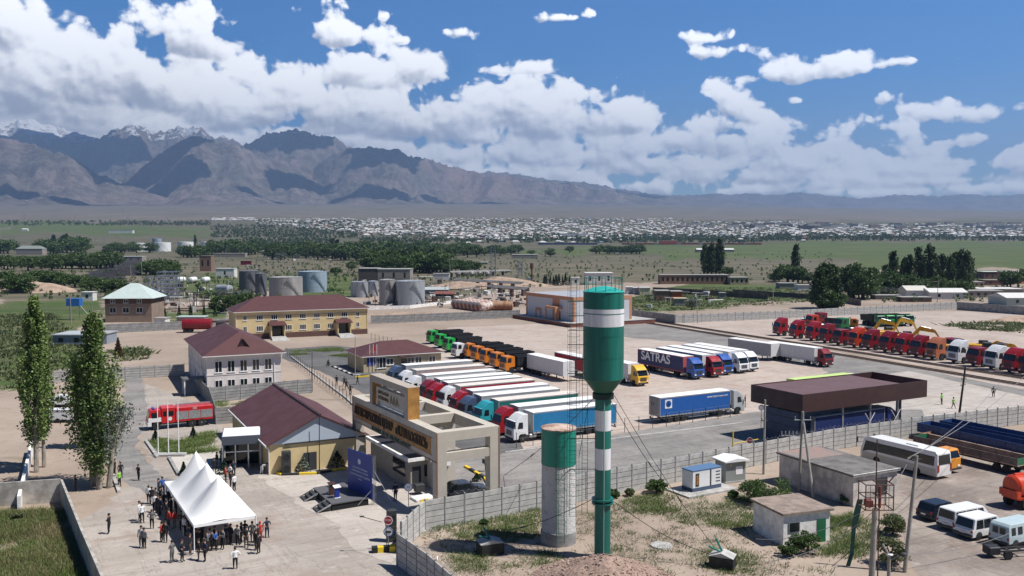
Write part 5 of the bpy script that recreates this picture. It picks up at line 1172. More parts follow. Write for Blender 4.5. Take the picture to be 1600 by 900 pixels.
# ------------------------------------------------------------ fire engine and cars on the left
loc = loc_for(231,668.5,.5,0,1.22,LEFT)
r = thing('fire_engine', 'red and white fire engine with silver locker doors and roof ladder', 'fire engine', loc, LEFT); r.scale = (.93, .95, 1)
pr = [(0, .6), (0, 1.35), (-.1, 1.6), (-.35, 2.75), (-.55, 2.85), (-1.9, 2.85), (-1.9, 1.1), (-.6, 1.1), (-.5, .6)]
FR = P_('fire_red', .50, .015, .02); c_ = shape_cab(pr, 1.2, 1.6, .94).build('cab', FR, r); bevel_obj(c_, .06)
b = MB()
for s in (-1, 1): y0, y1 = sorted((s*1.205, s*1.225)); b.box(-1.93, -.1, y0, y1, 1.18, 1.8); b.box(-.55, -.02, y0, y1, .62, 1.18)
b.box(-.02, .035, -1.2, 1.2, .6, 1.2); b.build('white_lower_panel', WH, r)
b = MB(); b.bx(-3.95, -1.97, -1.23, 1.23, .9, 3.1, .06); crew = b.build('crew_cabin', FR, r)
for s in (-1, 1):
    b = MB(); b.box(-3.7, -2.9, min(s*1.235, s*1.25), max(s*1.235, s*1.25), 1.9, 2.6); b.box(-2.7, -2.2, min(s*1.235, s*1.25), max(s*1.235, s*1.25), 1.9, 2.6); b.build('side_window', GLASS, r)
    b = MB(); b.box(-1.5, -.6, min(s*1.2, s*1.235), max(s*1.2, s*1.235), 1.75, 2.5); b.build('side_window', GLASS, r)
    b = MB()
    for k in range(3): x = -9.4+k*1.78; b.box(x, x+1.7, min(s*1.2, s*1.26), max(s*1.2, s*1.26), 1.25, 2.4)
    b.build('locker_door', STEEL, r)
    b = MB(); b.bx(-.08, .04, min(s*.7, s*1.05), max(s*.7, s*1.05), .8, 1.0, .02); b.build('headlight', PLASW, r)
    wheel(r, -1.25, s*1.0, .58, .36); wheel(r, -6.4, s*.98, .58, .5); wheel(r, -7.8, s*.98, .58, .5)
g = MB(); g.quad((-.13, -1.05, 1.75), (-.13, 1.05, 1.75), (-.37, 1, 2.65), (-.37, -1, 2.65)); w_ = g.build('windshield', GLASS, r); w_.location = (.03, 0, 0)
b = MB(); b.bx(-9.5, -4.0, -1.23, 1.23, .95, 2.95, .05); b.build('body', FR, r)
b = MB(); b.bx(-1.1, -.8, -.8, .8, 2.88, 3.05, .04); b.build('light_bar', P_('beacon', .02, .05, .4), r)
b = MB()
for y in (-.2, .3): b.box(-9.3, -4.2, y-.03, y+.03, 3.2, 3.28)
for k in range(14): x = -9.1+k*.36; b.box(x, x+.05, -.2, .3, 3.22, 3.26)
b.tube((-9, .25, 2.9), (-9, .25, 3.2), .04); b.tube((-4.5, .25, 2.9), (-4.5, .25, 3.2), .04); b.build('roof_ladder', STEEL, r)
b = MB(); b.box(-9.2, -1.0, -.5, .5, .6, .95); b.build('chassis', DARK, r)
b = MB(); b.M = Matrix.Translation((-3.2, 1.24, 1.5)) @ Matrix.Rotation(-math.pi/2, 4, 'X'); b.lathe([(.28, 0), (.28, .012), (.001, .012)], 16); b.build('emblem', WH, r)
text_mesh('lettering', '101', .5, .01, WH, r, (-6.8, 1.265, 2.68), (math.pi/2, 0, math.pi))
car('white double cab pickup between the two tall poplars', WH, G(103,642)+Vector((0, 4, 0)), R(188), 5.2, 1.85, 1.9, 'pickup', 'pickup')
r = thing('utility_trailer', 'white boxed equipment trailer with orange side between the poplars', 'trailer', G(88,659), R(4)); b = MB(); b.bx(-1.6, 2.9, -1.0, 1.0, .5, 1.9, .05); b.build('body', WH, r); b = MB(); b.box(2.92, 3.05, -.9, .9, .6, 1.8); b.build('end_panel', ORG, r); b = MB(); b.box(-1.7, 3.0, -1.06, -1.01, 1.85, 1.95); b.build('lid_edge', CURG, r)
for s in (-1, 1): wheel(r, .6, s*.95, .35, .22)
o = thing('parked_tanker_truck', 'dark red tank truck parked behind the white office building', 'truck', G(330,519), R(8)); b = MB(); b.M = Matrix.Rotation(math.pi/2, 4, 'Y') @ Matrix.Rotation(0, 4, 'Z')
b.M = Matrix.Translation((0, 0, 2.4)) @ Matrix.Rotation(math.pi/2, 4, 'Y'); b.lathe([(.01, -8), (1.5, -7.8), (1.55, -7.6), (1.55, 0), (1.5, .2), (.01, .3)], 20); b.build('tank', DRED, o, True)
b = MB(); b.box(-8, 4, -.6, .6, .9, 1.2); b.bx(1.5, 3.9, -1.2, 1.2, 1.0, 3.0, .1); b.build('cab', DARK, o); b = MB(); b.box(-1, 8.5, 1.8, 4.2, 2.6, 3.0); b.build('load_bed', mat('rust', (.085, .045, .032), .7), o)
for x in (-7, -5.6, -.5, 2.8):
    for s in (-1, 1): wheel(o, x, s*1.1, .55, .35)

# ------------------------------------------------------------ right foreground yard: coach, flatbed, wagons, tanker, cars
p0, p1 = G(1464,751), G(1355,722); hd = math.atan2(p1.y-p0.y, p1.x-p0.x); BLn = (p1-p0).length; print('bus', BLn, math.degrees(hd))
BLn = min(max(BLn, 10.5), 12.5)
r = thing('coach', 'white and cream coach with dark windows, its back turned to the parked cars', 'bus', (p0.x-math.sin(hd)*-1.25*-1, p0.y-1.25*-math.cos(hd)*-1, 0), hd)
r.location = (p0.x-(-math.sin(hd))*1.25*-1*-1*-1, p0.y, 0)
lt = Vector((-math.sin(hd), math.cos(hd), 0)); r.location = p0-lt*1.25          # p0 is the rear left corner on the ground
pr = [(0, .35), (-.02, 1.3), (.1, 2.9), (.35, 3.15), (BLn-1.2, 3.15), (BLn-.5, 2.9), (BLn-.05, 1.6), (BLn, .9), (BLn-.05, .35)]
cb = shape_cab(pr, 1.25, 1.7, .92).build('body', P_('coach_white', .74, .74, .72), r); bevel_obj(cb, .08, 3)
for s in (-1, 1):
    b = MB()
    y0, y1 = s*1.262, s*1.19
    b.add([(.45, y0, 1.55), (BLn-1.4, y0, 1.55), (BLn-.35, y0, 1.25), (BLn-.75, y1, 2.6), (.4, y1, 2.6)], [(0, 1, 2, 3, 4)]); b.build('side_window', GLASS, r)
    b = MB(); b.box(.2, BLn-.3, min(s*1.24, s*1.262), max(s*1.24, s*1.262), .4, 1.25); b.build('side_panel', mat('coach_cream', (.50, .48, .41), .4), r)
    wheel(r, 2.6, s*1.1, .5, .36); wheel(r, BLn-2.4, s*1.1, .5, .36)
    b = MB(); b.box(-.06, -.0, min(s*.95, s*1.2), max(s*.95, s*1.2), .9, 1.7); b.build('tail_light', mat('tail_red', (.35, .02, .02), .3), r)
    b = MB(); b.tube((BLn-.5, s*1.2, 2.9), (BLn+.3, s*1.45, 2.9), .03, n=5); b.bx(BLn+.2, BLn+.3, min(s*1.35, s*1.6), max(s*1.35, s*1.6), 2.2, 2.9, .03); b.build('mirror', DARK, r)
b = MB(); b.quad((-.03, -1.0, 1.7), (-.03, 1.0, 1.7), (.075, .95, 2.75), (.075, -.95, 2.75)); b.build('rear_window', GLASS, r)
b = MB(); b.quad((BLn-.02, -1.1, 1.35), (BLn-.02, 1.1, 1.35), (BLn-.44, 1.05, 2.8), (BLn-.44, -1.05, 2.8)); w_ = b.build('windshield', GLASS, r); w_.location = (.04, 0, 0)
b = MB(); b.bx(3, 4.6, -.6, .6, 3.14, 3.3, .05); b.build('roof_unit', PLASW, r)
def dropside(label, p, rz, L, side, floor, zf=1.15, hs=.75, W_=1.25, name='flat_wagon', cat='trailer', group=None, rib=None):
    r = thing(name, label, cat, p, rz, group); b = MB(); b.box(0, L, -W_, W_, zf-.12, zf); b.build('bed_floor', floor, r)
    for s in (-1, 1): b = MB(); y0, y1 = sorted((s*W_, s*(W_-.07))); b.box(0, L, y0, y1, zf, zf+hs); [b.box(k*L/6-.05, k*L/6+.05, min(s*W_, s*(W_+.06)), max(s*W_, s*(W_+.06)), zf-.1, zf+hs+.04) for k in range(7)]; b.build('side_board', side, r)
    for x in (0, L-.07): b = MB(); b.box(x, x+.07, -W_+.08, W_-.08, zf, zf+hs); b.build('end_board', rib or side, r)
    b = MB(); b.box(.2, L-.2, -.6, -.4, .75, zf-.12); b.box(.2, L-.2, .4, .6, .75, zf-.12); b.build('chassis', DARK, r)
    for x in (1.2, 2.4, L-2.6, L-1.4):
        for s in (-1, 1): wheel(r, x, s*(W_-.22), .48, .34)
    return r
hdn = hd+math.pi
RUSTO = mat('orange_brown', (.36, .10, .03), .7, var=.3); WOOD = mat('bed_wood', (.42, .30, .22), .85, var=.25, vscale=1.2); GBR = mat('grey_brown_board', (.17, .135, .12), .8, var=.25); BLB = mat('wagon_blue', (.02, .055, .17), .5, var=.2)
r = thing('flatbed_truck', 'orange cabbed dropside truck standing just behind the coach', 'truck', G(1494,742)+Vector((0, .5, 0)), hdn)
pr = [(0, .6), (0, 1.7), (-.08, 1.85), (-.35, 2.65), (-.5, 2.75), (-1.9, 2.75), (-1.9, 1.1), (-.8, 1.0), (-.7, .6)]; OY = P_('orange_yellow', .70, .28, .03); c_ = shape_cab(pr, 1.2, 1.8, .94).build('cab', OY, r); bevel_obj(c_, .06)
g = MB(); g.quad((-.06, -1.05, 1.82), (-.06, 1.05, 1.82), (-.34, 1, 2.55), (-.34, -1, 2.55)); w_ = g.build('windshield', GLASS, r); w_.location = (.03, 0, 0)
b = MB(); b.box(-9.5, -2.1, -1.22, 1.22, 1.15, 1.25); b.build('bed_floor', WOOD, r)
for s in (-1, 1): b = MB(); b.box(-9.5, -2.1, min(s*1.22, s*1.15), max(s*1.22, s*1.15), 1.25, 2.0); b.build('side_board', RUSTO, r); wheel(r, -1.3, s*1.0, .5, .34); wheel(r, -6.5, s*.98, .5, .5); wheel(r, -7.8, s*.98, .5, .5); b = MB(); b.bx(-.05, .05, min(s*.6, s*1.0), max(s*.6, s*1.0), .75, .95, .02); b.build('headlight', PLASW, r)
b = MB(); b.box(-2.2, -2.1, -1.15, 1.15, 1.25, 2.2); b.box(-9.5, -9.4, -1.15, 1.15, 1.25, 2.0); b.build('end_board', RUSTO, r); b = MB(); b.box(-9.2, -.4, -.5, .5, .7, 1.14); b.box(-.1, .12, -1.2, 1.2, .45, .65); b.build('chassis', DARK, r)
def two(pa, pb): a, c = G(*pa), G(*pb); return a, math.atan2(c.y-a.y, c.x-a.x), (c-a).length
p, a_, L_w = two((1438,703), (1600,742)); dropside('long brown dropside trailer with green tailboard behind the orange truck', p, a_, min(L_w, 22), GBR, WOOD, 1.2, .8, 1.3, rib=P_('tail_green', .02, .14, .07))
p, a_, L_w = two((1448,692), (1640,737)); dropside('empty wooden floored trailer between brown and blue trailers', p, a_, min(L_w, 26), mat('low_wood', (.33, .2, .13), .85, var=.2), WOOD, 1.2, .25, 1.4)
for i, (a1, a2) in enumerate((((1444,684), (1660,733)), ((1478,680), (1680,722)))):
    p, a_, L_w = two(a1, a2); dropside(['long blue open wagon nearer to the coach', 'long blue open wagon nearer to the fence'][i], p, a_, min(L_w, 30), BLB, mat('blue_floor', (.05, .09, .16), .7, var=.3), 1.1, 1.1, 1.35, group='blue open wagons')
p0 = G(1600,791); r = thing('tank_truck', 'orange tank truck entering at the right edge of the picture', 'truck', p0, R(18))
b = MB(); b.M = Matrix.Translation((0, 0, 2.2)) @ Matrix.Rotation(math.pi/2, 4, 'Y'); b.lathe([(.01, -1.95), (.95, -1.85), (1.15, -1.6), (1.15, 4), (.01, 4.2)], 28); b.build('tank', SCAR, r, True)
b = MB(); b.box(-1.9, 7, -1.0, 1.0, 1.0, 1.25); b.box(-2.1, -1.6, -1.1, 1.1, 1.2, 1.9); b.build('frame', SCAR, r); b = MB(); b.box(-1.2, .9, -1.165, -1.15, 2.0, 2.5); b.build('tank_sign', PLASW, r)
b = MB(); b.tube((-1.4, 0, 3.3), (3, 0, 3.3), .2); b.build('hatch_rail', SCAR, r)
for x in (-.9, .6): 
    for s in (-1, 1): wheel(r, x, s*1.0, .6, .45)
b = MB(); b.bx(4.5, 6.8, -1.2, 1.2, 1.0, 3.0, .1); b.build('cab', SCAR, r)
CH = R(26)
def cl(px, py, ln=0): return loc_for(px, py, .35, 0, -.92, CH)
car('black estate car in front of the concrete pole, left of the white vans', P_('black_blue', .008, .012, .022), loc_for(1456,812,.35,0,-.9,CH), CH, 4.6, 1.7, 1.85, 'suv')
car('long white van parked between the black car and the white off roader', P_('van_white', .72, .72, .73), loc_for(1491,828,.35,0,-.95,CH), CH, 5.3, 2.05, 1.95, 'van', 'van', 'parked_van')
car('large white off roader with black tailgate glass in the row of cars', P_('suv_white', .76, .76, .76), loc_for(1519.5,841,.35,0,-1.0,CH), CH, 5.6, 1.98, 2.05, 'suv')
car('pale blue boxy minibus at the right edge of the car row', P_('pale_blue', .46, .56, .58), loc_for(1577,852,.45,0,-1.0,CH), CH, 4.5, 2.15, 2.0, 'bread', 'van', 'parked_van')
car('dark grey saloon partly hidden under the entrance gate', P_('graphite', .03, .035, .045), loc_for(697,776,.35,0,-.9,R(24)), R(24), 4.9, 1.5, 1.85, 'sedan')
r = thing('scrap_chassis', 'bare rusty vehicle chassis in the lower right corner', 'chassis', G(1590,868), R(8)); b = MB()
for y in (-.4, .4): b.box(-2.2, 4, y-.06, y+.06, .5, .65)
for k in range(6): b.box(-2.1+k*1.1, -1.95+k*1.1, -.4, .4, .5, .6)
b.build('frame', DARK, r); b = MB(); b.bx(-3, -1.9, -.5, .5, .3, 1.0, .08); b.build('engine', BLK, r)
for x in (-1.5, 2.5):
    for s in (-1, 1): wheel(r, x, s*.8, .4, .25)

# ------------------------------------------------------------ sheds and poles in the right foreground
def shed(label, N_, L_, R_, z, wallm, roofm, name='shed', over=.25, tilt=0):
    n_, l_, r_ = G(*N_, z), G(*L_, z), G(*R_, z); ex, ey = r_-n_, l_-n_; ang = (math.atan2(ex.y, ex.x)+math.atan2(ey.y, ey.x)-math.pi/2)/2; w, d = ex.length, ey.length
    print(label[:20], w, d, math.degrees(math.atan2(ex.y, ex.x)), math.degrees(math.atan2(ey.y, ey.x)))
    r = thing(name, label, 'shed', (n_.x, n_.y, 0), ang); b = MB(); b.box(over, w-over, over, d-over, 0, z-.2); b.build('wall', wallm, r)
    b = MB(); b.box(0, w, 0, d, z-.2, z); b.build('roof', roofm, r); return r, w, d
RUB = mat('rubble_roof', (.30, .20, .17), .95, col2=(.21, .205, .20), vscale=.5, bump=1, bscale=8)
r, w, d = shed('long plastered shed with flat grey and gravel roof beside the coach', (1334,743), (1226,704.5), (1398.7,729), 3.3, mat('dirty_plaster', (.55, .50, .46), .9, var=.3, vscale=.8, bump=.4), mat('old_felt', (.16, .15, .145), .95, var=.3, vscale=.6, bump=.5))
b = MB(); b.box(.2, w*.9, d*.62, d-.1, 3.3, 3.33); b.build('gravel_patch', RUB, r); b = MB(); b.box(w*.52, w*.75, .2, .245, .8, 2.5); b.build('door', DARK, r); b = MB(); b.box(0, w, 0, .1, 3.08, 3.31); b.build('eaves_edge', WHITEW, r)
r, w, d = shed('small whitewashed shed with green door and one window', (1223.5,803.5), (1175,778), (1300.5,793), 3.0, WHITEW, mat('brown_felt', (.27, .215, .18), .95, var=.25, vscale=1.2, bump=.6))
b = MB(); b.box(w*.70, w*.87, .2, .245, .02, 2.1); b.build('door', P_('door_green', .015, .13, .055), r); b = MB(); b.box(w*.14, w*.36, .19, .24, 1.2, 2.1); wf = b.build('window', mat('frame_grey', (.22, .23, .22), .7), r); b = MB(); b.box(w*.16, w*.34, .18, .189, 1.25, 2.05); b.build('pane', GLASS, wf)
# generator and transformer kiosk
q = G(1082,772); q2 = G(1127,763.5); L = (q2-q).length; an = math.atan2(q2.y-q.y, q2.x-q.x)
r = thing('generator', 'white diesel generator box with blue roof on a concrete pad', 'generator', q, an)
b = MB(); b.box(-1.5, L+1.2, -1.2, 2.6, 0, .18); b.build('concrete_pad', CONC, r); b = MB(); b.box(0, L, 0, 1.7, .19, .55); b.build('base_frame', SLATE, r)
b = MB(); b.bx(0, L, 0, 1.7, .55, 2.35, .04); b.build('housing', WH, r); b = MB(); b.box(-.03, L+.03, -.03, 1.73, 2.36, 2.46); b.build('roof', mat('roof_blue', (.09, .17, .30), .5), r)
b = MB(); b.box(L*.1, L*.22, -.02, -.0, .7, 2.1); b.build('black_panel', DARK, r)
text_mesh('lettering', 'AKSA', .42, .005, mat('logo_orange', (.8, .3, .03), .5), r, (L*.16, -.03, 1.4), (math.pi/2, -math.pi/2, 0))
b = MB(); b.box(L*.6, L*.64, -.03, 0, .6, 2.3); 
for k in range(4): b.box(L*.80, L*.95, -.02, 0, .9+k*.35, 1.0+k*.35)
b.build('vent', DARK, r)
q = G(1134,756); r = thing('transformer_kiosk', 'grey transformer kiosk with arched white roof beside the generator', 'kiosk', q, R(22)); b = MB(); b.box(0, 2.6, 0, 2.0, .2, 2.4); b.build('cabinet', mat('kiosk_grey', (.24, .26, .25), .6), r)
b = MB(); b.prism([(-.3, 2.4), (2.9, 2.4), (2.9, 2.5), (1.3, 2.8), (-.3, 2.5)], -.35, 2.3); b.build('roof', TARP, r); b = MB(); b.box(1.3, 2.2, -.03, 0, .9, 1.8); b.build('white_panel', PLASW, r)
b = MB(); b.box(-.1, 2.7, -.1, 2.1, 0, .2); b.build('plinth', CONC, r)
for x in (.5, 2.35): b = MB(); b.add([(x, -.035, 1.9), (x+.3, -.035, 1.9), (x+.15, -.035, 2.2)], [(0, 1, 2)]); b.build('warning_sign', mat('sign_yellow', (.7, .5, .02), .5), r)
# poles
def pole(label, base, top_px, top_py, rad_, m, name='utility_pole', group='utility poles', arms=(), tilt_h=None, r1=None):
    p = G(*base); zt = HT(p, top_py); t_ = AT(top_px, top_py, p.y); r = thing(name, label, 'pole', p, 0, group)
    b = MB(); b.tube((0, 0, 0), (t_.x-p.x, 0, zt), rad_, r1 or rad_*.7, n=10); b.build('shaft', m, r)
    for f, ln, aa in arms:
        c = Vector(((t_.x-p.x)*f, 0, zt*f)); b = MB(); dx, dy = math.cos(aa)*ln/2, math.sin(aa)*ln/2; b.tube(c-Vector((dx, dy, 0)), c+Vector((dx, dy, 0)), .05, n=5)
        for s in (-.9, 0, .9): q = c+Vector((dx*s, dy*s, 0)); b.tube(q, q+Vector((0, 0, .3)), .04, n=5)
        b.build('crossarm', DARK, r)
    return r, p, zt
PC = mat('pole_concrete', (.33, .31, .28), .85, var=.15); PW = mat('pole_wood', (.06, .045, .035), .9)
POLES = [('concrete pole leaning beside the black car, cable crossing the yard at its foot', (1413.5,894), 1432.5, 712, .17, PC, ((.97, .9, .3),)),
 ('concrete pole behind the transformer kiosk, left of the canopy', (1193,741), 1195.5, 624.5, .15, PC, ((.72, .7, 0),)),
 ('dark wooden pole leaning right beside the far fence', (1496,669), 1508.5, 573, .17, PW, ((.8, 1.2, .6), (.7, 1.2, .6))),
 ('tall thin dark pole in front of the warehouse gable', (499,736), 499, 647, .06, DARK, ()),
 ('slim grey street lamp pole left of the yellow office', (488,612), 487.5, 549, .07, DARK, ()),
 ('tall pole beside the kerb of the yellow office', (555,592), 555, 526, .09, PC, ()),
 ('concrete pole on the left end of the far yellow building fence', (504,492), 504, 467, .15, PC, ()),
 ('lone pole beyond the truck yard fence near the wall', (1090,505), 1088, 458, .12, PC, ()),
 ('second lone pole beyond the truck yard fence', (1208,478), 1208, 440, .14, PC, ()),
 ('pole among the old buildings before the poplars', (1464,478), 1466, 440, .14, PC, ()),
 ('pole beside the pipe rack near the storage tanks', (703,452), 703, 412, .16, PC, ()),
 ('pole beside the white coated horizontal tanks', (240,474), 241, 442, .16, PC, ()), ('pole in front of the brick house with pale roof', (111,506), 110, 464, .14, PC, ()),
 ('pole left of the steel tower frame', (182,430), 181, 411, .2, PC, ()), ('pole standing by the coal heap', (205,436), 204, 414, .2, PC, ()), ('pole behind the brick house roof', (222,432), 221, 408, .2, PC, ())]
for lab, bs_, tx, ty, rd, m_, arms in POLES: pole(lab, bs_, tx, ty, rd, m_, arms=arms)
# A-shaped concrete pole by the long shed
p = G(1248,768); p2 = G(1271,778); r = thing('utility_pole', 'A shaped concrete pole pair with insulators beside the long shed', 'pole', p, 0, 'utility poles'); zt = HT(p, 643); tx = AT(1254.5, 643, p.y).x-p.x
b = MB(); b.tube((0, 0, 0), (tx, 0, zt), .17, .12); b.build('shaft', PC, r); b = MB(); b.tube((p2.x-p.x, p2.y-p.y, 0), (tx+.1, 0, zt-1.2), .17, .12); b.build('strut', PC, r)
b = MB(); b.tube((tx-.9, 0, zt-.9), (tx+.9, 0, zt-.9), .06); [b.tube((tx+s, 0, zt-.9), (tx+s, 0, zt-.5), .05) for s in (-.8, 0, .8)]; b.tube((tx-2.2, 0, zt-2.6), (tx-.1, 0, zt-2.6), .05); [b.tube((tx-2.2+k*.4, 0, zt-2.6), (tx-2.2+k*.4, 0, zt-2.1), .06) for k in range(5)]; b.build('crossarm', STEEL, r)
# pole carrying a caged transformer platform
p = G(1361,925); zt = HT(p, 795); r = thing('transformer_pole', 'concrete pole with rusty caged switch platform in the right foreground', 'pole', p, 0)
b = MB(); b.tube((0, 0, 0), (.15, 0, zt), .24, .2, n=12); b.build('shaft', PC, r); RS = mat('rust', (.085, .045, .032), .7)
zc0, zc1 = HT(p, 793), HT(p, 754); b = MB(); hw = 1.05
for x in (-hw, hw):
    for y in (-.7, .7): b.tube((x+.2, y, zc0), (x+.2, y, zc1), .045, n=5)
for z in (zc0, (zc0+zc1)/2, zc1):
    for y in (-.7, .7): b.tube((-hw+.2, y, z), (hw+.2, y, z), .045, n=5)
    for x in (-hw, 0, hw): b.tube((x+.2, -.7, z), (x+.2, .7, z), .045, n=5)
for k in range(7): x = -hw+.2+k*2*hw/6; b.tube((x, -.7, zc0), (x, -.7, zc1), .02, n=4)
b.tube((hw+.1, 0, zc1), (hw+.5, 0, zc1+.5), .05); b.tube((.2, 0, zc0), (.2, 0, zc1+3.3), .05); b.build('cage', RS, r)
b = MB(); b.box(-.6, -.1, -.3, .3, zc0+.1, zc0+.6); b.tube((.5, 0, zc0), (.5, 0, zc1-.3), .12); b.build('switchgear', mat('rust_red', (.20, .05, .04), .7), r)
for s in (.35, .6): b = MB(); b.tube((s, .3, 0), (s, .3, zc0), .05); b.build('conduit', RS, r)
p = G(1388,925); zt = HT(p, 868); r = thing('lamp_post', 'short concrete lamp post with metal lamp head in the right foreground', 'lamp', p); b = MB(); b.tube((0, 0, 0), (0, 0, zt), .16, .13); b.build('shaft', PC, r); b = MB(); b.tube((0, 0, zt), (-.5, 0, zt+.9), .06); b.sph((0, -.1, zt+.1), .3, .2, .1); b.build('lamp_head', STEEL, r); b = MB(); b.tube((0, 0, zt-.4), (1.1, 0, zt+.1), .06); b.sph((1.1, 0, zt+.1), .25, .2, .15); b.build('bracket', DARK, r)
p = G(1318,960); zt = HT(p, 790)
r = thing('mesh_banner', 'tall narrow strip of dark green netting by the whitewashed shed', 'net', G(1335,885)); b = MB(); zz = [0, 1, 2, 3.2, 4.4, 5.6]; xs = [(-.7+.16*k+.12*math.sin(k*1.3), -.35+.17*k+.1*math.sin(k*1.7)) for k in range(6)]
for k in range(5): b.add([(xs[k][0], 0, zz[k]), (xs[k][1], 0, zz[k]), (xs[k+1][1], 0, zz[k+1]), (xs[k+1][0], 0, zz[k+1]), (xs[k][0], .04, zz[k]), (xs[k][1], .04, zz[k]), (xs[k+1][1], .04, zz[k+1]), (xs[k+1][0], .04, zz[k+1])], [(0, 1, 2, 3), (7, 6, 5, 4), (0, 3, 7, 4), (1, 5, 6, 2)])
b.build('netting', mat('net_green', (.01, .05, .04), .8), r)
# overhead wires between poles
def wire(label, a, za, c, zc, sag=.8, n_=14):
    b = MB(); p, q = Vector((a.x, a.y, za)), Vector((c.x, c.y, zc)); pr = Vector((0, 0, 0))
    for k in range(1, n_+1): f = k/n_; t_ = (q-p)*f-Vector((0, 0, sag*4*f*(1-f))); b.tube(pr, t_, .025, n=4, cap=False); pr = t_
    o = b.build('overhead_wire', mat('wire_grey', (.25, .25, .25), .5), None); o.location = p; tag(o, label, 'wire', 'overhead wires')
pa, pb = G(1413.5,894), G(1361,925); zpa = HT(pa, 716)
wire('upper wire from the leaning concrete pole up to the fence', pa, zpa, G(1600,690), 9.0); wire('middle wire from the leaning concrete pole up to the fence', pa, zpa-.1, G(1560,700), 8.6); wire('wire from the leaning concrete pole to the caged platform pole', pa, zpa-.4, pb, HT(pb, 770))
wire('low cable from the foot of the leaning pole across the car yard', Vector((pa.x, pa.y, 0)), HT(pa, 866), G(1580,860), 1.6, .5); wire('long wire from the caged platform towards the lower left', pb, HT(pb, 790), G(1180,900), 3.0); wire('second long wire from the caged platform towards the lower left', pb, HT(pb, 800), G(1200,925), 2.4)
# ------------------------------------------------------------ marquee with three peaks
ZE_ = 2.5
a, f_, g_ = G(258.7,752.5,ZE_), G(302.5,820,ZE_), G(400,805,ZE_)
ex, ey = g_-f_, a-f_; ang = math.atan2(ex.y, ex.x); W_t = ex.length; ey_l = ey.length; print('tent', W_t, ey_l, math.degrees(ang), math.degrees(math.atan2(ey.y, ey.x)))
ang = (ang+math.atan2(ey.y, ey.x)-math.pi/2)/2
tent = thing('marquee', 'large white marquee with three pointed peaks sheltering a crowd', 'tent', (f_.x, f_.y, 0), ang)
nx_, ny_ = 28, 90; hh_ = 1.25; L3 = ey_l/3
co = []
for j in range(ny_+1):
    for i in range(nx_+1):
        x, y = W_t*i/nx_, ey_l*j/ny_; m3 = min(int(y/L3), 2); cx, cy = W_t/2, (m3+.5)*L3
        r_ = max(abs(x-cx)/(W_t/2), abs(y-cy)/(L3/2)) if False else ((abs(x-cx)/(W_t/2))**2.2+(abs(y-cy)/(L3*.62))**2.2)**(1/2.2)
        r_ = min(r_, 1.25)
        z = ZE_+hh_*max(0, 1-r_)**1.6+ 2.1*max(0, 1-abs(x-cx)/(W_t/2))**1.15*min(1, y/(L3*.5), (ey_l-y)/(L3*.5))
        co.append((x, y, z))
i_ = np.arange((nx_+1)*(ny_+1)).reshape(ny_+1, nx_+1)
cv = np_mesh('canopy', co, np.stack([i_[:-1, :-1], i_[:-1, 1:], i_[1:, 1:], i_[1:, :-1]], -1).reshape(-1, 4)); o = link('canopy', cv, tent, mat('tent_white', (.86, .86, .85), .6))
b = MB()
for (x0, y0, x1, y1) in ((0, 0, W_t, 0), (0, ey_l, W_t, ey_l), (0, 0, 0, ey_l), (W_t, 0, W_t, ey_l)): b.add([(x0, y0, ZE_-.28), (x1, y1, ZE_-.28), (x1, y1, ZE_+.0), (x0, y0, ZE_+.0)], [(0, 1, 2, 3)])
b.build('valance', mat('tent_white', (.86, .86, .85), .6), tent)
for k in range(4):
    for x in (0.02, W_t-.02): b = MB(); b.tube((x, k*L3, 0), (x, k*L3, ZE_), .05, n=8); b.build('tent_pole', PLASW, tent)
for k in range(3): b = MB(); b.tube((W_t/2, (k+.5)*L3, ZE_+hh_*.9), (W_t/2, (k+.5)*L3, ZE_+hh_+2.15), .06, .03); b.build('peak_cap', PLASW, tent)

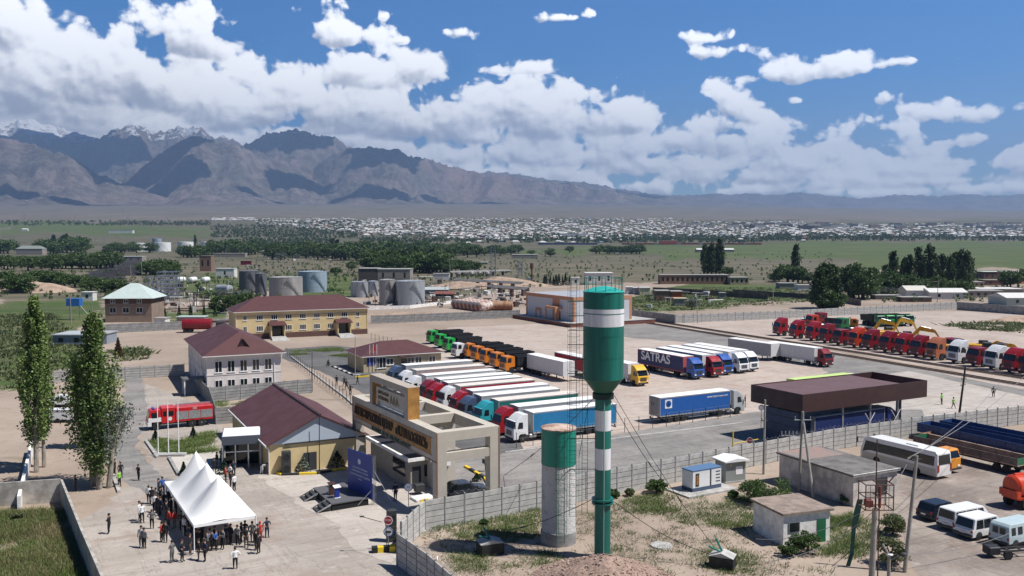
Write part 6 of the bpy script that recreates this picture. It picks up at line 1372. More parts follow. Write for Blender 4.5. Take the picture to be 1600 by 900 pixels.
# ------------------------------------------------------------ people
SKIN = mat('skin', (.34, .20, .13), .6); SHOE = mat('shoe', (.02, .018, .017), .5); HAIR = mat('hair', (.015, .012, .01), .6)
def body_mesh(pose):
    J = {}; E = []
    def add(n_, p, r, par=None):
        J[n_] = (len(J), Vector(p), r)
        if par: E.append((J[par][0], J[n_][0]))
    lean = 0.0
    add('pelvis', (0, 0, .95), (.17, .12)); add('waist', (0, 0, 1.1), (.15, .11), 'pelvis'); add('chest', (0, .0, 1.32), (.19, .13), 'waist'); add('neck', (0, .0, 1.5), (.065, .065), 'chest')
    add('jaw', (0, .01, 1.58), (.075, .085), 'neck'); add('head', (0, .01, 1.68), (.085, .1), 'jaw'); add('crown', (0, 0, 1.755), (.06, .07), 'head')
    st = {'walk': (.24, -.22), 'stand': (.03, -.02), 'fold': (.0, .05), 'hips': (.02, -.04), 'bend': (.1, -.1)}[pose]
    for s, nm, off in ((-1, 'l', st[0]), (1, 'r', st[1])):
        add('hip'+nm, (s*.1, 0, .88), (.105, .105), 'pelvis'); add('knee'+nm, (s*.11, off*.5+.03, .48), (.068, .068), 'hip'+nm); add('ankle'+nm, (s*.11, off, .10), (.045, .05), 'knee'+nm); add('toe'+nm, (s*.12, off+.16, .04), (.045, .035), 'ankle'+nm)
        add('sho'+nm, (s*.2, 0, 1.43), (.068, .068), 'chest')
        if pose == 'fold': el, ha, fi = (s*.26, .02, 1.16), (s*.06, .24, 1.2), (-s*.03, .25, 1.2)
        elif pose == 'hips': el, ha, fi = (s*.36, -.06, 1.2), (s*.2, .08, 1.05), (s*.16, .13, 1.03)
        elif pose == 'walk': el, ha, fi = (s*.27, -s*.1, 1.17), (s*.27, -s*.05+s*-.1+.12, .93), (s*.27, -s*.15+.15, .86)
        else: el, ha, fi = (s*.26, -.02, 1.16), (s*.26, .05, .9), (s*.25, .07, .82)
        add('el'+nm, el, (.048, .048), 'sho'+nm); add('ha'+nm, ha, (.035, .03), 'el'+nm); add('fi'+nm, fi, (.03, .02), 'ha'+nm)
        h, f2 = Vector(ha), Vector(fi); d = (f2-h).normalized()
        add('th'+nm, h+d*.03+Vector((-s*.045, .02, 0)), (.012, .012), 'ha'+nm)
    if pose == 'bend':
        for k in list(J):
            i, p, r = J[k]
            if p.z > .93 or k[:2] in ('ha', 'fi', 'th', 'el'):
                q = Matrix.Rotation(R(-72), 3, 'X') @ (p-Vector((0, 0, .93))); J[k] = (i, q+Vector((0, -.1, .9)), r)
        for k in J:
            if k[:2] in ('ha', 'fi', 'th'): i, p, r = J[k]; J[k] = (i, Vector((p.x, p.y+.3, max(p.z-.35, .35))), r)
    me = bpy.data.meshes.new('person'); me.from_pydata([v[1] for v in J.values()], E, [])
    o = bpy.data.objects.new('tmp', me); C.objects.link(o); md = o.modifiers.new('s', 'SKIN')
    lay = me.skin_vertices[0].data if me.skin_vertices else None
    if lay is None:
        bm_ = __import__('bmesh').new(); bm_.from_mesh(me); bm_.verts.layers.skin.verify(); bm_.to_mesh(me); bm_.free(); lay = me.skin_vertices[0].data
    for v in J.values(): lay[v[0]].radius = v[2]; lay[v[0]].use_root = v[0] == 0
    sb = o.modifiers.new('d', 'SUBSURF'); sb.levels = sb.render_levels = 1
    bpy.context.view_layer.update(); m2 = bpy.data.meshes.new_from_object(o.evaluated_get(bpy.context.evaluated_depsgraph_get())); bpy.data.objects.remove(o)
    m2.name = 'person'
    # nose and ears belong to the head
    heads = {k: J[k][1] for k in ('head', 'crown', 'neck')}
    b = MB(); hd_ = heads['head']; fw = Vector((0, 1, 0)) if pose != 'bend' else Vector((0, 0, -1))
    n0 = hd_+fw*.1; b.sph(tuple(n0-Vector((0, 0, .01))), .016, .02, .025, 6, 4); b.sph(tuple(hd_+Vector((.085, 0, 0))), .015, .02, .03, 6, 4); b.sph(tuple(hd_-Vector((.085, 0, 0))), .015, .02, .03, 6, 4)
    vs = [tuple(v.co) for v in m2.vertices]; fs = [tuple(p.vertices) for p in m2.polygons]; kk = []
    hands = [J[k][1] for k in ('hal', 'har', 'fil', 'fir')]; toes = [J[k][1] for k in ('toel', 'toer')]
    for p in m2.polygons:
        c = p.center
        if (c-heads['neck']).dot(heads['crown']-heads['neck']) > 0.002 or min((c-h).length for h in hands) < .075: kk.append(0)
        elif c.z < .11 or min((c-h).length for h in toes) < .1: kk.append(3)
        elif (c.z > .98 if pose != 'bend' else (c-Vector((0, -.1, .9))).dot(heads['neck']-Vector((0, -.1, .9))) > .02) or abs(c.x) > .2: kk.append(1)
        else: kk.append(2)
    L0 = len(vs); vs += b.v; fs += [tuple(L0+i for i in f) for f in b.f]; kk += [0]*len(b.f)
    e_ = MB()
    for s in (-1, 1): e_.sph(tuple(hd_+fw*.092+Vector((s*.032, 0, .02))), .011, .01, .008, 5, 3)
    L0 = len(vs); vs += e_.v; fs += [tuple(L0+i for i in f) for f in e_.f]; kk += [3]*len(e_.f)
    me = bpy.data.meshes.new('person'); me.from_pydata(vs, [], fs); me.polygons.foreach_set('material_index', kk); me.polygons.foreach_set('use_smooth', [True]*len(fs))
    for k in range(4): me.materials.append(SKIN if k in (0,) else SHOE)
    h = MB(); c = heads['head']
    h.sph((0, -.02, .035), .1, .11, .105, 10, 6); hm = h.mesh('hair', HAIR, True)
    return me, hm, tuple(c)
PB = {k: body_mesh(k) for k in ('stand', 'walk', 'fold', 'hips', 'bend')}
CL = {'black': (.014, .014, .017), 'navy': (.016, .022, .05), 'white': (.72, .72, .74), 'grey': (.13, .135, .14), 'red': (.40, .03, .025), 'blue': (.03, .10, .35), 'lime': (.25, .55, .08), 'brown': (.07, .05, .04), 'pale': (.40, .43, .46)}
CM = {k: mat('cloth_'+k, v, .85) for k, v in CL.items()}
def person(px, py, label, top='black', bot='black', pose='stand', face=None, group=None, z=0.0, pt=None, hair=None, h=1.0):
    me, hm, hc = PB[pose]; p = pt or G(px, py, z)
    o = bpy.data.objects.new('person', me); C.objects.link(o)
    o.location = (p.x, p.y, z); o.rotation_euler = (0, 0, rnd.uniform(0, 6.28) if face is None else face); s = 1.05*h*rnd.uniform(.96, 1.04); o.scale = (s*1.08, s*1.08, s)
    for k, m in ((0, SKIN), (1, CM[top]), (2, CM[bot]), (3, SHOE)): o.material_slots[k].link = 'OBJECT'; o.material_slots[k].material = m
    hr = bpy.data.objects.new('hair', hm); C.objects.link(hr); hr.parent = o; hr.location = hc
    if hair: hr.material_slots[0].link = 'OBJECT'; hr.material_slots[0].material = CM[hair]; hr.name = 'headwear'
    tag(o, label, 'person', group); return o
def cr(x, y): return x/4, 675+y/4
FO = [((683,637),'black','black','fold','person in dark clothes standing alone left of the crowd'), ((866,304),'black','black','hips','person in dark suit standing alone on the lane above the tent'), ((718,272),'black','black','stand','person in black at the left of the pair by the poplar shade'),
 ((755,288),'black','navy','stand','person in black at the right of the pair by the poplar shade'), ((746,342),'lime','black','stand','person in lime safety vest below the pair by the poplar'), ((472,372),'black','black','stand','person in black in the shadow of the poplars'),
 ((873,556),'white','black','stand','person in white shirt, left of the two white shirts by the crowd'), ((888,569),'white','black','stand','person in white shirt, right of the two white shirts by the crowd'), ((950,606),'grey','black','hips','broad person in dark grey jacket beside the tent crowd'),
 ((884,722),'pale','grey','stand','person in pale shirt at the far left of the forecourt group'), ((901,729),'grey','black','stand','person in grey behind the pale shirt on the forecourt'), ((1012,688),'red','black','stand','long haired person with red bag left of the tent front'), ((1035,691),'black','black','stand','person in black beside the long haired person with red bag'),
 ((1077,817),'grey','grey','fold','person in grey raising arms before the tent front'), ((1138,811),'black','black','hips','person in black standing just right of the grey figure'), ((1188,768),'black','brown','stand','person in dark clothes close to the front tent pole'),
 ((1243,802),'black','grey','stand','person in black, left of the close pair before the tent'), ((1282,810),'navy','black','hips','person in dark navy, right of the close pair before the tent'), ((1471,857),'white','black','hips','person in white shirt and black trousers standing alone below the tent'),
 ((1352,740),'blue','black','hips','person in bright blue shirt at the tent front'), ((1312,728),'white','black','stand','person in white top left of the bright blue shirt'), ((1540,722),'black','brown','hips','person in dark jacket right of the tent front'), ((1578,692),'grey','grey','stand','person in grey at the right tent corner'),
 ((930,446),'white','black','stand','person with white front at the left end of the crowd'), ((950,452),'black','black','stand','person in black next to the white fronted person'), ((967,502),'white','black','hips','person in white and black in the crowd at the left tent side'), ((988,508),'black','black','stand','person in black in the thick of the left crowd'),
 ((1002,522),'navy','black','stand','person in navy low in the left crowd'), ((1024,490),'black','navy','stand','person in black and navy in the left crowd'), ((1046,430),'pale','black','stand','person in pale blue shirt by the tent side'), ((1016,392),'blue','black','stand','person in dark blue at the rear tent corner'), ((992,400),'navy','black','stand','person in navy left of the dark blue one at the rear tent corner'),
 ((1056,604),'red','black','stand','person with red shoulders, left of the two red ones'), ((1090,607),'red','grey','stand','person with red shoulders, right of the two red ones'), ((1070,520),'black','black','stand','person in black behind the two red shoulders'), ((1152,650),'white','black','stand','person in white shirt under the left tent edge'),
 ((1040,548),'black','brown','stand','person in black left of the two red shoulders'), ((975,462),'grey','black','fold','person in grey at the middle of the left crowd'), ((1005,455),'black','black','fold','person with folded arms in the left crowd'), ((1060,470),'navy','navy','stand','person in navy just outside the tent side'),
 ((1340,262),'black','black','stand','person in black behind the middle tent peak'), ((1410,318),'red','black','stand','person in red and black behind the right tent slope'), ((1438,300),'white','black','fold','person in white shirt behind the tent near the small tree'), ((1443,345),'black','black','stand','person in black behind the tent next to a white shirt'),
 ((1465,372),'white','black','stand','person in white shirt nearest the right tent slope'), ((1460,280),'navy','black','stand','person in navy beside the small tree behind the tent'), ((1356,226),'black','black','stand','person in black in front of the glazed portal'), ((1385,195),'black','black','fold','person with folded arms at the portal corner'),
 ((1612,710),'black','black','stand','person in black at the right tent corner, front'), ((1626,690),'red','red','stand','person in red dress and headscarf right of the tent'), ((1669,660),'navy','navy','hips','person in navy suit, rightmost beside the tent'), ((1600,738),'black','brown','stand','person in dark brown low at the right tent corner'), ((1618,762),'black','black','stand','lowest person in black at the right of the tent')]
for (x, y), tp, bt, ps, lab in FO: person(*cr(x, y), lab, tp, bt, ps, group='people around the tent', hair='red' if 'headscarf' in lab else None)
tl = lambda x, y: Vector((f_.x+math.cos(ang)*x-math.sin(ang)*y, f_.y+math.sin(ang)*x+math.cos(ang)*y, 0))
ords = ['first', 'second', 'third', 'fourth', 'fifth', 'sixth', 'seventh', 'eighth', 'ninth', 'tenth']
for k in range(10): person(0, 0, 'person in %s under the tent front edge, %s from the left pole' % (('black', 'grey', 'navy')[k % 3], ords[k]), ('black', 'grey', 'navy')[k % 3], 'black', ('stand', 'fold', 'hips')[k % 3], pt=tl(.6+k*(W_t-1.2)/9.3, .2+rnd.uniform(-.5, 1.1)), group='people standing under the tent front')
for k in range(12): person(0, 0, 'person in %s just inside the left tent side, %s from the front' % (('black', 'navy', 'brown')[k % 3], (ords+['eleventh', 'twelfth'])[k]), ('black', 'navy', 'brown')[k % 3], 'black', ('stand', 'hips')[k % 2], pt=tl(rnd.uniform(.0, 1.6), 1+k*(ey_l-1.6)/12.), group='people along the tent side')
for i, ((x, y), tp, lab) in enumerate([((1440,165),'white','person in white shirt seated before the glazed portal'), ((1470,185),'black','person in black seated left before the glazed portal'), ((1505,150),'white','standing person in white shirt at the portal tables'), ((1500,190),'black','person in black seated right before the glazed portal'), ((1535,160),'grey','person in grey at the right end of the portal tables')]): person(*cr(x, y), lab, tp, 'black', 'fold', group='people before the glazed portal')
person(408.5,741,'person in white overalls bending down by the warehouse corner','white','white','bend',face=R(-80))
for (x, y), lab, ps in [((526,602),'person in dark suit walking at the left on the inner street','walk'), ((538,604),'person in dark suit in the middle of the inner street, behind another','walk'), ((541.5,609),'person in dark suit at the front of the close pair on the inner street','walk'), ((547.5,617.5),'person in dark suit nearest the gate on the inner street','hips'), ((558.5,601),'person in dark suit by the kerb on the inner street','walk')]: person(x, y, lab, 'black', 'black', ps, group='people in dark suits on the inner street')
o = person(759,737,'photographer in dark clothes with camera bag behind the entrance gate','black','navy','fold'); b = MB(); b.bx(-.2, .2, -.35, -.12, 1.0, 1.5, .03); b.build('backpack', DARK, o)
person(1471,632,'person in lime safety vest, left of the two on the apron','lime','brown','fold',group='workers in safety vests'); person(1489.5,638.5,'person in lime safety vest, right of the two on the apron','lime','grey','walk',group='workers in safety vests'); person(1552,621,'person in dark clothes walking alone on the far apron','black','black','walk')
person(618,782,'person in dark clothes standing in the gatehouse shade','navy','navy','stand')

# ------------------------------------------------------------ stage, screen and what stands on and around it
ZS = .8
s1, s2, s3, s4 = G(489,762,ZS), G(518,787,ZS), G(577,777.5,ZS), G(541,753,ZS)
st = thing('stage', 'low dark grey stage platform in front of the blue screen', 'stage', (s2.x, s2.y, 0)); b = MB(); P4 = [(q-s2).xy for q in (s2, s3, s4, s1)]
b.add([(q.x, q.y, ZS-.12) for q in P4]+[(q.x, q.y, ZS) for q in P4], [(3, 2, 1, 0), (4, 5, 6, 7), (0, 1, 5, 4), (1, 2, 6, 5), (2, 3, 7, 6), (3, 0, 4, 7)]); b.build('deck', mat('stage_grey', (.105, .105, .115), .6), st)
c_ = sum((Vector((q.x, q.y)) for q in P4), Vector((0, 0)))/4; P5 = [c_+(q-c_)*.97 for q in P4]; b = MB(); b.add([(q.x, q.y, 0) for q in P5]+[(q.x, q.y, ZS-.13) for q in P5], [(0, 1, 5, 4), (1, 2, 6, 5), (2, 3, 7, 6), (3, 0, 4, 7)]); b.build('skirt', mat('skirt_black', (.012, .012, .014), .9), st)
def steps(px, py, lab):
    p = G(px, py, ZS); e = (s1-s2); aa = math.atan2(e.y, e.x)
    r = thing('stage_steps', lab, 'steps', (p.x, p.y, 0), aa, 'stage steps'); b = MB()
    for k in range(3): b.box(-.8, .8, .02+k*.45, .45+k*.45, 0.0 if k == 2 else .15, ZS-.24*(k+1)+.08)
    b.build('treads', DARK, r); 
    for s in (-1, 1): b = MB(); b.add([(s*.85, 0, ZS), (s*.85, 1.5, .1), (s*.85, 1.5, .0), (s*.85, 0, ZS-.2), (s*.9, 0, ZS), (s*.9, 1.5, .1), (s*.9, 1.5, .0), (s*.9, 0, ZS-.2)], [(0, 1, 2, 3), (7, 6, 5, 4), (0, 4, 5, 1), (3, 2, 6, 7)]); b.build('side_rail', STEEL, r)
steps(492.5,766.5,'stage steps at the far end of the platform, towards the tent'); steps(513,783.5,'stage steps at the near end of the platform')
def lectern(p, lab, m, m2):
    r = thing('lectern', lab, 'lectern', p, R(35), 'lecterns on the stage'); b = MB(); b.box(-.22, .22, -.16, .16, .05, 1.05, .0, .0); b.build('body', m, r); b = MB(); b.box(-.32, .32, -.24, .24, 0, .05); b.add([(-.36, -.28, 1.05), (.36, -.28, 1.05), (.36, .28, 1.2), (-.36, .28, 1.2), (-.36, -.28, 1.1), (.36, -.28, 1.1), (.36, .28, 1.25), (-.36, .28, 1.25)], [(3, 2, 1, 0), (4, 5, 6, 7), (0, 1, 5, 4), (1, 2, 6, 5), (2, 3, 7, 6), (3, 0, 4, 7)]); b.build('top', m2, r)
    b = MB(); b.tube((-.1, 0, 1.2), (-.15, .1, 1.5), .012, n=4); b.tube((.1, 0, 1.2), (.15, .1, 1.5), .012, n=4); b.build('microphone', DARK, r)
lectern(G(518,772.5,ZS), 'brown lectern with microphones on the stage', mat('lectern_brown', (.06, .03, .025), .5), mat('lectern_brown', (.06, .03, .025), .5)); lectern(G(526.5,777.5,ZS), 'white and blue lectern on the stage', mat('screen_blue', (.012, .035, .24), .5), PLASW)
p = G(513,769,ZS); r = thing('microphone_stand', 'thin microphone stand beside the brown lectern', 'microphone stand', p); b = MB(); b.tube((0, 0, 0), (0, 0, 1.5), .015, n=5); b.tube((0, 0, 1.5), (.3, 0, 1.7), .012, n=5); b.lathe([(.2, 0), (.2, .03)], 12); b.build('stand', DARK, r)
b1, b2 = G(543.7,762,ZS), G(581,778,ZS); e = b2-b1; an = math.atan2(e.y, e.x); Ls = e.length; zt = HT(b1, 696); zt2 = HT(b2, 717); print('screen', Ls, zt, zt2, math.degrees(an)); zt = (zt+zt2)/2
sc_ = thing('stage_screen', 'tall blue backdrop screen with white lettering behind the stage', 'screen', (b1.x, b1.y, 0), an)
b = MB(); b.box(0, Ls, 0, .06, .6, zt); b.build('banner', mat('screen_blue', (.012, .035, .24), .5), sc_)
b = MB(); 
for x in (.1, Ls-.1, Ls/2):
    for (dx, dy) in ((0, .15), (.3, .15), (0, .45), (.3, .45)): b.tube((x+dx-.15, dy, 0), (x+dx-.15, dy, zt), .025, n=5)
    for k in range(int(zt/.45)): b.tube((x-.15, .15, k*.45), (x+.15, .15, k*.45+.45), .015, n=4); b.tube((x+.15, .15, k*.45), (x+.15, .45, k*.45+.45), .015, n=4)
b.tube((Ls-.1, .3, zt*.7), (Ls+1.6, 1.6, 0.1), .03); b.tube((Ls-.1, .1, 1.6), (Ls-.6, -1.4, .05), .04); b.build('truss', STEEL, sc_)
LB = mat('letter_white', (.65, .7, .8), .5)
for z, t_, sz in ((zt-1.75, 'САЛТАНАТТУУ АЧЫЛЫШЫ', .22), (zt-2.1, 'ТОРЖЕСТВЕННОЕ ОТКРЫТИЕ', .22), (zt-2.5, 'ЛОГИСТИЧЕСКОГО ЦЕНТРА', .28), (zt-2.85, 'НАРЫН', .2)): text_mesh('lettering', t_, sz, .004, LB, sc_, (Ls*.52, -.012, z), (math.pi/2, 0, 0))
b = MB(); b.M = Matrix.Translation((Ls*.5, -.012, zt-1.0)) @ Matrix.Rotation(math.pi/2, 4, 'X'); b.lathe([(.2, 0), (.2, .01), (.28, .01), (.28, 0)], 20); b.build('emblem', LB, sc_)
def speaker(px, py, lab, hgt=2.2, w=.8):
    r = thing('loudspeaker', lab, 'loudspeaker', G(px, py), R(20), 'loudspeaker stacks'); b = MB(); b.bx(-w/2, w/2, -.35, .35, .05, hgt*.5, .03); b.bx(-w/2, w/2, -.35, .35, hgt*.5+.02, hgt, .03); b.build('cabinet', DARK, r)
    for z in (hgt*.27, hgt*.75): b = MB(); b.M = Matrix.Translation((0, -.36, z)) @ Matrix.Rotation(math.pi/2, 4, 'X'); b.lathe([(w*.36, 0), (w*.36, .02), (w*.1, -.01)], 16); b.build('cone', BLACK, r)
speaker(447.5,741,'black loudspeaker stack at the warehouse kerb',2.7,1.0); speaker(612,846,'tall black loudspeaker behind the stop sign',2.9,.8)
r = thing('loudspeaker', 'single black box speaker on the white kerb island under the gate', 'loudspeaker', G(655,772), R(25)); b = MB(); b.bx(-.5, .5, -.4, .4, .3, 1.1, .03); b.build('cabinet', DARK, r)
def disc_sign(px, py, h, col, lab, txt, extra=None, tc=None, face=0.0, rr=.42):
    p = G(px, py); r = thing('road_sign', lab, 'sign', p, face); b = MB(); b.tube((0, 0, 0), (0, 0, h+.3), .04, n=8); b.build('post', STEEL, r)
    def d_(z, m, rim, n_, t_, tcol):
        b = MB(); b.M = Matrix.Translation((0, -.05, z)) @ Matrix.Rotation(math.pi/2, 4, 'X'); b.lathe([(.001, 0), (rr, 0), (rr, .02), (.001, .02)], n_); b.build('sign_face', m, r)
        b = MB(); b.M = Matrix.Translation((0, -.06, z)) @ Matrix.Rotation(math.pi/2, 4, 'X'); b.lathe([(rr*.84, .013), (rr, .013), (rr, .02), (rr*.84, .02)], n_); b.build('sign_rim', rim, r)
        if t_: text_mesh('lettering', t_, .24, .004, tcol, r, (0, -.09, z), (math.pi/2, 0, 0))
    SR = mat('sign_red', (.45, .02, .03), .5); SBl = mat('sign_blue', (.05, .15, .4), .5)
    if col == 'stop': d_(h, SR, PLASW, 8, 'STOP', PLASW); d_(h-1.0, PLASW, SBl, 20, '', None); b = MB(); b.bx(-.25, .25, -.1, -.085, h-1.1, h-.9, .005); b.build('car_symbol', DARK, r)
    else: d_(h, PLASW, SBl, 24, txt, SBl)
disc_sign(607,859,2.6,'stop','red stop sign above a round white sign at the fence corner','')
disc_sign(638.5,800,2.5,'w','round white sign with blue rim and number 5.0 near the gate','5,0')
disc_sign(1171,716,2.2,'stop','stop sign at the left end of the brown canopy','')
disc_sign(1189,672,3.2,'w','round pale sign high on a post at the canopy corner','')
r = thing('barrier', 'yellow lifting barrier post and arm by the check lane', 'barrier', G(1145,705), R(29)); b = MB(); b.tube((0, 0, 0), (0, 0, 2.6), .09); b.build('post', mat('kerb_yellow', (.7, .5, .03), .7), r); b = MB(); b.tube((0, 0, .95), (4.5, .2, 1.0), .06); b.build('arm', mat('kerb_yellow', (.7, .5, .03), .7), r)
r = thing('striped_block', 'black and yellow striped wooden barrier foot beside the loudspeaker', 'barrier', G(601,862), R(12)); b = MB()
for k in range(5): b.mi = k % 2; b.box(-1.1+k*.5, -.6+k*.5, -.3, .3, .0, .5)
b.build('block', [BLACK, mat('kerb_yellow', (.7, .5, .03), .7)], r); b = MB(); b.tube((-1.8, .2, 3.1), (-.2, 0, 2.6), .03); b.sph((-1.9, .2, 3.15), .22, .12, .08); b.tube((.2, 0, .5), (.1, 0, 2.7), .04); b.build('lamp', DARK, r)
# striped kerb in front of the warehouse, and the kerb islands
def kerb(lab, pts, cols, h=.25, w=.35, seg=1.6):
    P = [G(*q) for q in pts]; r = thing('striped_kerb', lab, 'kerb', P[0], 0, 'painted kerbs'); b = MB(); n_ = 0
    for a, c in zip(P, P[1:]):
        L = (c-a).length; k = max(1, round(L/seg)); an = math.atan2(c.y-a.y, c.x-a.x); o_ = a-P[0]
        for i in range(k): b.mi = n_ % 2; n_ += 1; b.M = Matrix.Translation(o_) @ Matrix.Rotation(an, 4, 'Z'); b.box(L*i/k, L*(i+1)/k-.01, -w/2, w/2, 0, h)
    b.build('kerb_stones', cols, r); return r
KY, KB, KW = mat('kerb_yellow', (.7, .5, .03), .7), mat('kerb_black', (.03, .03, .03), .8), mat('kerb_white', (.7, .7, .68), .8)
kerb('yellow and black kerb along the warehouse end wall', [(427,738),(440,743),(495,741),(540,733)], [KY, KB]); kerb('black and white kerb in front of the yellow office, with a yellow lamp base', [(519,573),(552,587),(575,588)], [KB, KW]); kerb('yellow kerb stones before the yellow office entrance', [(555,590),(640,584)], [KY, KY])
kerb('yellow and black kerb curving behind the gate', [(727,730),(758,748),(762,756)], [KY, KB]); kerb('concrete kerb round the lawn below the fire truck', [(228,690),(246,716)], [CONC, CONC]); kerb('dark kerb along the terrace edge left of the tent', [(264,716),(279,743)], [CONC2, CONC2]); kerb('long pale kerb beside the inner street', [(455,558),(540,622),(560,640)], [CONC, CONC]); kerb('kerb on the right of the lane under the poplars', [(169,722),(186,770)], [CONC, CONC2])
r = thing('flagpoles_stand', 'white three pole stand on a plinth above the tent', 'flagpole stand', G(266,712.5), R(3)); b = MB(); b.box(-1.9, 1.9, -.5, .5, 0, .3); b.build('plinth', CONC, r)
for k, x in enumerate((-1.45, -.2, 1.05)): b = MB(); b.tube((x, 0, .3), (x, 0, 6.9), .07, .05); b.build('pole', PLASW, r)
b = MB(); b.box(-1.9, 1.9, -.08, .08, .3, .42); b.build('foot_rail', PLASW, r)
# slim fence posts along the gravel yard
pts = [G(807,700), G(1141,652), G(1172,632)]; r = thing('post_and_wire_fence', 'thin steel post and wire fence between the gravel yard and the road', 'fence', pts[0]); n_ = 0; pm = MB(); pm.box(-.04, .04, -.04, .04, 0, 2.0); pme = pm.mesh('post', DARK); w = MB()
for a, c in zip(pts, pts[1:]):
    L = (c-a).length; k = max(1, int(L/2.45))
    for i in range(k): q = a+(c-a)*i/k-pts[0]; rep('post', pme, r, q)
    for z in (.5, 1.2, 1.9): w.tube(a-pts[0]+Vector((0, 0, z)), c-pts[0]+Vector((0, 0, z)), .012, n=3)
w.build('wire', STEEL, r)
for lab, pts in (('wire mesh fence beside the inner street, left of the lamp', [(447,556),(487,590),(560,642)]), ('wire mesh fence right of the long yellow building', [(580,532),(612,540),(640,546)])):
    P = [G(*q) for q in pts]; r = thing('mesh_fence', lab, 'fence', P[0], 0, 'mesh fences'); w = MB()
    for a, c in zip(P, P[1:]):
        L = (c-a).length; k = max(1, int(L/2.6)); 
        for i in range(k+1): q = a+(c-a)*i/k-P[0]; rep('post', pme, r, q)
        for z in np.arange(.1, 1.95, .2): w.tube(a-P[0]+Vector((0, 0, z)), c-P[0]+Vector((0, 0, z)), .008, n=3)
    w.build('mesh', STEEL, r)
# ------------------------------------------------------------ vegetation
ORD = ords+['eleventh', 'twelfth', 'thirteenth', 'fourteenth', 'fifteenth', 'sixteenth', 'seventeenth', 'eighteenth', 'nineteenth']+[a+'-'+b if b else c for a, c in (('twenty', 'twentieth'), ('thirty', 'thirtieth'), ('forty', 'fortieth')) for b in ['']+['first', 'second', 'third', 'fourth', 'fifth', 'sixth', 'seventh', 'eighth', 'ninth']]
def leaf_mat(name, a, b_, c=None):
    m = bpy.data.materials.new(name); m.use_nodes = True; t = m.node_tree; t.nodes.clear(); n = N(t)
    g = n.n('ShaderNodeNewGeometry'); tc = n.n('ShaderNodeTexCoord').outputs['Object']; oi = n.n('ShaderNodeObjectInfo').outputs['Random']
    f = n.m('ADD', n.m('MULTIPLY', g.outputs['Random Per Island'], .6), n.m('MULTIPLY', n.noise(tc, .6, 3), .5)); col = n.mix(n.ss(f, .25, .8), a, b_)
    col = n.mix(n.m('MULTIPLY', oi, .45), col, c or tuple(x*.55 for x in a))
    d = n.n('ShaderNodeBsdfPrincipled', {'Base Color': col, 'Roughness': .55, 'Specular IOR Level': .35}); tr = n.n('ShaderNodeBsdfTranslucent', {'Color': col})
    mx = n.n('ShaderNodeMixShader', {0: .25, 1: d.outputs[0], 2: tr.outputs[0]}); n.n('ShaderNodeOutputMaterial', {0: mx.outputs[0]}); return m
LF1 = leaf_mat('leaf_poplar', (.085, .15, .03), (.235, .31, .10)); LF2 = leaf_mat('leaf_dark', (.03, .066, .018), (.075, .12, .036)); LF3 = leaf_mat('leaf_mid', (.042, .09, .02), (.11, .17, .045)); LF4 = leaf_mat('leaf_silver', (.10, .13, .10), (.17, .2, .16)); LF5 = leaf_mat('leaf_conifer', (.012, .032, .013), (.025, .05, .02))
BARK = mat('bark_pale', (.30, .27, .23), .9, var=.3, vscale=2); BARK2 = mat('bark_dark', (.08, .06, .045), .9)
def leaves(pts, size, seed, flat=.0):
    rs = np.random.RandomState(seed); P = np.asarray(pts); k = len(P)
    a = rs.normal(size=(k, 3)); a /= np.linalg.norm(a, axis=1)[:, None]; b = np.cross(a, rs.normal(size=(k, 3))); b /= np.linalg.norm(b, axis=1)[:, None]
    s = size*rs.uniform(.6, 1.3, k)[:, None]
    co = np.stack([P-a*s*.5, P+b*s*.42, P+a*s*.5, P-b*s*.42], 1).reshape(-1, 3)
    return np_mesh('crown', co, np.arange(4*k).reshape(-1, 4), False)
def poplar(H, Wd, nb, per, size, seed, leaf=LF1, low=.08, bark=BARK, spread=1.0, lean=0):
    rs = np.random.RandomState(seed); pts = []; tb = MB(); tb.tube((0, 0, -.1), (lean*.3, 0, H*.5), Wd*.055+.08, Wd*.035+.04, n=8); tb.tube((lean*.3, 0, H*.5), (lean, 0, H*.97), Wd*.035+.04, .03, n=6)
    for k in range(nb):
        t = (k+rs.uniform(0, 1))/nb; z0 = H*(low+t*.84); w = Wd/2*(1-t)**.55*(.55+.45*min(1, t*4))*rs.uniform(.55, 1.2); an = rs.uniform(0, 6.28); L = w*rs.uniform(1.7, 3.0)+.5
        dx, dy = math.cos(an)*w, math.sin(an)*w*spread; x0 = lean*t
        e = np.array([x0+dx, dy, min(z0+L, H*1.0)]); s0 = np.array([x0*.9, 0, z0])
        if k % 2 == 0: tb.tube(tuple(s0), tuple(s0+(e-s0)*.85), .05+.03*(1-t), .012, n=4, cap=False)
        u = rs.uniform(.12, 1.05, per)[:, None]**.8; sg = (.10+.10*(1-t))*Wd/3.2*(1.15-np.abs(u-.55))
        pts.append(s0+(e-s0)*u+np.array([dx, dy, 0])*.25*np.sin(u*3.1)+rs.normal(size=(per, 3))*sg*[1, 1, 1.5])
    return leaves(np.concatenate(pts), size, seed), tb
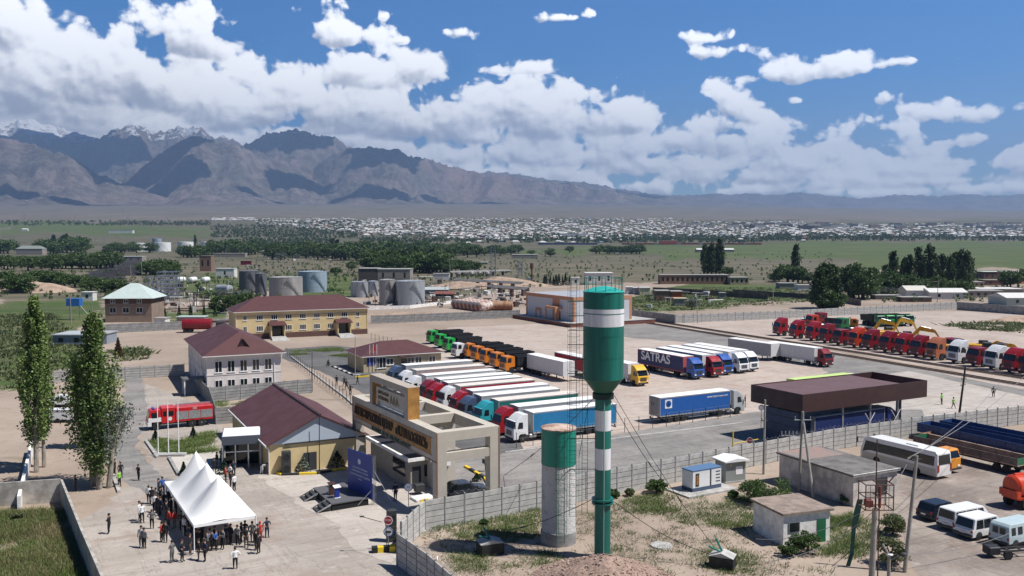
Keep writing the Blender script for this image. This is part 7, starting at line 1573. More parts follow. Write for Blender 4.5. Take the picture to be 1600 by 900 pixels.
def bushy(H, Wd, ncl, per, size, seed, leaf, trunk=.22):
    rs = np.random.RandomState(seed); pts = []; tb = MB(); tb.tube((0, 0, -.2), (0, 0, H*.5), Wd*.045, Wd*.025, n=6)
    for k in range(ncl):
        an, t = rs.uniform(0, 6.28), rs.uniform(-1, 1); r = rs.uniform(.45, 1)**.5; c = np.array([math.cos(an)*math.sqrt(1-t*t)*Wd*.38*r, math.sin(an)*math.sqrt(1-t*t)*Wd*.38*r, H*(trunk+(1-trunk)*.52)+t*H*(1-trunk)*.36*r])
        if k % 3 == 0: tb.tube((0, 0, H*.28), tuple(c), .08, .02, n=4, cap=False)
        v = rs.normal(size=(per, 3)); v /= np.linalg.norm(v, axis=1)[:, None]; pts.append(c+v*rs.uniform(.55, 1.05, (per, 1))*[Wd*.17, Wd*.17, H*.13]*rs.uniform(.7, 1.25))
    return leaves(np.concatenate(pts), size, seed), tb
def conifer(H, Wd, seed, n_=1500, size=.4):
    rs = np.random.RandomState(seed); t = rs.uniform(0, 1, n_)**.75; an = rs.uniform(0, 6.28, n_); lay = .75+.25*np.sin(t*40); r = Wd/2*(1-t)*lay*rs.uniform(.5, 1, n_)**.5
    tb = MB(); tb.tube((0, 0, 0), (0, 0, H*.9), .12, .03, n=6); return leaves(np.stack([r*np.cos(an), r*np.sin(an), .3+t*(H-.3)-r*.25], -1), size, seed), tb
def tree_thing(name, label, cat, mk, leaf, loc, group=None, rz=0, bark=BARK2):
    me, tb = mk; me.materials.append(leaf); r = thing(name, label, cat, loc, rz, group); c = bpy.data.objects.new('crown', me); C.objects.link(c); c.parent = r; tb.build('trunk', bark, r); return r
# two tall roadside poplars and the thinner trunks beside them
tree_thing('poplar_tree', 'tallest spired poplar rising from a broad leafy base beside the lane', 'tree', poplar(HT(G(153,764), 464), 4.6, 150, 80, .28, 3, low=.03, spread=.9, lean=-.3), LF1, G(155,764), bark=BARK)
tree_thing('poplar_tree', 'slender bright green poplar at the far left with a bare lower trunk', 'tree', poplar(HT(G(55,735), 462), 3.9, 120, 95, .28, 5, low=.12, lean=.3), LF1, G(57,738), bark=BARK)
tree_thing('poplar_tree', 'thin second poplar stem close to the slender left poplar', 'tree', poplar(HT(G(74,732), 505), 3.0, 70, 90, .27, 8, low=.16), LF3, G(69,730), bark=BARK)
tree_thing('poplar_tree', 'loose grey limbed young poplar leaning right from the tallest poplar', 'tree', poplar(8.6, 5.0, 34, 40, .24, 12, low=.15, lean=1.8), LF4, G(170,762), bark=BARK)
tree_thing('poplar_tree', 'broad round shouldered poplar wrapped round the tallest spire', 'tree', poplar(HT(G(150,760), 560), 7.6, 110, 90, .28, 23, low=.04, spread=.9, lean=-.2), LF1, G(147,758), bark=BARK)
tree_thing('poplar_tree', 'short leafy stem between the two tall poplars', 'tree', poplar(8.5, 3.6, 40, 80, .28, 15, low=.1), LF1, G(132,700), bark=BARK)
tree_thing('conifer_tree', 'reddish dying conifer on the bare ground behind the poplars', 'tree', conifer(HT(G(185,558), 527), 3.0, 4, 1600, .35), leaf_mat('leaf_rust', (.10, .055, .022), (.16, .09, .04)), G(185,559))
for i, (x, y, ty, w) in enumerate([(243,688,672,1.4), (302,684,667,1.3), (350,741,719,2.2), (474,737,712,2.4), (527,731,705,3.2), (287,743,722,1.2), (513,572,562,1.2), (745,752,740,1.4)]):
    tree_thing('young_conifer', ['tiny sapling at the left end of the lawn below the fire truck', 'small conifer on the lawn under the fire truck', 'small conifer behind the tent near the portal', 'pale young pine against the sunlit warehouse wall', 'dark young conifer in the shaded corner of the warehouse', 'small sapling behind the left tent edge', 'small bush at the kerb of the yellow office', 'small round bush in the bed behind the gate'][i], 'tree', conifer(HT(G(x, y), ty), w, 20+i, 420, .22), LF4 if i in (3, 6) else LF5, G(x, y))
# prototypes for the middle distance
def proto(name, label, group, mk, leaf):
    r = tree_thing(name, label, 'tree', mk, leaf, (0, 0, 0), group); return r
PRO = {}
def put(kind, px, by, tyy, label, group, wf=1.0, ground=None, name=None):
    p = ground or GT(px, by); H = (by-tyy)/FPX*p.y*1.02
    k = (kind, rnd.randrange(3)); H0 = {'bush': 8, 'pop': 15, 'con': 7, 'silver': 6}[kind]
    if k not in PRO:
        sd_ = 40+k[1]*7+len(kind)
        mk = {'bush': lambda: bushy(8, 9, 34, 46, .66, sd_, LF2, .0), 'pop': lambda: poplar(15, 4.4, 64, 36, .55, sd_, low=.02), 'con': lambda: conifer(7, 3.4, sd_, 1000, .45), 'silver': lambda: bushy(6, 8, 24, 36, .5, sd_, LF4, .05)}[kind]()
        lf = {'bush': LF3, 'pop': LF2, 'con': LF5, 'silver': LF4}[kind]
        PRO[k] = tree_thing({'bush': 'leafy_tree', 'pop': 'poplar_tree', 'con': 'conifer_tree', 'silver': 'willow_bush'}[kind], label, 'tree', mk, lf, p, group); o = PRO[k]; o['label'] = label; o['group'] = group
    else: o = dup(PRO[k], p, rnd.uniform(0, 6.28), label, group)
    s = H/H0; o.location = p; o.scale = (s*wf, s*wf, s); return o
def GT(px, py):
    'terrain point seen at px, py'
    u, v = (px-800)/FPX, (450-py)/FPX; d = np.geomspace(60, 16000, 3000); s = d/(CP+v*SP); z = CZ+(v*CP-SP)*s; t_ = T(u*s, d); i = int(np.argmax(z <= t_)) if (z <= t_).any() else len(d)-1
    return Vector((u*s[i], d[i], float(t_[i])))
def row(kind, x0, x1, by, tyy, n_, label, group, jit=3, wf=1.2, by2=None):
    for k in range(n_):
        x = x0+(x1-x0)*(k+rnd.uniform(.1, .9))/n_; b = by+((by2-by)*(k/n_) if by2 else 0)+rnd.uniform(-jit, jit)*.6; h = (by-tyy)*rnd.uniform(.72, 1.08)
        put(kind, x, b, b-h, label if n_ == 1 else '%s, %s from left' % (label.replace('the right hand grove', 'the right grove').replace('in the body of', 'within'), ORD[k]), group, wf*rnd.uniform(.85, 1.25))
L_ = 'trees among the old yards on the left'
row('bush', 61, 132, 396, 371, 11, 'dark tree in the tall clump above the coal heap, far left', 'tall clump far left'); row('pop', 75, 125, 394, 364, 4, 'taller pointed tree rising from the tall clump far left', 'pointed trees far left'); row('bush', 165, 216, 395, 378, 9, 'round dark tree in the row before the white tanks', 'row before the white tanks')
row('bush', 0, 14, 396, 372, 3, 'dark tree at the left edge before the plain', 'left edge trees'); row('bush', 126, 180, 419, 393, 8, 'dense dark green tree just above the coal heap', 'trees above the coal heap'); row('bush', 0, 125, 420, 394, 15, 'green tree in the belt left of the coal heap', 'belt left of the coal heap', 6)
row('bush', 8, 40, 457, 424, 3, 'big round tree at the left edge above the scrub', 'round trees above the scrub'); row('bush', 40, 96, 447, 421, 7, 'green tree in the loose line above the bare hillock', 'loose line above the hillock', 4); row('bush', 98, 132, 449, 421, 3, 'round bright tree below the coal heap', 'round trees below the coal heap', 2, 1.4); row('bush', 132, 198, 455, 432, 8, 'green tree directly behind the pale roofed brick house', 'trees behind the brick house', 4)
row('bush', 222, 274, 430, 405, 7, 'green tree right of the coal heap, behind the steel frame', 'trees right of the coal heap', 4); row('bush', 283, 320, 402, 381, 6, 'dark tree in front of the right white tank', 'trees before the right white tank'); put('pop', 305, 386, 366, 'single pointed poplar beside the white tanks', 'single poplar at the white tanks'); put('bush', 234, 395, 378, 'round tree standing between two white tanks', 'tree between white tanks', 1.5)
row('bush', 330, 400, 397, 373, 13, 'tree in the belt right of the white tanks', 'belt right of the white tanks', 5); row('bush', 338, 398, 487, 452, 5, 'large pale green tree at the left end of the yellow building', 'trees at the yellow building', 6, 1.0); row('silver', 345, 390, 470, 448, 2, 'grey green tree by the dark tank', 'grey green trees by the tank')
for i, x in enumerate((258, 280, 298, 319, 336)): put('con', x, 495+(i % 2), 476 if i else 480, ['smallest dark spruce nearest the brick house', 'second dark spruce behind the fence', 'tallest dark spruce in the middle of the five', 'fourth dark spruce, broad, behind the low shed', 'last dark spruce nearest the yellow building'][i], 'five dark spruces behind the fence')
row('bush', 425, 512, 403, 378, 15, 'green tree in the grove left of the large forest', 'grove left of the forest', 6); row('silver', 436, 500, 405, 392, 4, 'pale bush below the left grove', 'pale bushes by the grove')
FOR = 'dense grove behind the storage tanks'
row('bush', 515, 620, 404, 376, 22, 'green tree in the back rank of the dense grove', FOR, 6); row('pop', 510, 620, 402, 372, 8, 'taller dark tree rising over the dense grove', 'tall trees over the grove'); row('bush', 600, 746, 400, 378, 24, 'green tree in the right back rank of the dense grove', FOR+' right', 6); row('bush', 577, 700, 426, 392, 26, 'bright green tree in the front rank of the dense grove', FOR+' front', 4, 1.0); row('bush', 660, 747, 425, 403, 14, 'lower green tree at the right end of the dense grove', FOR+' end', 3, 1.0)
row('pop', 585, 690, 424, 386, 14, 'upright green tree in the front rank of the dense grove', FOR+' upright', 4, 1.6); put('bush', 525, 430, 416, 'lone bush beyond the blue storage tank', 'lone bushes by the tanks', 1.3); put('bush', 550, 422, 407, 'lone tree left of the grove', 'lone tree left of grove', 1.3); row('bush', 748, 800, 398, 383, 8, 'tree in the thin row right of the dense grove', 'thin row right of the grove', 3)
row('bush', 800, 812, 396, 382, 2, 'dark tree right of the grove by the roadside sheds', 'roadside trees'); put('bush', 860, 401, 387, 'round tree alone in the field, left one', 'field trees left', 1.3); put('bush', 830, 398, 390, 'low bush alone in the field', 'field bushes', 1.6); put('bush', 890, 395, 383, 'round tree alone in the field, nearer the town', 'field trees mid', 1.2); row('bush', 928, 1005, 397, 381, 10, 'dark tree in the clump in the middle of the field', 'clump in the field', 1); row('con', 846, 893, 446, 428, 9, 'dark spruce in the row left of the white office block', 'spruce row by the white block', 1, 1.2)
row('pop', 1096, 1127, 431, 373, 5, 'tall dark poplar in the close pair out on the plain', 'close poplars on the plain', 1, 1.1); put('bush', 1136, 432, 415, 'round bush beside the close poplars on the plain', 'bush beside poplars', 1.2); put('silver', 1081, 484, 465, 'silvery bush beside the old vehicle', 'silvery bushes', 1.0)
row('bush', 1205, 1222, 440, 423, 3, 'bushy tree left of the tall pointed poplar', 'trees left of pointed poplar', 2); put('pop', 1243, 438, 379, 'tall pointed poplar left of the right hand grove', 'pointed poplar', 1.0); row('bush', 1226, 1256, 442, 408, 4, 'leafy tree at the foot of the pointed poplar', 'trees at pointed poplar', 2); put('bush', 1263, 443, 424, 'low round tree right of the pointed poplar', 'round tree', 1.2)
row('pop', 1280, 1306, 482, 412, 6, 'big dark tree in the clump by the truck yard fence', 'big dark clump by the fence', 3, 1.5); row('bush', 1276, 1312, 483, 446, 5, 'leafy undergrowth tree in the clump by the truck yard fence', 'undergrowth by the fence', 2, 1.0)
row('bush', 1324, 1358, 467, 414, 7, 'large bright tree at the left of the right hand grove', 'bright trees of the grove', 3, .8); row('bush', 1358, 1425, 460, 424, 11, 'green tree in the body of the right hand grove', 'body of the right grove', 5, .9); row('pop', 1360, 1392, 455, 410, 4, 'slim upright tree in the body of the right hand grove', 'slim trees right grove', 4, 1.2)
for i, (x, ty) in enumerate([(1395,389), (1412,399), (1421,394), (1435,383), (1443,398), (1452,378), (1462,402), (1472,393), (1484,398), (1491,391), (1500,386), (1510,388), (1516,400)]): put('pop', x, 452+(i % 3)*3, ty, ['slim poplar', 'pointed poplar'][i % 2]+' in the tall poplar row at right, number %s from its left end' % (ords+['eleventh', 'twelfth', 'thirteenth'])[i], 'tall poplar row at right', 1.15)
row('bush', 1425, 1515, 462, 432, 12, 'leafy tree at the foot of the tall poplar row', 'trees at foot of poplar row', 4, .9); row('silver', 1362, 1396, 462, 446, 3, 'grey green bush before the right hand grove', 'grey bushes right grove', 1); row('bush', 1568, 1597, 449, 420, 3, 'tree among the old buildings at the right edge', 'trees at the right edge', 2, 1.0)
# far belts of trees before and inside the town, too many to count
def belt(name, spans, n_, hgt=7., seed=1, leaf=LF2):
    rs = np.random.RandomState(seed); cs = []
    tot = sum((s[1]-s[0])*(s[3]-s[2]+2) for s in spans)
    for x0, x1, y0, y1 in spans:
        for k in range(int(n_*(x1-x0)*(y1-y0+2)/tot)):
            cs.append(GT(rs.uniform(x0, x1), rs.uniform(y0, y1)))
    pts = []
    for c in cs:
        h = hgt*rs.uniform(.6, 1.4); w = h*rs.uniform(.35, .6); v = rs.normal(size=(26, 3)); v /= np.linalg.norm(v, axis=1)[:, None]; pts.append(np.array(c)+[0, 0, h*.55]+v*[w, w, h*.5]*rs.uniform(.5, 1, (26, 1)))
    me = leaves(np.concatenate(pts), hgt*.36, seed); me.materials.append(leaf); o = bpy.data.objects.new(name, me); C.objects.link(o); o['kind'] = 'stuff'; return o
belt('distant_woodland', [(0, 330, 346, 353), (170, 330, 349, 352), (330, 560, 352, 372), (560, 1200, 374, 380), (800, 1240, 368, 377), (1200, 1600, 371, 377), (380, 520, 374, 388), (1200, 1480, 366, 374), (400, 560, 345, 352)], 3600, 8, 4)
belt('scrub_bushes', [(0, 560, 402, 470), (750, 1300, 392, 440), (700, 860, 405, 450), (100, 400, 372, 400), (1300, 1600, 440, 474), (400, 760, 405, 440)], 1500, 2.2, 9, LF3)
belt('town_greenery', [(420, 1250, 344, 374), (1250, 1600, 350, 372), (640, 1000, 342, 350)], 3000, 6, 6)
# scrub and grass tufts near the camera
def tufts(name, polys, n_, size, hgt, seed, leaf, blades=10, spread=.35):
    rs = np.random.RandomState(seed); tri = []; cs = []
    for poly, share in polys:
        P = [G(*q) for q in poly]; X_, Y_ = [p.x for p in P], [p.y for p in P]; k = 0
        while k < n_*share:
            x, y = rs.uniform(min(X_), max(X_), 400), rs.uniform(min(Y_), max(Y_), 400); ok = inpoly(x, y, [(p.x, p.y) for p in P]); nz = fbm(x/3.5, y/3.5, 3, seed); ok &= nz > rs.uniform(.36, .62, 400)
            cs += list(zip(x[ok], y[ok])); k += ok.sum()
    cs = np.array(cs); m_ = len(cs); c = np.repeat(cs, blades, 0); rr_ = np.repeat(rs.uniform(.5, 1.4, m_), blades)[:, None]
    q = rs.normal(size=(len(c), 2))*spread*rr_; a = rs.uniform(0, 6.28, len(c)); h = hgt*rr_[:, 0]*rs.uniform(.5, 1.2, len(c)); w = size*rs.uniform(.6, 1.3, len(c))
    b0 = np.c_[c+q, np.zeros(len(c))]; d = np.c_[np.cos(a)*w, np.sin(a)*w, np.zeros(len(c))]; tip = np.c_[c+q*1.5, h]
    co = np.stack([b0-d, b0+d, tip+d*.4, tip-d*.4], 1).reshape(-1, 3); me = np_mesh(name, co, np.arange(len(co)).reshape(-1, 4), False); me.materials.append(leaf); o = bpy.data.objects.new(name, me); C.objects.link(o); o['kind'] = 'stuff'; return o
GRS = leaf_mat('grass_blade', (.10, .17, .035), (.22, .26, .09)); SCR = leaf_mat('scrub_leaf', (.09, .12, .045), (.18, .20, .09)); DRY = leaf_mat('dry_grass', (.17, .16, .07), (.30, .26, .14))
tufts('weeds', [([(-150,800),(95,800),(130,900),(160,960),(-150,960)], 1.0)], 4200, .028, .36, 2, GRS, 14, .3)
tufts('dry_weeds', [([(-150,800),(95,800),(130,900),(160,960),(-150,960)], 1.0)], 3400, .022, .42, 12, DRY, 12, .35)
tufts('meadow_scrub', [([(-60,495),(80,490),(125,530),(125,565),(60,595),(20,610),(-60,620)], 1.0)], 1300, .22, .6, 3, SCR, 12, .6)
tufts('lawn', [([(232,690),(335,674),(338,706),(262,712)], .5), ([(330,640),(420,625),(350,605),(330,620)], .15), ([(452,548),(530,543),(540,549),(455,556)], .2), ([(515,556),(540,553),(545,558)], .1)], 2600, .035, .22, 5, GRS, 12, .3)
tufts('tower_weeds', [([(675,828),(700,800),(850,790),(840,850),(740,850)], .22), ([(900,800),(1000,775),(1160,772),(1200,800),(1170,830),(1000,812),(930,815)], .42), ([(690,850),(850,860),(900,880),(720,895)], .1), ([(940,860),(1180,850),(1180,900),(960,900)], .1), ([(1280,790),(1330,780),(1380,840),(1320,900),(1250,890),(1300,850)], .35), ([(1225,770),(1330,800),(1340,830),(1300,815)], .15)], 950, .026, .24, 7, GRS, 20, .33)
tufts('tower_dry_scrub', [([(640,850),(700,800),(1200,770),(1240,900),(700,900)], 1.0)], 700, .022, .22, 17, SCR, 18, .3)
tufts('plain_scrub', [([(950,470),(1100,450),(1260,450),(1275,470),(1130,482),(1000,492)], .6), ([(1495,505),(1600,505),(1600,520),(1480,512)], .15), ([(180,548),(232,545),(232,560),(190,564)], .04)], 900, .3, .6, 9, SCR, 10, 1.0)
# shrubs growing by the tower, the fence and the sheds
for i, (x, y, ty, lab, kd) in enumerate([(1202,790,738,'large leafy bush beside the whitewashed shed roof','bush'), (1180,785,750,'broad bush left of the whitewashed shed','bush'), (1026,771,747,'upright shrub against the fence right of the water tower','bush'), (958,778,764,'dark shrub at the fence behind the tower trunk','bush'), (985,775,762,'low spreading shrub at the fence','silver'), (1145,778,765,'shrub at the end of the generator pad','bush'),
    (1230,868,846,'shrub at the left foot of the whitewashed shed','bush'), (1262,864,830,'tangled shrub between the shed window and green door','bush'), (1325,787,770,'dark shrub at the foot of the long plastered shed','bush'), (1395,835,800,'thin weedy bush behind the leaning pole','silver'), (1392,884,838,'scrubby bush by the short lamp post','silver'), (757,820,811,'green bush at the fence below the gate','bush'), (28,815,800,'grey bush in the weedy plot','silver'), (765,750,744,'clipped round bush in the kerb bed','bush')]):
    p = G(x, y); H = HT(p, ty); tree_thing('shrub', lab, 'shrub', bushy(H, H*1.6 if kd == 'bush' else H*1.3, 22, 130, .16, 60+i, LF3, .02), LF3 if kd == 'bush' else SCR, p)
# ------------------------------------------------------------ tank farm and works in the middle distance
TG = mat('tank_grey', (.34, .33, .32), .7, var=.22, vscale=.35, streak=(1, 1, .12)); TD = mat('tank_dark', (.13, .135, .15), .6, var=.2, streak=(1, 1, .12)); TB = mat('tank_pale_blue', (.30, .37, .44), .5, var=.12, streak=(1, 1, .12)); TS = mat('tank_silver', (.44, .46, .48), .45, .3, var=.2, streak=(1, 1, .12), vscale=.4); TWt = mat('tank_white', (.78, .79, .78), .6, var=.08)
def tank(lab, cx, by, wpx, ty, m, grp='storage tanks'):
    p = GT(cx, by); k = p.y/FPX; Rr = wpx/2*k; p2 = p+Vector((0, Rr*.9, 0)); H = (by-ty)*k*1.0
    r = thing('storage_tank', lab, 'tank', p2, 0, grp); b = MB(); b.lathe([(Rr, 0), (Rr, H)], 32); [b.lathe([(Rr+.03, H*f), (Rr+.03, H*f+.12)], 32) for f in (.25, .5, .75)]; b.build('shell', m, r, True)
    b = MB(); b.lathe([(Rr+.05, H), (Rr+.05, H+.1), (Rr*.5, H+.35), (.01, H+.5)], 32); b.build('roof', m, r, True)
    b = MB()
    for i in range(16): a0 = 2*math.pi*i/16; a1 = a0+math.pi/8; b.tube((Rr*math.cos(a0), Rr*math.sin(a0), H), (Rr*math.cos(a0), Rr*math.sin(a0), H+1.1), .04, n=4); b.tube((Rr*math.cos(a0), Rr*math.sin(a0), H+1.1), (Rr*math.cos(a1), Rr*math.sin(a1), H+1.1), .04, n=4)
    for i in range(14): a0 = -.3-i*.07; b.box(Rr*1.04*math.cos(a0)-.3, Rr*1.04*math.cos(a0)+.3, Rr*1.04*math.sin(a0)-.5, Rr*1.04*math.sin(a0)+.1, H*i/14., H*i/14.+.15)
    b.build('railing', DARK, r)
for a in [('dark grey tank partly hidden at the left of the tank farm',386,458,32,424,TD), ('grey tank behind the stained concrete coloured one',406,462,18,428,TD), ('stained concrete coloured tank above the yellow building',441,467,52,434,TG), ('pale blue tank right of the stained one',484,457,45,425,TB),
          ('small silver tank at the left of the right hand tank group',556,464,19,441,TS), ('second small silver tank overlapping the first',564,465,19,441,TS), ('third small silver tank beside the dark post',582,463,16,440,TS), ('tall weathered grey tank beside the largest silver tank',604,477,26,438,TG), ('largest silver tank with outside stair',639,478,46,440,TS)]: tank(*a)
for a in [('large white tank half behind the tree row',213,393,24,380,TWt), ('large white tank in the middle of the far white group',249,393,26,379,TWt), ('tall pale tank behind the middle white tank',243,386,14,373,TB), ('white tank right of the lone tree',286,391,24,378,TWt), ('low white tank farthest right in the white group',321,388,20,378,TWt), ('small blue tank among the trees',356,390,13,381,TB)]: tank(*a, grp='white storage tanks')
def drum(lab, px, py, L, Rr, rz, m, grp, legs=True, n_='horizontal_tank'):
    p = GT(px, py); r = thing(n_, lab, 'tank', p, rz, grp); b = MB(); b.M = Matrix.Translation((0, 0, Rr+(.8 if legs else .05))) @ Matrix.Rotation(math.pi/2, 4, 'Y'); b.lathe([(.01, -L/2-.4), (Rr*.8, -L/2-.2), (Rr, -L/2), (Rr, L/2), (Rr*.8, L/2+.2), (.01, L/2+.4)], 22); b.build('shell', m, r, True)
    
    for x in (-L*.35, L*.35): b = MB(); b.box(x-.2, x+.2, -Rr*.7, Rr*.7, 0, .9+(.0 if legs else -.7)); b.build('saddle', CONC2, r)
RT = mat('rusty_white', (.62, .60, .56), .7, col2=(.26, .09, .05), vscale=.55)
RD = R(55)
for i in range(7): drum(['first rusty white cylinder at the left of the row lying by the fence', 'second rusty white cylinder lying by the fence', 'third rusty white cylinder lying by the fence', 'fourth rusty white cylinder lying by the fence', 'fifth rusty white cylinder lying by the fence', 'sixth rusty white cylinder lying by the fence', 'seventh rusty white cylinder, before the long brown one'][i], 722+i*6.2, 481+i*.8, 9.5, 1.75, RD, RT, 'rusty cylinders lying by the fence', False)
drum('long rust brown cylinder lying crosswise at the right end of the row', 773, 485, 13, 1.75, R(2), mat('rust_brown_tank', (.40, .26, .16), .7, col2=(.24, .09, .04), vscale=.5), 'rusty cylinders lying by the fence', False)
for i, x in enumerate((283, 301, 321)): drum(['left white round ended tank on the railway siding', 'middle white round ended tank on the railway siding', 'right white round ended tank on the railway siding'][i], x, 443, 6, 1.55, R(80), TWt, 'white round tanks on the siding')
drum('grey and white cylinder lying beside the green tree', 350, 460, 9, 1.9, R(-35), TS, None)
for i, x in enumerate((716, 726, 737, 750, 762)): drum(['first', 'second', 'third', 'fourth', 'fifth'][i]+' grey cylinder on the pipe yard behind the grove', x, 432, 5, 1.4, R(75), TG, 'grey cylinders of the pipe yard')
def hut(lab, x0, x1, by, ty, wallm, roofm, grp=None, depth=7, rf='flat', nm='small_building', win=0, rz=0.0, yo=0):
    p = GT(x0, by); k = p.y/FPX; w = (x1-x0)*k; H = (by-ty)*k; r = thing(nm, lab, 'building', p, rz, grp)
    hb = H if rf == 'flat' else H*.66; b = MB(); b.box(0, w, 0, depth, 0, hb-.0); b.build('wall', wallm, r); b = MB()
    if rf == 'flat': b.box(-.25, w+.25, -.25, depth+.25, hb+.004, hb+.25)
    elif rf == 'gable': b.prism([(-.4, hb), (depth+.4, hb), (depth/2, H)], -.4, w+.4, 'x')
    else: b.add([(-.4, -.4, hb), (w+.4, -.4, hb), (w+.4, depth+.4, hb), (-.4, depth+.4, hb), (depth*.45, depth/2, H), (w-depth*.45, depth/2, H)], [(0, 1, 5, 4), (1, 2, 5), (2, 3, 4, 5), (3, 0, 4), (3, 2, 1, 0)])
    b.build('roof', roofm, r)
    for i in range(win): x = w*(i+.5)/win; b = MB(); b.box(x-.6, x+.6, -.04, -.004, hb*.35, hb*.75); b.build('window', GLASS, r)
    return r
GRW = mat('grey_block', (.30, .27, .24), .9, var=.2); RFG = mat('grey_slate', (.36, .35, .33), .8, var=.15); RFW = mat('white_slate', (.68, .67, .64), .7, var=.1); RFR = mat('roof_rust', (.22, .08, .06), .8, var=.3); OCH = mat('ochre_wall', (.40, .32, .22), .9, var=.2); WHB = mat('white_block', (.70, .69, .66), .85, var=.15); REDB = mat('orange_red', (.45, .11, .04), .7); BRD = mat('brick_red_brown', (.24, .15, .11), .9, var=.2)
for a in [('grey block hall with three windows behind the tank group',590,641,441,421,GRW,RFG,None,16,'flat','hall',3), ('dark low hall left of the three windowed one',560,589,441,420,mat('dark_wall', (.09,.08,.075), .9),RFG,None,16,'flat','hall',0), ('small white block with open end below the grove',677,702,438,428,WHB,RFG,None,8,'flat','small_building',0), ('grey roofed shed beside the largest tank',664,700,460,449,mat('shed_grey', (.22,.23,.23), .8),mat('pale_tin2', (.42,.46,.46), .5),None,9,'gable','shed',0), ('long shed with rusty roof right of the tanks',680,708,466,456,DARK,RFR,None,9,'gable','shed',0),
          ('square brown tower building by the red wagon',312,330,424,400,BRD,GRW,None,8,'flat','tower_building',2), ('white works building with silver cylinders on the roof',337,366,434,420,WHB,RFW,None,7,'flat','small_building',1), ('long pale roofed shed behind the brown tower building',335,383,402,396,GRW,mat('cream_roof', (.66,.62,.50), .7),None,10,'flat','shed',0), ('dark red wagon by the works on the left',376,392,414,408,DRED,DRED,None,3,'flat','wagon',0), ('low dark roofed building beyond the coal heap',176,222,410,401,GRW,RFW,None,12,'flat','small_building',4),
          ('long white shed far beyond the left trees',169,207,364.5,360,WHB,RFW,None,14,'flat','shed',0), ('white house far on the left plain',34,43,361,357,WHB,RFW,None,8,'gable','small_house',0), ('pale pink block among the left trees',56,76,418,410,mat('pink_block', (.55,.43,.38), .9),RFG,None,6,'flat','small_building',0), ('grey roofed house in the left trees',25,66,398,384,GRW,mat('roof_grey_green', (.22,.25,.23), .8),None,14,'hip','small_house',0),
          ('white hut with blue door right of the blue cabin',127,145,470,457,WHB,RFW,None,4,'flat','hut',1), ('low grey shed with pale tin roof before the dark spruces',276,318,503,496,GRW,mat('pale_tin', (.50,.58,.55), .5),None,4,'flat','shed',0), ('small white structure left of the low grey shed',241,258,506,498,WHB,RFG,None,4,'flat','shed',0), ('weathered container building with two red hatches behind the poplars',83,132,540,524,mat('container_grey', (.26,.29,.33), .6, var=.1),mat('container_roof', (.4,.43,.46), .6),None,9,'flat','container',2),
          ('container standing beside the tall poplar',140,167,538,522,mat('container_grey', (.26,.29,.33), .6, var=.1),CURG,None,6,'flat','container',0), ('white three storey office block behind the water tower',915,958,445,427,WHB,RFW,None,12,'flat','office_block',3), ('small white guard hut left of the office block',893,906,446,434,WHB,RFW,None,4,'flat','hut',1), ('yellowish container right of the water tower head',1000,1016,461,450,mat('cream_box', (.62,.56,.38), .7),RFW,'row of boxes right of the tower head',5,'flat','container',0), ('white container in the row of boxes',979,989,459,449,WHB,RFW,'row of boxes right of the tower head',5,'flat','container',0), ('grey container in the row of boxes',990,999,460,450,CURG,RFW,'row of boxes right of the tower head',5,'flat','container',0),
          ('brick shed with bright orange end wall',1025,1047,470,455,BRD,RFG,None,8,'flat','shed',0), ('bright orange box against the brick shed',1048,1067,470,456,REDB,RFG,None,8,'flat','shed',0), ('wrecked van body by the silvery bush',1054,1073,478,467,GRW,mat('cream_box', (.62,.56,.38), .7),None,4,'flat','wreck',0),
          ('long ruined brick barracks with empty windows on the plain',1032,1140,444,430,BRD,RFG,None,9,'flat','barracks',14), ('paler end of the ruined barracks with four openings',1141,1170,445,434,OCH,RFG,None,9,'flat','barracks',4), ('small square hut on the boundary wall',1125,1134,467,458,GRW,RFG,None,3,'flat','hut',0),
          ('low sheds at the foot of the pointed poplar',1218,1247,451,443,GRW,RFG,None,7,'flat','shed',0), ('white walled yard building right of the low sheds',1247,1276,454,446,WHB,RFG,None,7,'flat','shed',0), ('house with pale gable and white wall before the poplar row',1417,1450,467,447,WHB,mat('pale_slate', (.60,.58,.52), .8),None,9,'gable','small_house',0), ('brown tower like chimney building before the poplars',1446,1464,462,441,BRD,BRD,None,7,'flat','small_building',0), ('white house with broad pale gable roof by the dark wall',1453,1511,468,451,WHB,RFW,None,10,'gable','small_house',2),
          ('grey garage row by the dark wall',1368,1408,468,462,GRW,RFG,None,6,'flat','garage',0), ('dark brown garage row right of the grey one',1409,1456,472,465,mat('mud_wall', (.17,.13,.10), .95),RFG,None,6,'flat','garage',0), ('long low old house with small windows, right of the poplar row',1505,1538,449,441,OCH,RFG,None,10,'flat','old_house',4), ('pale walled yard house below the old house',1512,1568,465,455,GRW,RFG,None,10,'flat','old_house',5), ('two storey old building with red brown walls near the right edge',1537,1574,436,425,mat('old_red', (.25,.13,.11), .9, var=.3),RFW,None,12,'flat','old_house',4), ('low brown annex below the two storey old building',1540,1572,446,438,mat('old_red', (.25,.13,.11), .9),GRW,None,8,'flat','old_house',2), ('pale orange walled building at the right edge',1575,1600,444,425,mat('orange_wall', (.50,.30,.19), .9),RFW,None,12,'flat','old_house',1), ('white roofed building at the right edge below the trees',1573,1640,478,459,mat('pale_green_wall', (.44,.50,.47), .9),RFW,None,14,'gable','small_house',2), ('white roofed long shed behind the garages',1530,1600,459,452,GRW,RFW,None,14,'flat','shed',0),
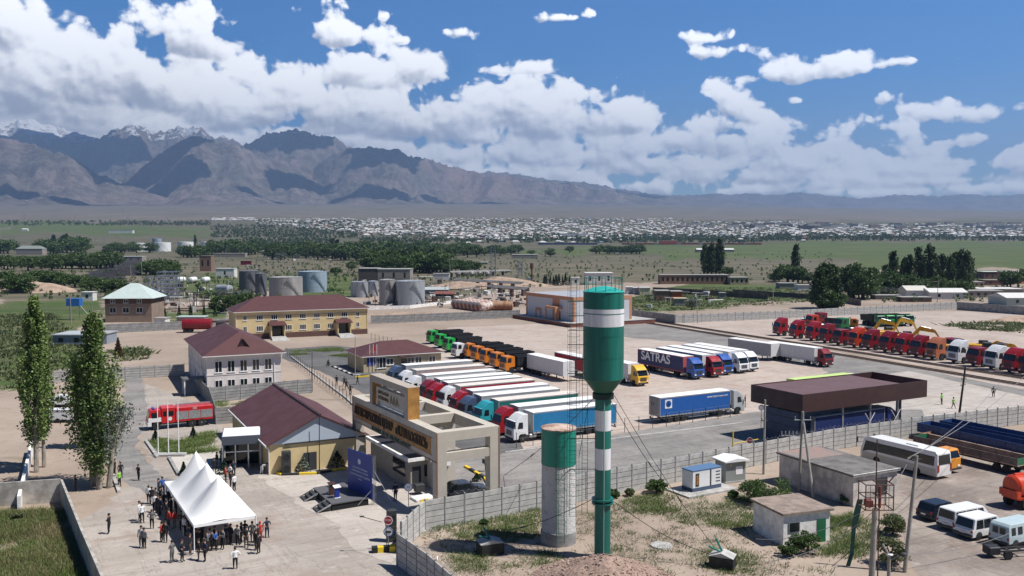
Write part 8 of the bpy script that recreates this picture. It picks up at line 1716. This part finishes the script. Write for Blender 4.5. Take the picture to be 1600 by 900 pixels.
          ('white roofed shed in the field beyond the close poplars',1089,1147,394,388,GRW,RFW,None,16,'gable','shed',0), ('low white sheds left of the field',800,840,404,398,GRW,RFW,None,12,'flat','shed',0), ('white roof beside the clump in the field',962,972,396,390,WHB,RFW,None,8,'gable','small_house',0), ('light shed right of the dense grove',745,762,413,410,GRW,RFW,None,8,'flat','shed',0), ('small white house above the pale bush',402,418,396,391,OCH,RFW,None,10,'hip','small_house',0), ('white house between grove and left grove',508,520,400,393,WHB,RFW,None,8,'gable','small_house',0), ('red roofed depot at the town edge',1032,1060,382,376,REDB,RFW,None,20,'flat','depot',0), ('long blue roofed hall at the town edge',745,782,372,368,mat('hall_blue', (.05,.10,.24), .6),mat('hall_blue', (.05,.10,.24), .6),None,25,'flat','hall',0), ('white hall at the near side of the town',880,916,372,365,WHB,RFW,None,25,'flat','hall',0), ('green roofed long hall at the near side of the town',700,720,369,366,WHB,mat('hall_green', (.18,.32,.27), .6),None,20,'flat','hall',0)]: hut(*a)
p = GT(117, 500); r = thing('raised_cabin', 'bright blue cabin raised on a mast left of the brick house', 'cabin', p); zc = HT(p, 478); b = MB(); b.bx(-2.2, 2.2, -1.2, 1.2, zc, HT(p, 466), .05); b.build('cabin', P_('cabin_bright', .02, .14, .45), r); b = MB(); b.tube((-1.6, 0, 0), (-1.6, 0, zc), .1); b.tube((1.6, 0, 0), (1.6, 0, zc), .1); b.tube((2, 0, zc), (7, -2, 0), .08); b.build('leg', STEEL, r)
# steel frames and masts of the works
def lattice(lab, px, by, wpx, ty, m, nx=3, nz=4, dep=6, grp=None, nm='steel_frame'):
    p = GT(px, by); k = p.y/FPX; w = wpx*k; H = (by-ty)*k; r = thing(nm, lab, 'frame', p, R(8), grp); b = MB()
    for i in range(nx+1):
        for y in (0, dep): x = -w/2+w*i/nx; b.tube((x, y, 0), (x, y, H*(1-.12*(i % 2))), .16, n=5)
    b.build('column', m, r); b = MB()
    for j in range(1, nz+1):
        z = H*j/nz*.97
        for y in (0, dep): b.tube((-w/2, y, z), (w/2, y, z), .12, n=4)
        for i in range(nx): x0, x1 = -w/2+w*i/nx, -w/2+w*(i+1)/nx; b.tube((x0, 0, z-H/nz), (x1, 0, z), .07, n=4); b.tube((x0, 0, z), (x0, dep, z), .1, n=4)
    b.build('brace', m, r); return r
FB = mat('frame_blue_grey', (.17, .20, .27), .6, var=.2)
lattice('tall blue grey steel frame of the works behind the brick house', 262, 470, 30, 424, FB, 5, 7, 12, 'frames of the works'); lattice('lower blue grey steel frame left of the tall one', 238, 462, 26, 433, FB, 4, 3, 10, 'frames of the works'); lattice('rusty square steel stand near the dark spruces', 310, 480, 12, 461, mat('rust', (.085, .045, .032), .7), 1, 2, 4)
for i, (x, by, w, ty) in enumerate([(771, 432, 7, 385), (813, 432, 6, 407), (163, 395, 3, 370)]): lattice(['tall lattice column of the pipe yard', 'shorter lattice column right of the tall one', 'lattice mast among the trees at the left'][i], x, by, w, ty, FB if i < 2 else STEEL, 1, 9, 2.2, None, 'lattice_mast')
p = GT(831, 447); r = thing('old_chimney', 'rusty iron chimney pipe with thick head left of the spruces', 'chimney', p); H = (447-411)*p.y/FPX; b = MB(); b.lathe([(.5, 0), (.45, H*.7), (1.0, H*.78), (1.0, H), (.001, H)], 14); b.build('pipe', mat('chimney_rust', (.13, .08, .05), .8), r, True)
for i, (x0, y0, x1, y1, lab) in enumerate([(708,447,815,453,'long pipe rack across the sandy works yard'), (760,458,820,463,'lower pipe rack beside the orange trimmed warehouse'), (705,433,800,430,'pipe rack in front of the grove')]):
    a, c = GT(x0, y0), GT(x1, y1); L = (c-a).length; r = thing('pipe_rack', lab, 'pipe rack', a, math.atan2(c.y-a.y, c.x-a.x), 'pipe racks'); b = MB(); [b.tube((0, y, 3.2+y*.4), (L, y, 3.2+y*.4), .28, n=6) for y in (0, .9, 1.8)]; b.build('pipe', TG, r); b = MB(); [b.box(x-.2, x+.2, -.3, 2.2, 0, 3) for x in np.arange(1, L, 9)]; b.build('support', mat('rust', (.085, .045, .032), .7), r)
# sandy banks, coal heaps and debris
def heap(px, py, rx, ry, h, m, nm, seed):
    k = 34; u = np.linspace(-1, 1, k); X_, Y_ = np.meshgrid(u*rx, u*ry); rr_ = np.hypot(X_/rx, Y_/ry); Z_ = np.clip(1-rr_, 0, 1)**.8*h*(.6+.8*fbm(X_/rx*2+seed, Y_/ry*2, 4, seed))-.1
    o = link(nm, np_mesh(nm, np.stack([X_, Y_, Z_], -1).reshape(-1, 3), gridfaces(k, k)), m=m); o.location = GT(px, py); struct(o)
SAND = mat('sand_bank', (.38, .28, .21), .95, var=.25, vscale=.3, bump=.6, bscale=2); COALM = mat('coal', (.022, .02, .022), .9, var=.3)
for i, (x, y, rx, ry, h) in enumerate([(165,436,14,10,4), (190,430,18,12,5), (210,424,14,10,4), (150,439,9,7,3)]): heap(x, y, rx, ry, h, COALM, 'coal_heap', i)
for i, (x, y, rx, ry, h) in enumerate([(55,456,22,12,6), (780,447,32,10,5), (720,450,20,9,4), (640,492,18,7,1.2), (1590,503,12,6,2)]): heap(x, y, rx, ry, h, SAND, 'sand_bank', i+9)

# ------------------------------------------------------------ the town: 280 houses one by one, the rest as one mass
HR = {'white': mat('town_white', (.53, .52, .50), .7, var=.25, vscale=.02), 'grey': mat('town_grey', (.33, .33, .33), .8), 'rust': mat('town_rust', (.24, .12, .09), .8), 'blue': mat('town_blue', (.12, .19, .30), .6)}; HW = mat('town_wall', (.48, .44, .38), .9)
def house_mb(b, x, y, z, w, d, h, rf, c_=0):
    b.mi = 0; b.box(x-w/2, x+w/2, y-d/2, y+d/2, z-3, z+h); b.mi = 1
    b.add([(x-w/2-.5, y-d/2-.5, z+h), (x+w/2+.5, y-d/2-.5, z+h), (x+w/2+.5, y+d/2+.5, z+h), (x-w/2-.5, y+d/2+.5, z+h), (x-w*.3, y, z+h+rf), (x+w*.3, y, z+h+rf)], [(0, 1, 5, 4), (1, 2, 5), (2, 3, 4, 5), (3, 0, 4)])
HM = {}
for kk in HR:
    for v in range(2): b = MB(); house_mb(b, 0, 0, 0, 11+3*v, 9, 3, 2.4); HM[kk, v] = b.mesh('town_house', [HW, HR[kk]])
rt = random.Random(11)
def spot():
    while True:
        x = rt.uniform(400, 1260); y = rt.uniform(342, 376)
        lo = 368 if x < 700 else (375 if x < 1000 else 371); hi = 341.5 if x < 1050 else 347
        if x < 560: lo, hi = 351+(x-400)/12, 341
        if hi < y < lo: return x, y
GT_pts = []
for i in range(280):
    x, y = spot(); y = y+rt.uniform(0, 8) if y > 362 and x > 560 else y; kd = rt.choices(list(HR), [12, 3, 2, 1])[0]; p = GT(x, y); o = bpy.data.objects.new('town_house', HM[kd, rt.randrange(2)]); C.objects.link(o); o.location = p; o.rotation_euler.z = rt.uniform(-.5, .8); s = rt.uniform(.85, 1.5); o.scale = (s, s, s)
    wh = '%s rows, %s of the town' % ('front' if y > 362 else ('middle' if y > 351 else 'back'), 'far left' if x < 620 else ('left centre' if x < 780 else ('centre' if x < 940 else ('right centre' if x < 1090 else 'right')))); tag(o, 'small house with %s roof in the %s' % ({'white': 'white', 'grey': 'grey', 'rust': 'rust red', 'blue': 'dull blue'}[kd], wh), 'house', 'town houses with %s roofs, %s' % (kd, wh))
b = MB()
for k in range(2000):
    x, y = spot(); p = GT(x, y); w, d = rt.uniform(8, 14), rt.uniform(7, 11); b.M = Matrix.Translation(p) @ Matrix.Rotation(rt.uniform(-.5, .8), 4, 'Z'); b.mi = 0; b.box(-w/2, w/2, -d/2, d/2, -3, 3); b.mi = rt.choices([1, 2, 3], [12, 4, 1])[0]
    b.add([(-w/2-.5, -d/2-.5, 3), (w/2+.5, -d/2-.5, 3), (w/2+.5, d/2+.5, 3), (-w/2-.5, d/2+.5, 3), (-w*.3, 0, 5.4), (w*.3, 0, 5.4)], [(0, 1, 5, 4), (1, 2, 5), (2, 3, 4, 5), (3, 0, 4)])
stuff(b.build('far_town_houses', [HW, HR['white'], HR['grey'], HR['rust']]))
b = MB()
for k in range(700):
    x, y = rt.uniform(1230, 1600), rt.uniform(351, 371); 
    if k < 90: x, y = rt.uniform(330, 400), rt.uniform(341, 345)
    p = GT(x, y); w, d = rt.uniform(9, 17), rt.uniform(8, 12); b.M = Matrix.Translation(p); b.mi = 0; b.box(-w/2, w/2, -d/2, d/2, -3, 3); b.mi = rt.choices([1, 2, 3], [10, 4, 1])[0]
    b.add([(-w/2-.5, -d/2-.5, 3), (w/2+.5, -d/2-.5, 3), (w/2+.5, d/2+.5, 3), (-w/2-.5, d/2+.5, 3), (-w*.3, 0, 5.4), (w*.3, 0, 5.4)], [(0, 1, 5, 4), (1, 2, 5), (2, 3, 4, 5), (3, 0, 4)])
stuff(b.build('outer_town_houses', [HW, HR['white'], HR['grey'], HR['rust']]))
AM = {}
for kk, col in (('pale', (.52, .48, .43)), ('brown', (.30, .24, .22)), ('white', (.66, .65, .63))):
    b = MB(); b.box(0, 46, 0, 13, -3, 15); b.mi = 1
    for z in range(5):
        for x in range(14): b.box(1.2+x*3.2, 2.9+x*3.2, -.06, -.01, 1+z*2.9, 2.5+z*2.9)
    b.mi = 2; b.box(-.4, 46.4, -.4, 13.4, 15.01, 15.5); AM[kk] = b.mesh('apartment_block', [mat('apart_'+kk, col, .9), GLASS, RFG])
cnt = {}
for x in sorted(rt.uniform(1060, 1600) for _ in range(46)):
    y = rt.uniform(351, 359); kk = rt.choice(['pale', 'pale', 'brown', 'white']); cnt[kk] = cnt.get(kk, -1)+1; o = bpy.data.objects.new('apartment_block', AM[kk]); C.objects.link(o); o.location = GT(x, y); o.rotation_euler.z = rt.choice([.1, .3, -.15]); s = rt.uniform(.8, 1.25); o.scale = (s, s, rt.uniform(.6, 1.0)); tag(o, '%s apartment block in the skyline of the town, %s from the left of its colour' % (kk, ORD[cnt[kk]]), 'apartment block', '%s apartment blocks' % kk)
# freight wagons on the line before the town
wm = {}
for kk, col in (('rust red', (.26, .07, .05)), ('blue', (.03, .08, .22)), ('grey', (.25, .25, .25))):
    b = MB(); b.box(-6.5, 6.5, -1.5, 1.5, 1.1, 4.2); b.box(-5, 5, -1.2, 1.2, .4, 1.1); wm[kk] = b.mesh('freight_wagon', mat('wagon_'+kk.replace(' ', '_'), col, .8))
for i in range(44):
    x = 845+i*7.0+(30 if i > 12 else 0)+(0 if i < 13 else 10); kk = 'blue' if i < 13 else ('grey' if i % 5 == 0 else 'rust red'); a, c = GT(x, 382.5), GT(x+4, 382.5); o = bpy.data.objects.new('freight_wagon', wm[kk]); C.objects.link(o); o.location = a; tag(o, '%s freight wagon in the train before the town, %s from its left end' % (kk, ORD[i]), 'wagon', '%s wagons of the train' % kk)
# pylons on the slope at the left
b = MB(); b.add([(-3, -3, 0), (3, -3, 0), (3, 3, 0), (-3, 3, 0)], [])
for sx__ in (-1, 1):
    for sy in (-1, 1): b.tube((3*sx__, 3*sy, 0), (.3*sx__, .3*sy, 30), .22, n=4)
for z, w in ((19, 7), (24, 5.5), (28, 4)): b.tube((-w, 0, z), (w, 0, z), .2, n=4)
for z in range(3, 27, 4): k = 3-2.7*z/30; b.tube((-k, -k, z), (k-.3, -k, z+4), .12, n=4); b.tube((k, -k, z), (-k+.3, -k, z+4), .12, n=4)
pm_ = b.mesh('pylon', STEEL)
for i, (x, y) in enumerate([(38,346), (118,347), (200,349), (262,351), (330,350), (92,333), (192,333)]): o = bpy.data.objects.new('pylon', pm_); C.objects.link(o); o.location = GT(x, y); tag(o, 'distant lattice pylon on the plain, %s from the left in its line' % ords[i], 'pylon', 'pylons on the plain')
# stones and litter on the rough ground by the towers
rs = np.random.RandomState(3); b = MB()
for k in range(900):
    x, y = rs.uniform(640, 1250), rs.uniform(800, 900); p = G(x, y); s = rs.uniform(.03, .11); b.sph((p.x, p.y, s*.3), s, s*rs.uniform(.6, 1), s*.6, 5, 3)
q = G(944,914)
for k in range(1500):
    u_, v_ = rs.uniform(-1, 1, 2); rr_ = math.hypot(u_, v_)
    if rr_ > .95: continue
    z = (1-rr_)**1.1*2.5; s = rs.uniform(.04, .13); b.sph((q.x+u_*6.2, q.y+v_*6.4, z), s, s*.8, s*.7, 5, 3)
stuff(b.build('stones', mat('stone', (.36, .265, .215), .9, var=.35)))
p = G(1033,853); o = thing('concrete_slab', 'round pale concrete manhole slab on the bare ground right of the tower', 'slab', p); b = MB(); b.lathe([(1.0, 0), (.95, .12), (.3, .2), (.001, .2)], 12); b.build('slab', CONC, o)

# scrap and pipework lying about the works
b = MB()
for (x0, x1, y0, y1), k_ in (((565, 835, 436, 480), 330), ((225, 400, 436, 492), 190), ((380, 520, 404, 424), 60), ((1000, 1130, 458, 482), 50)):
    for k in range(k_):
        p = GT(rs.uniform(x0, x1), rs.uniform(y0, y1)); b.M = Matrix.Translation(p) @ Matrix.Rotation(rs.uniform(0, 6.3), 4, 'Z'); t_ = rs.randint(4); b.mi = rs.randint(4); w, d, h = rs.uniform(.5, 3, 3)
        if t_ == 0: b.box(-w/2, w/2, -d/2, d/2, 0, h*.7)
        elif t_ == 1: b.tube((-w*2, 0, .3+h*.5), (w*2, 0, .3+h*.5), .22, n=6); b.tube((-w*1.5, 0, 0), (-w*1.5, 0, .3+h*.5), .12, n=4); b.tube((w*1.5, 0, 0), (w*1.5, 0, .3+h*.5), .12, n=4)
        elif t_ == 2: b.tube((0, 0, 0), (rs.uniform(-.5, .5), 0, h*1.6), .12, n=4)
        else: b.lathe([(w*.3, 0), (w*.35, h*.5), (w*.1, h*.6)], 8)
stuff(b.build('scrap', [mat('rust', (.085, .045, .032), .7), TG, DARK, WHB]))
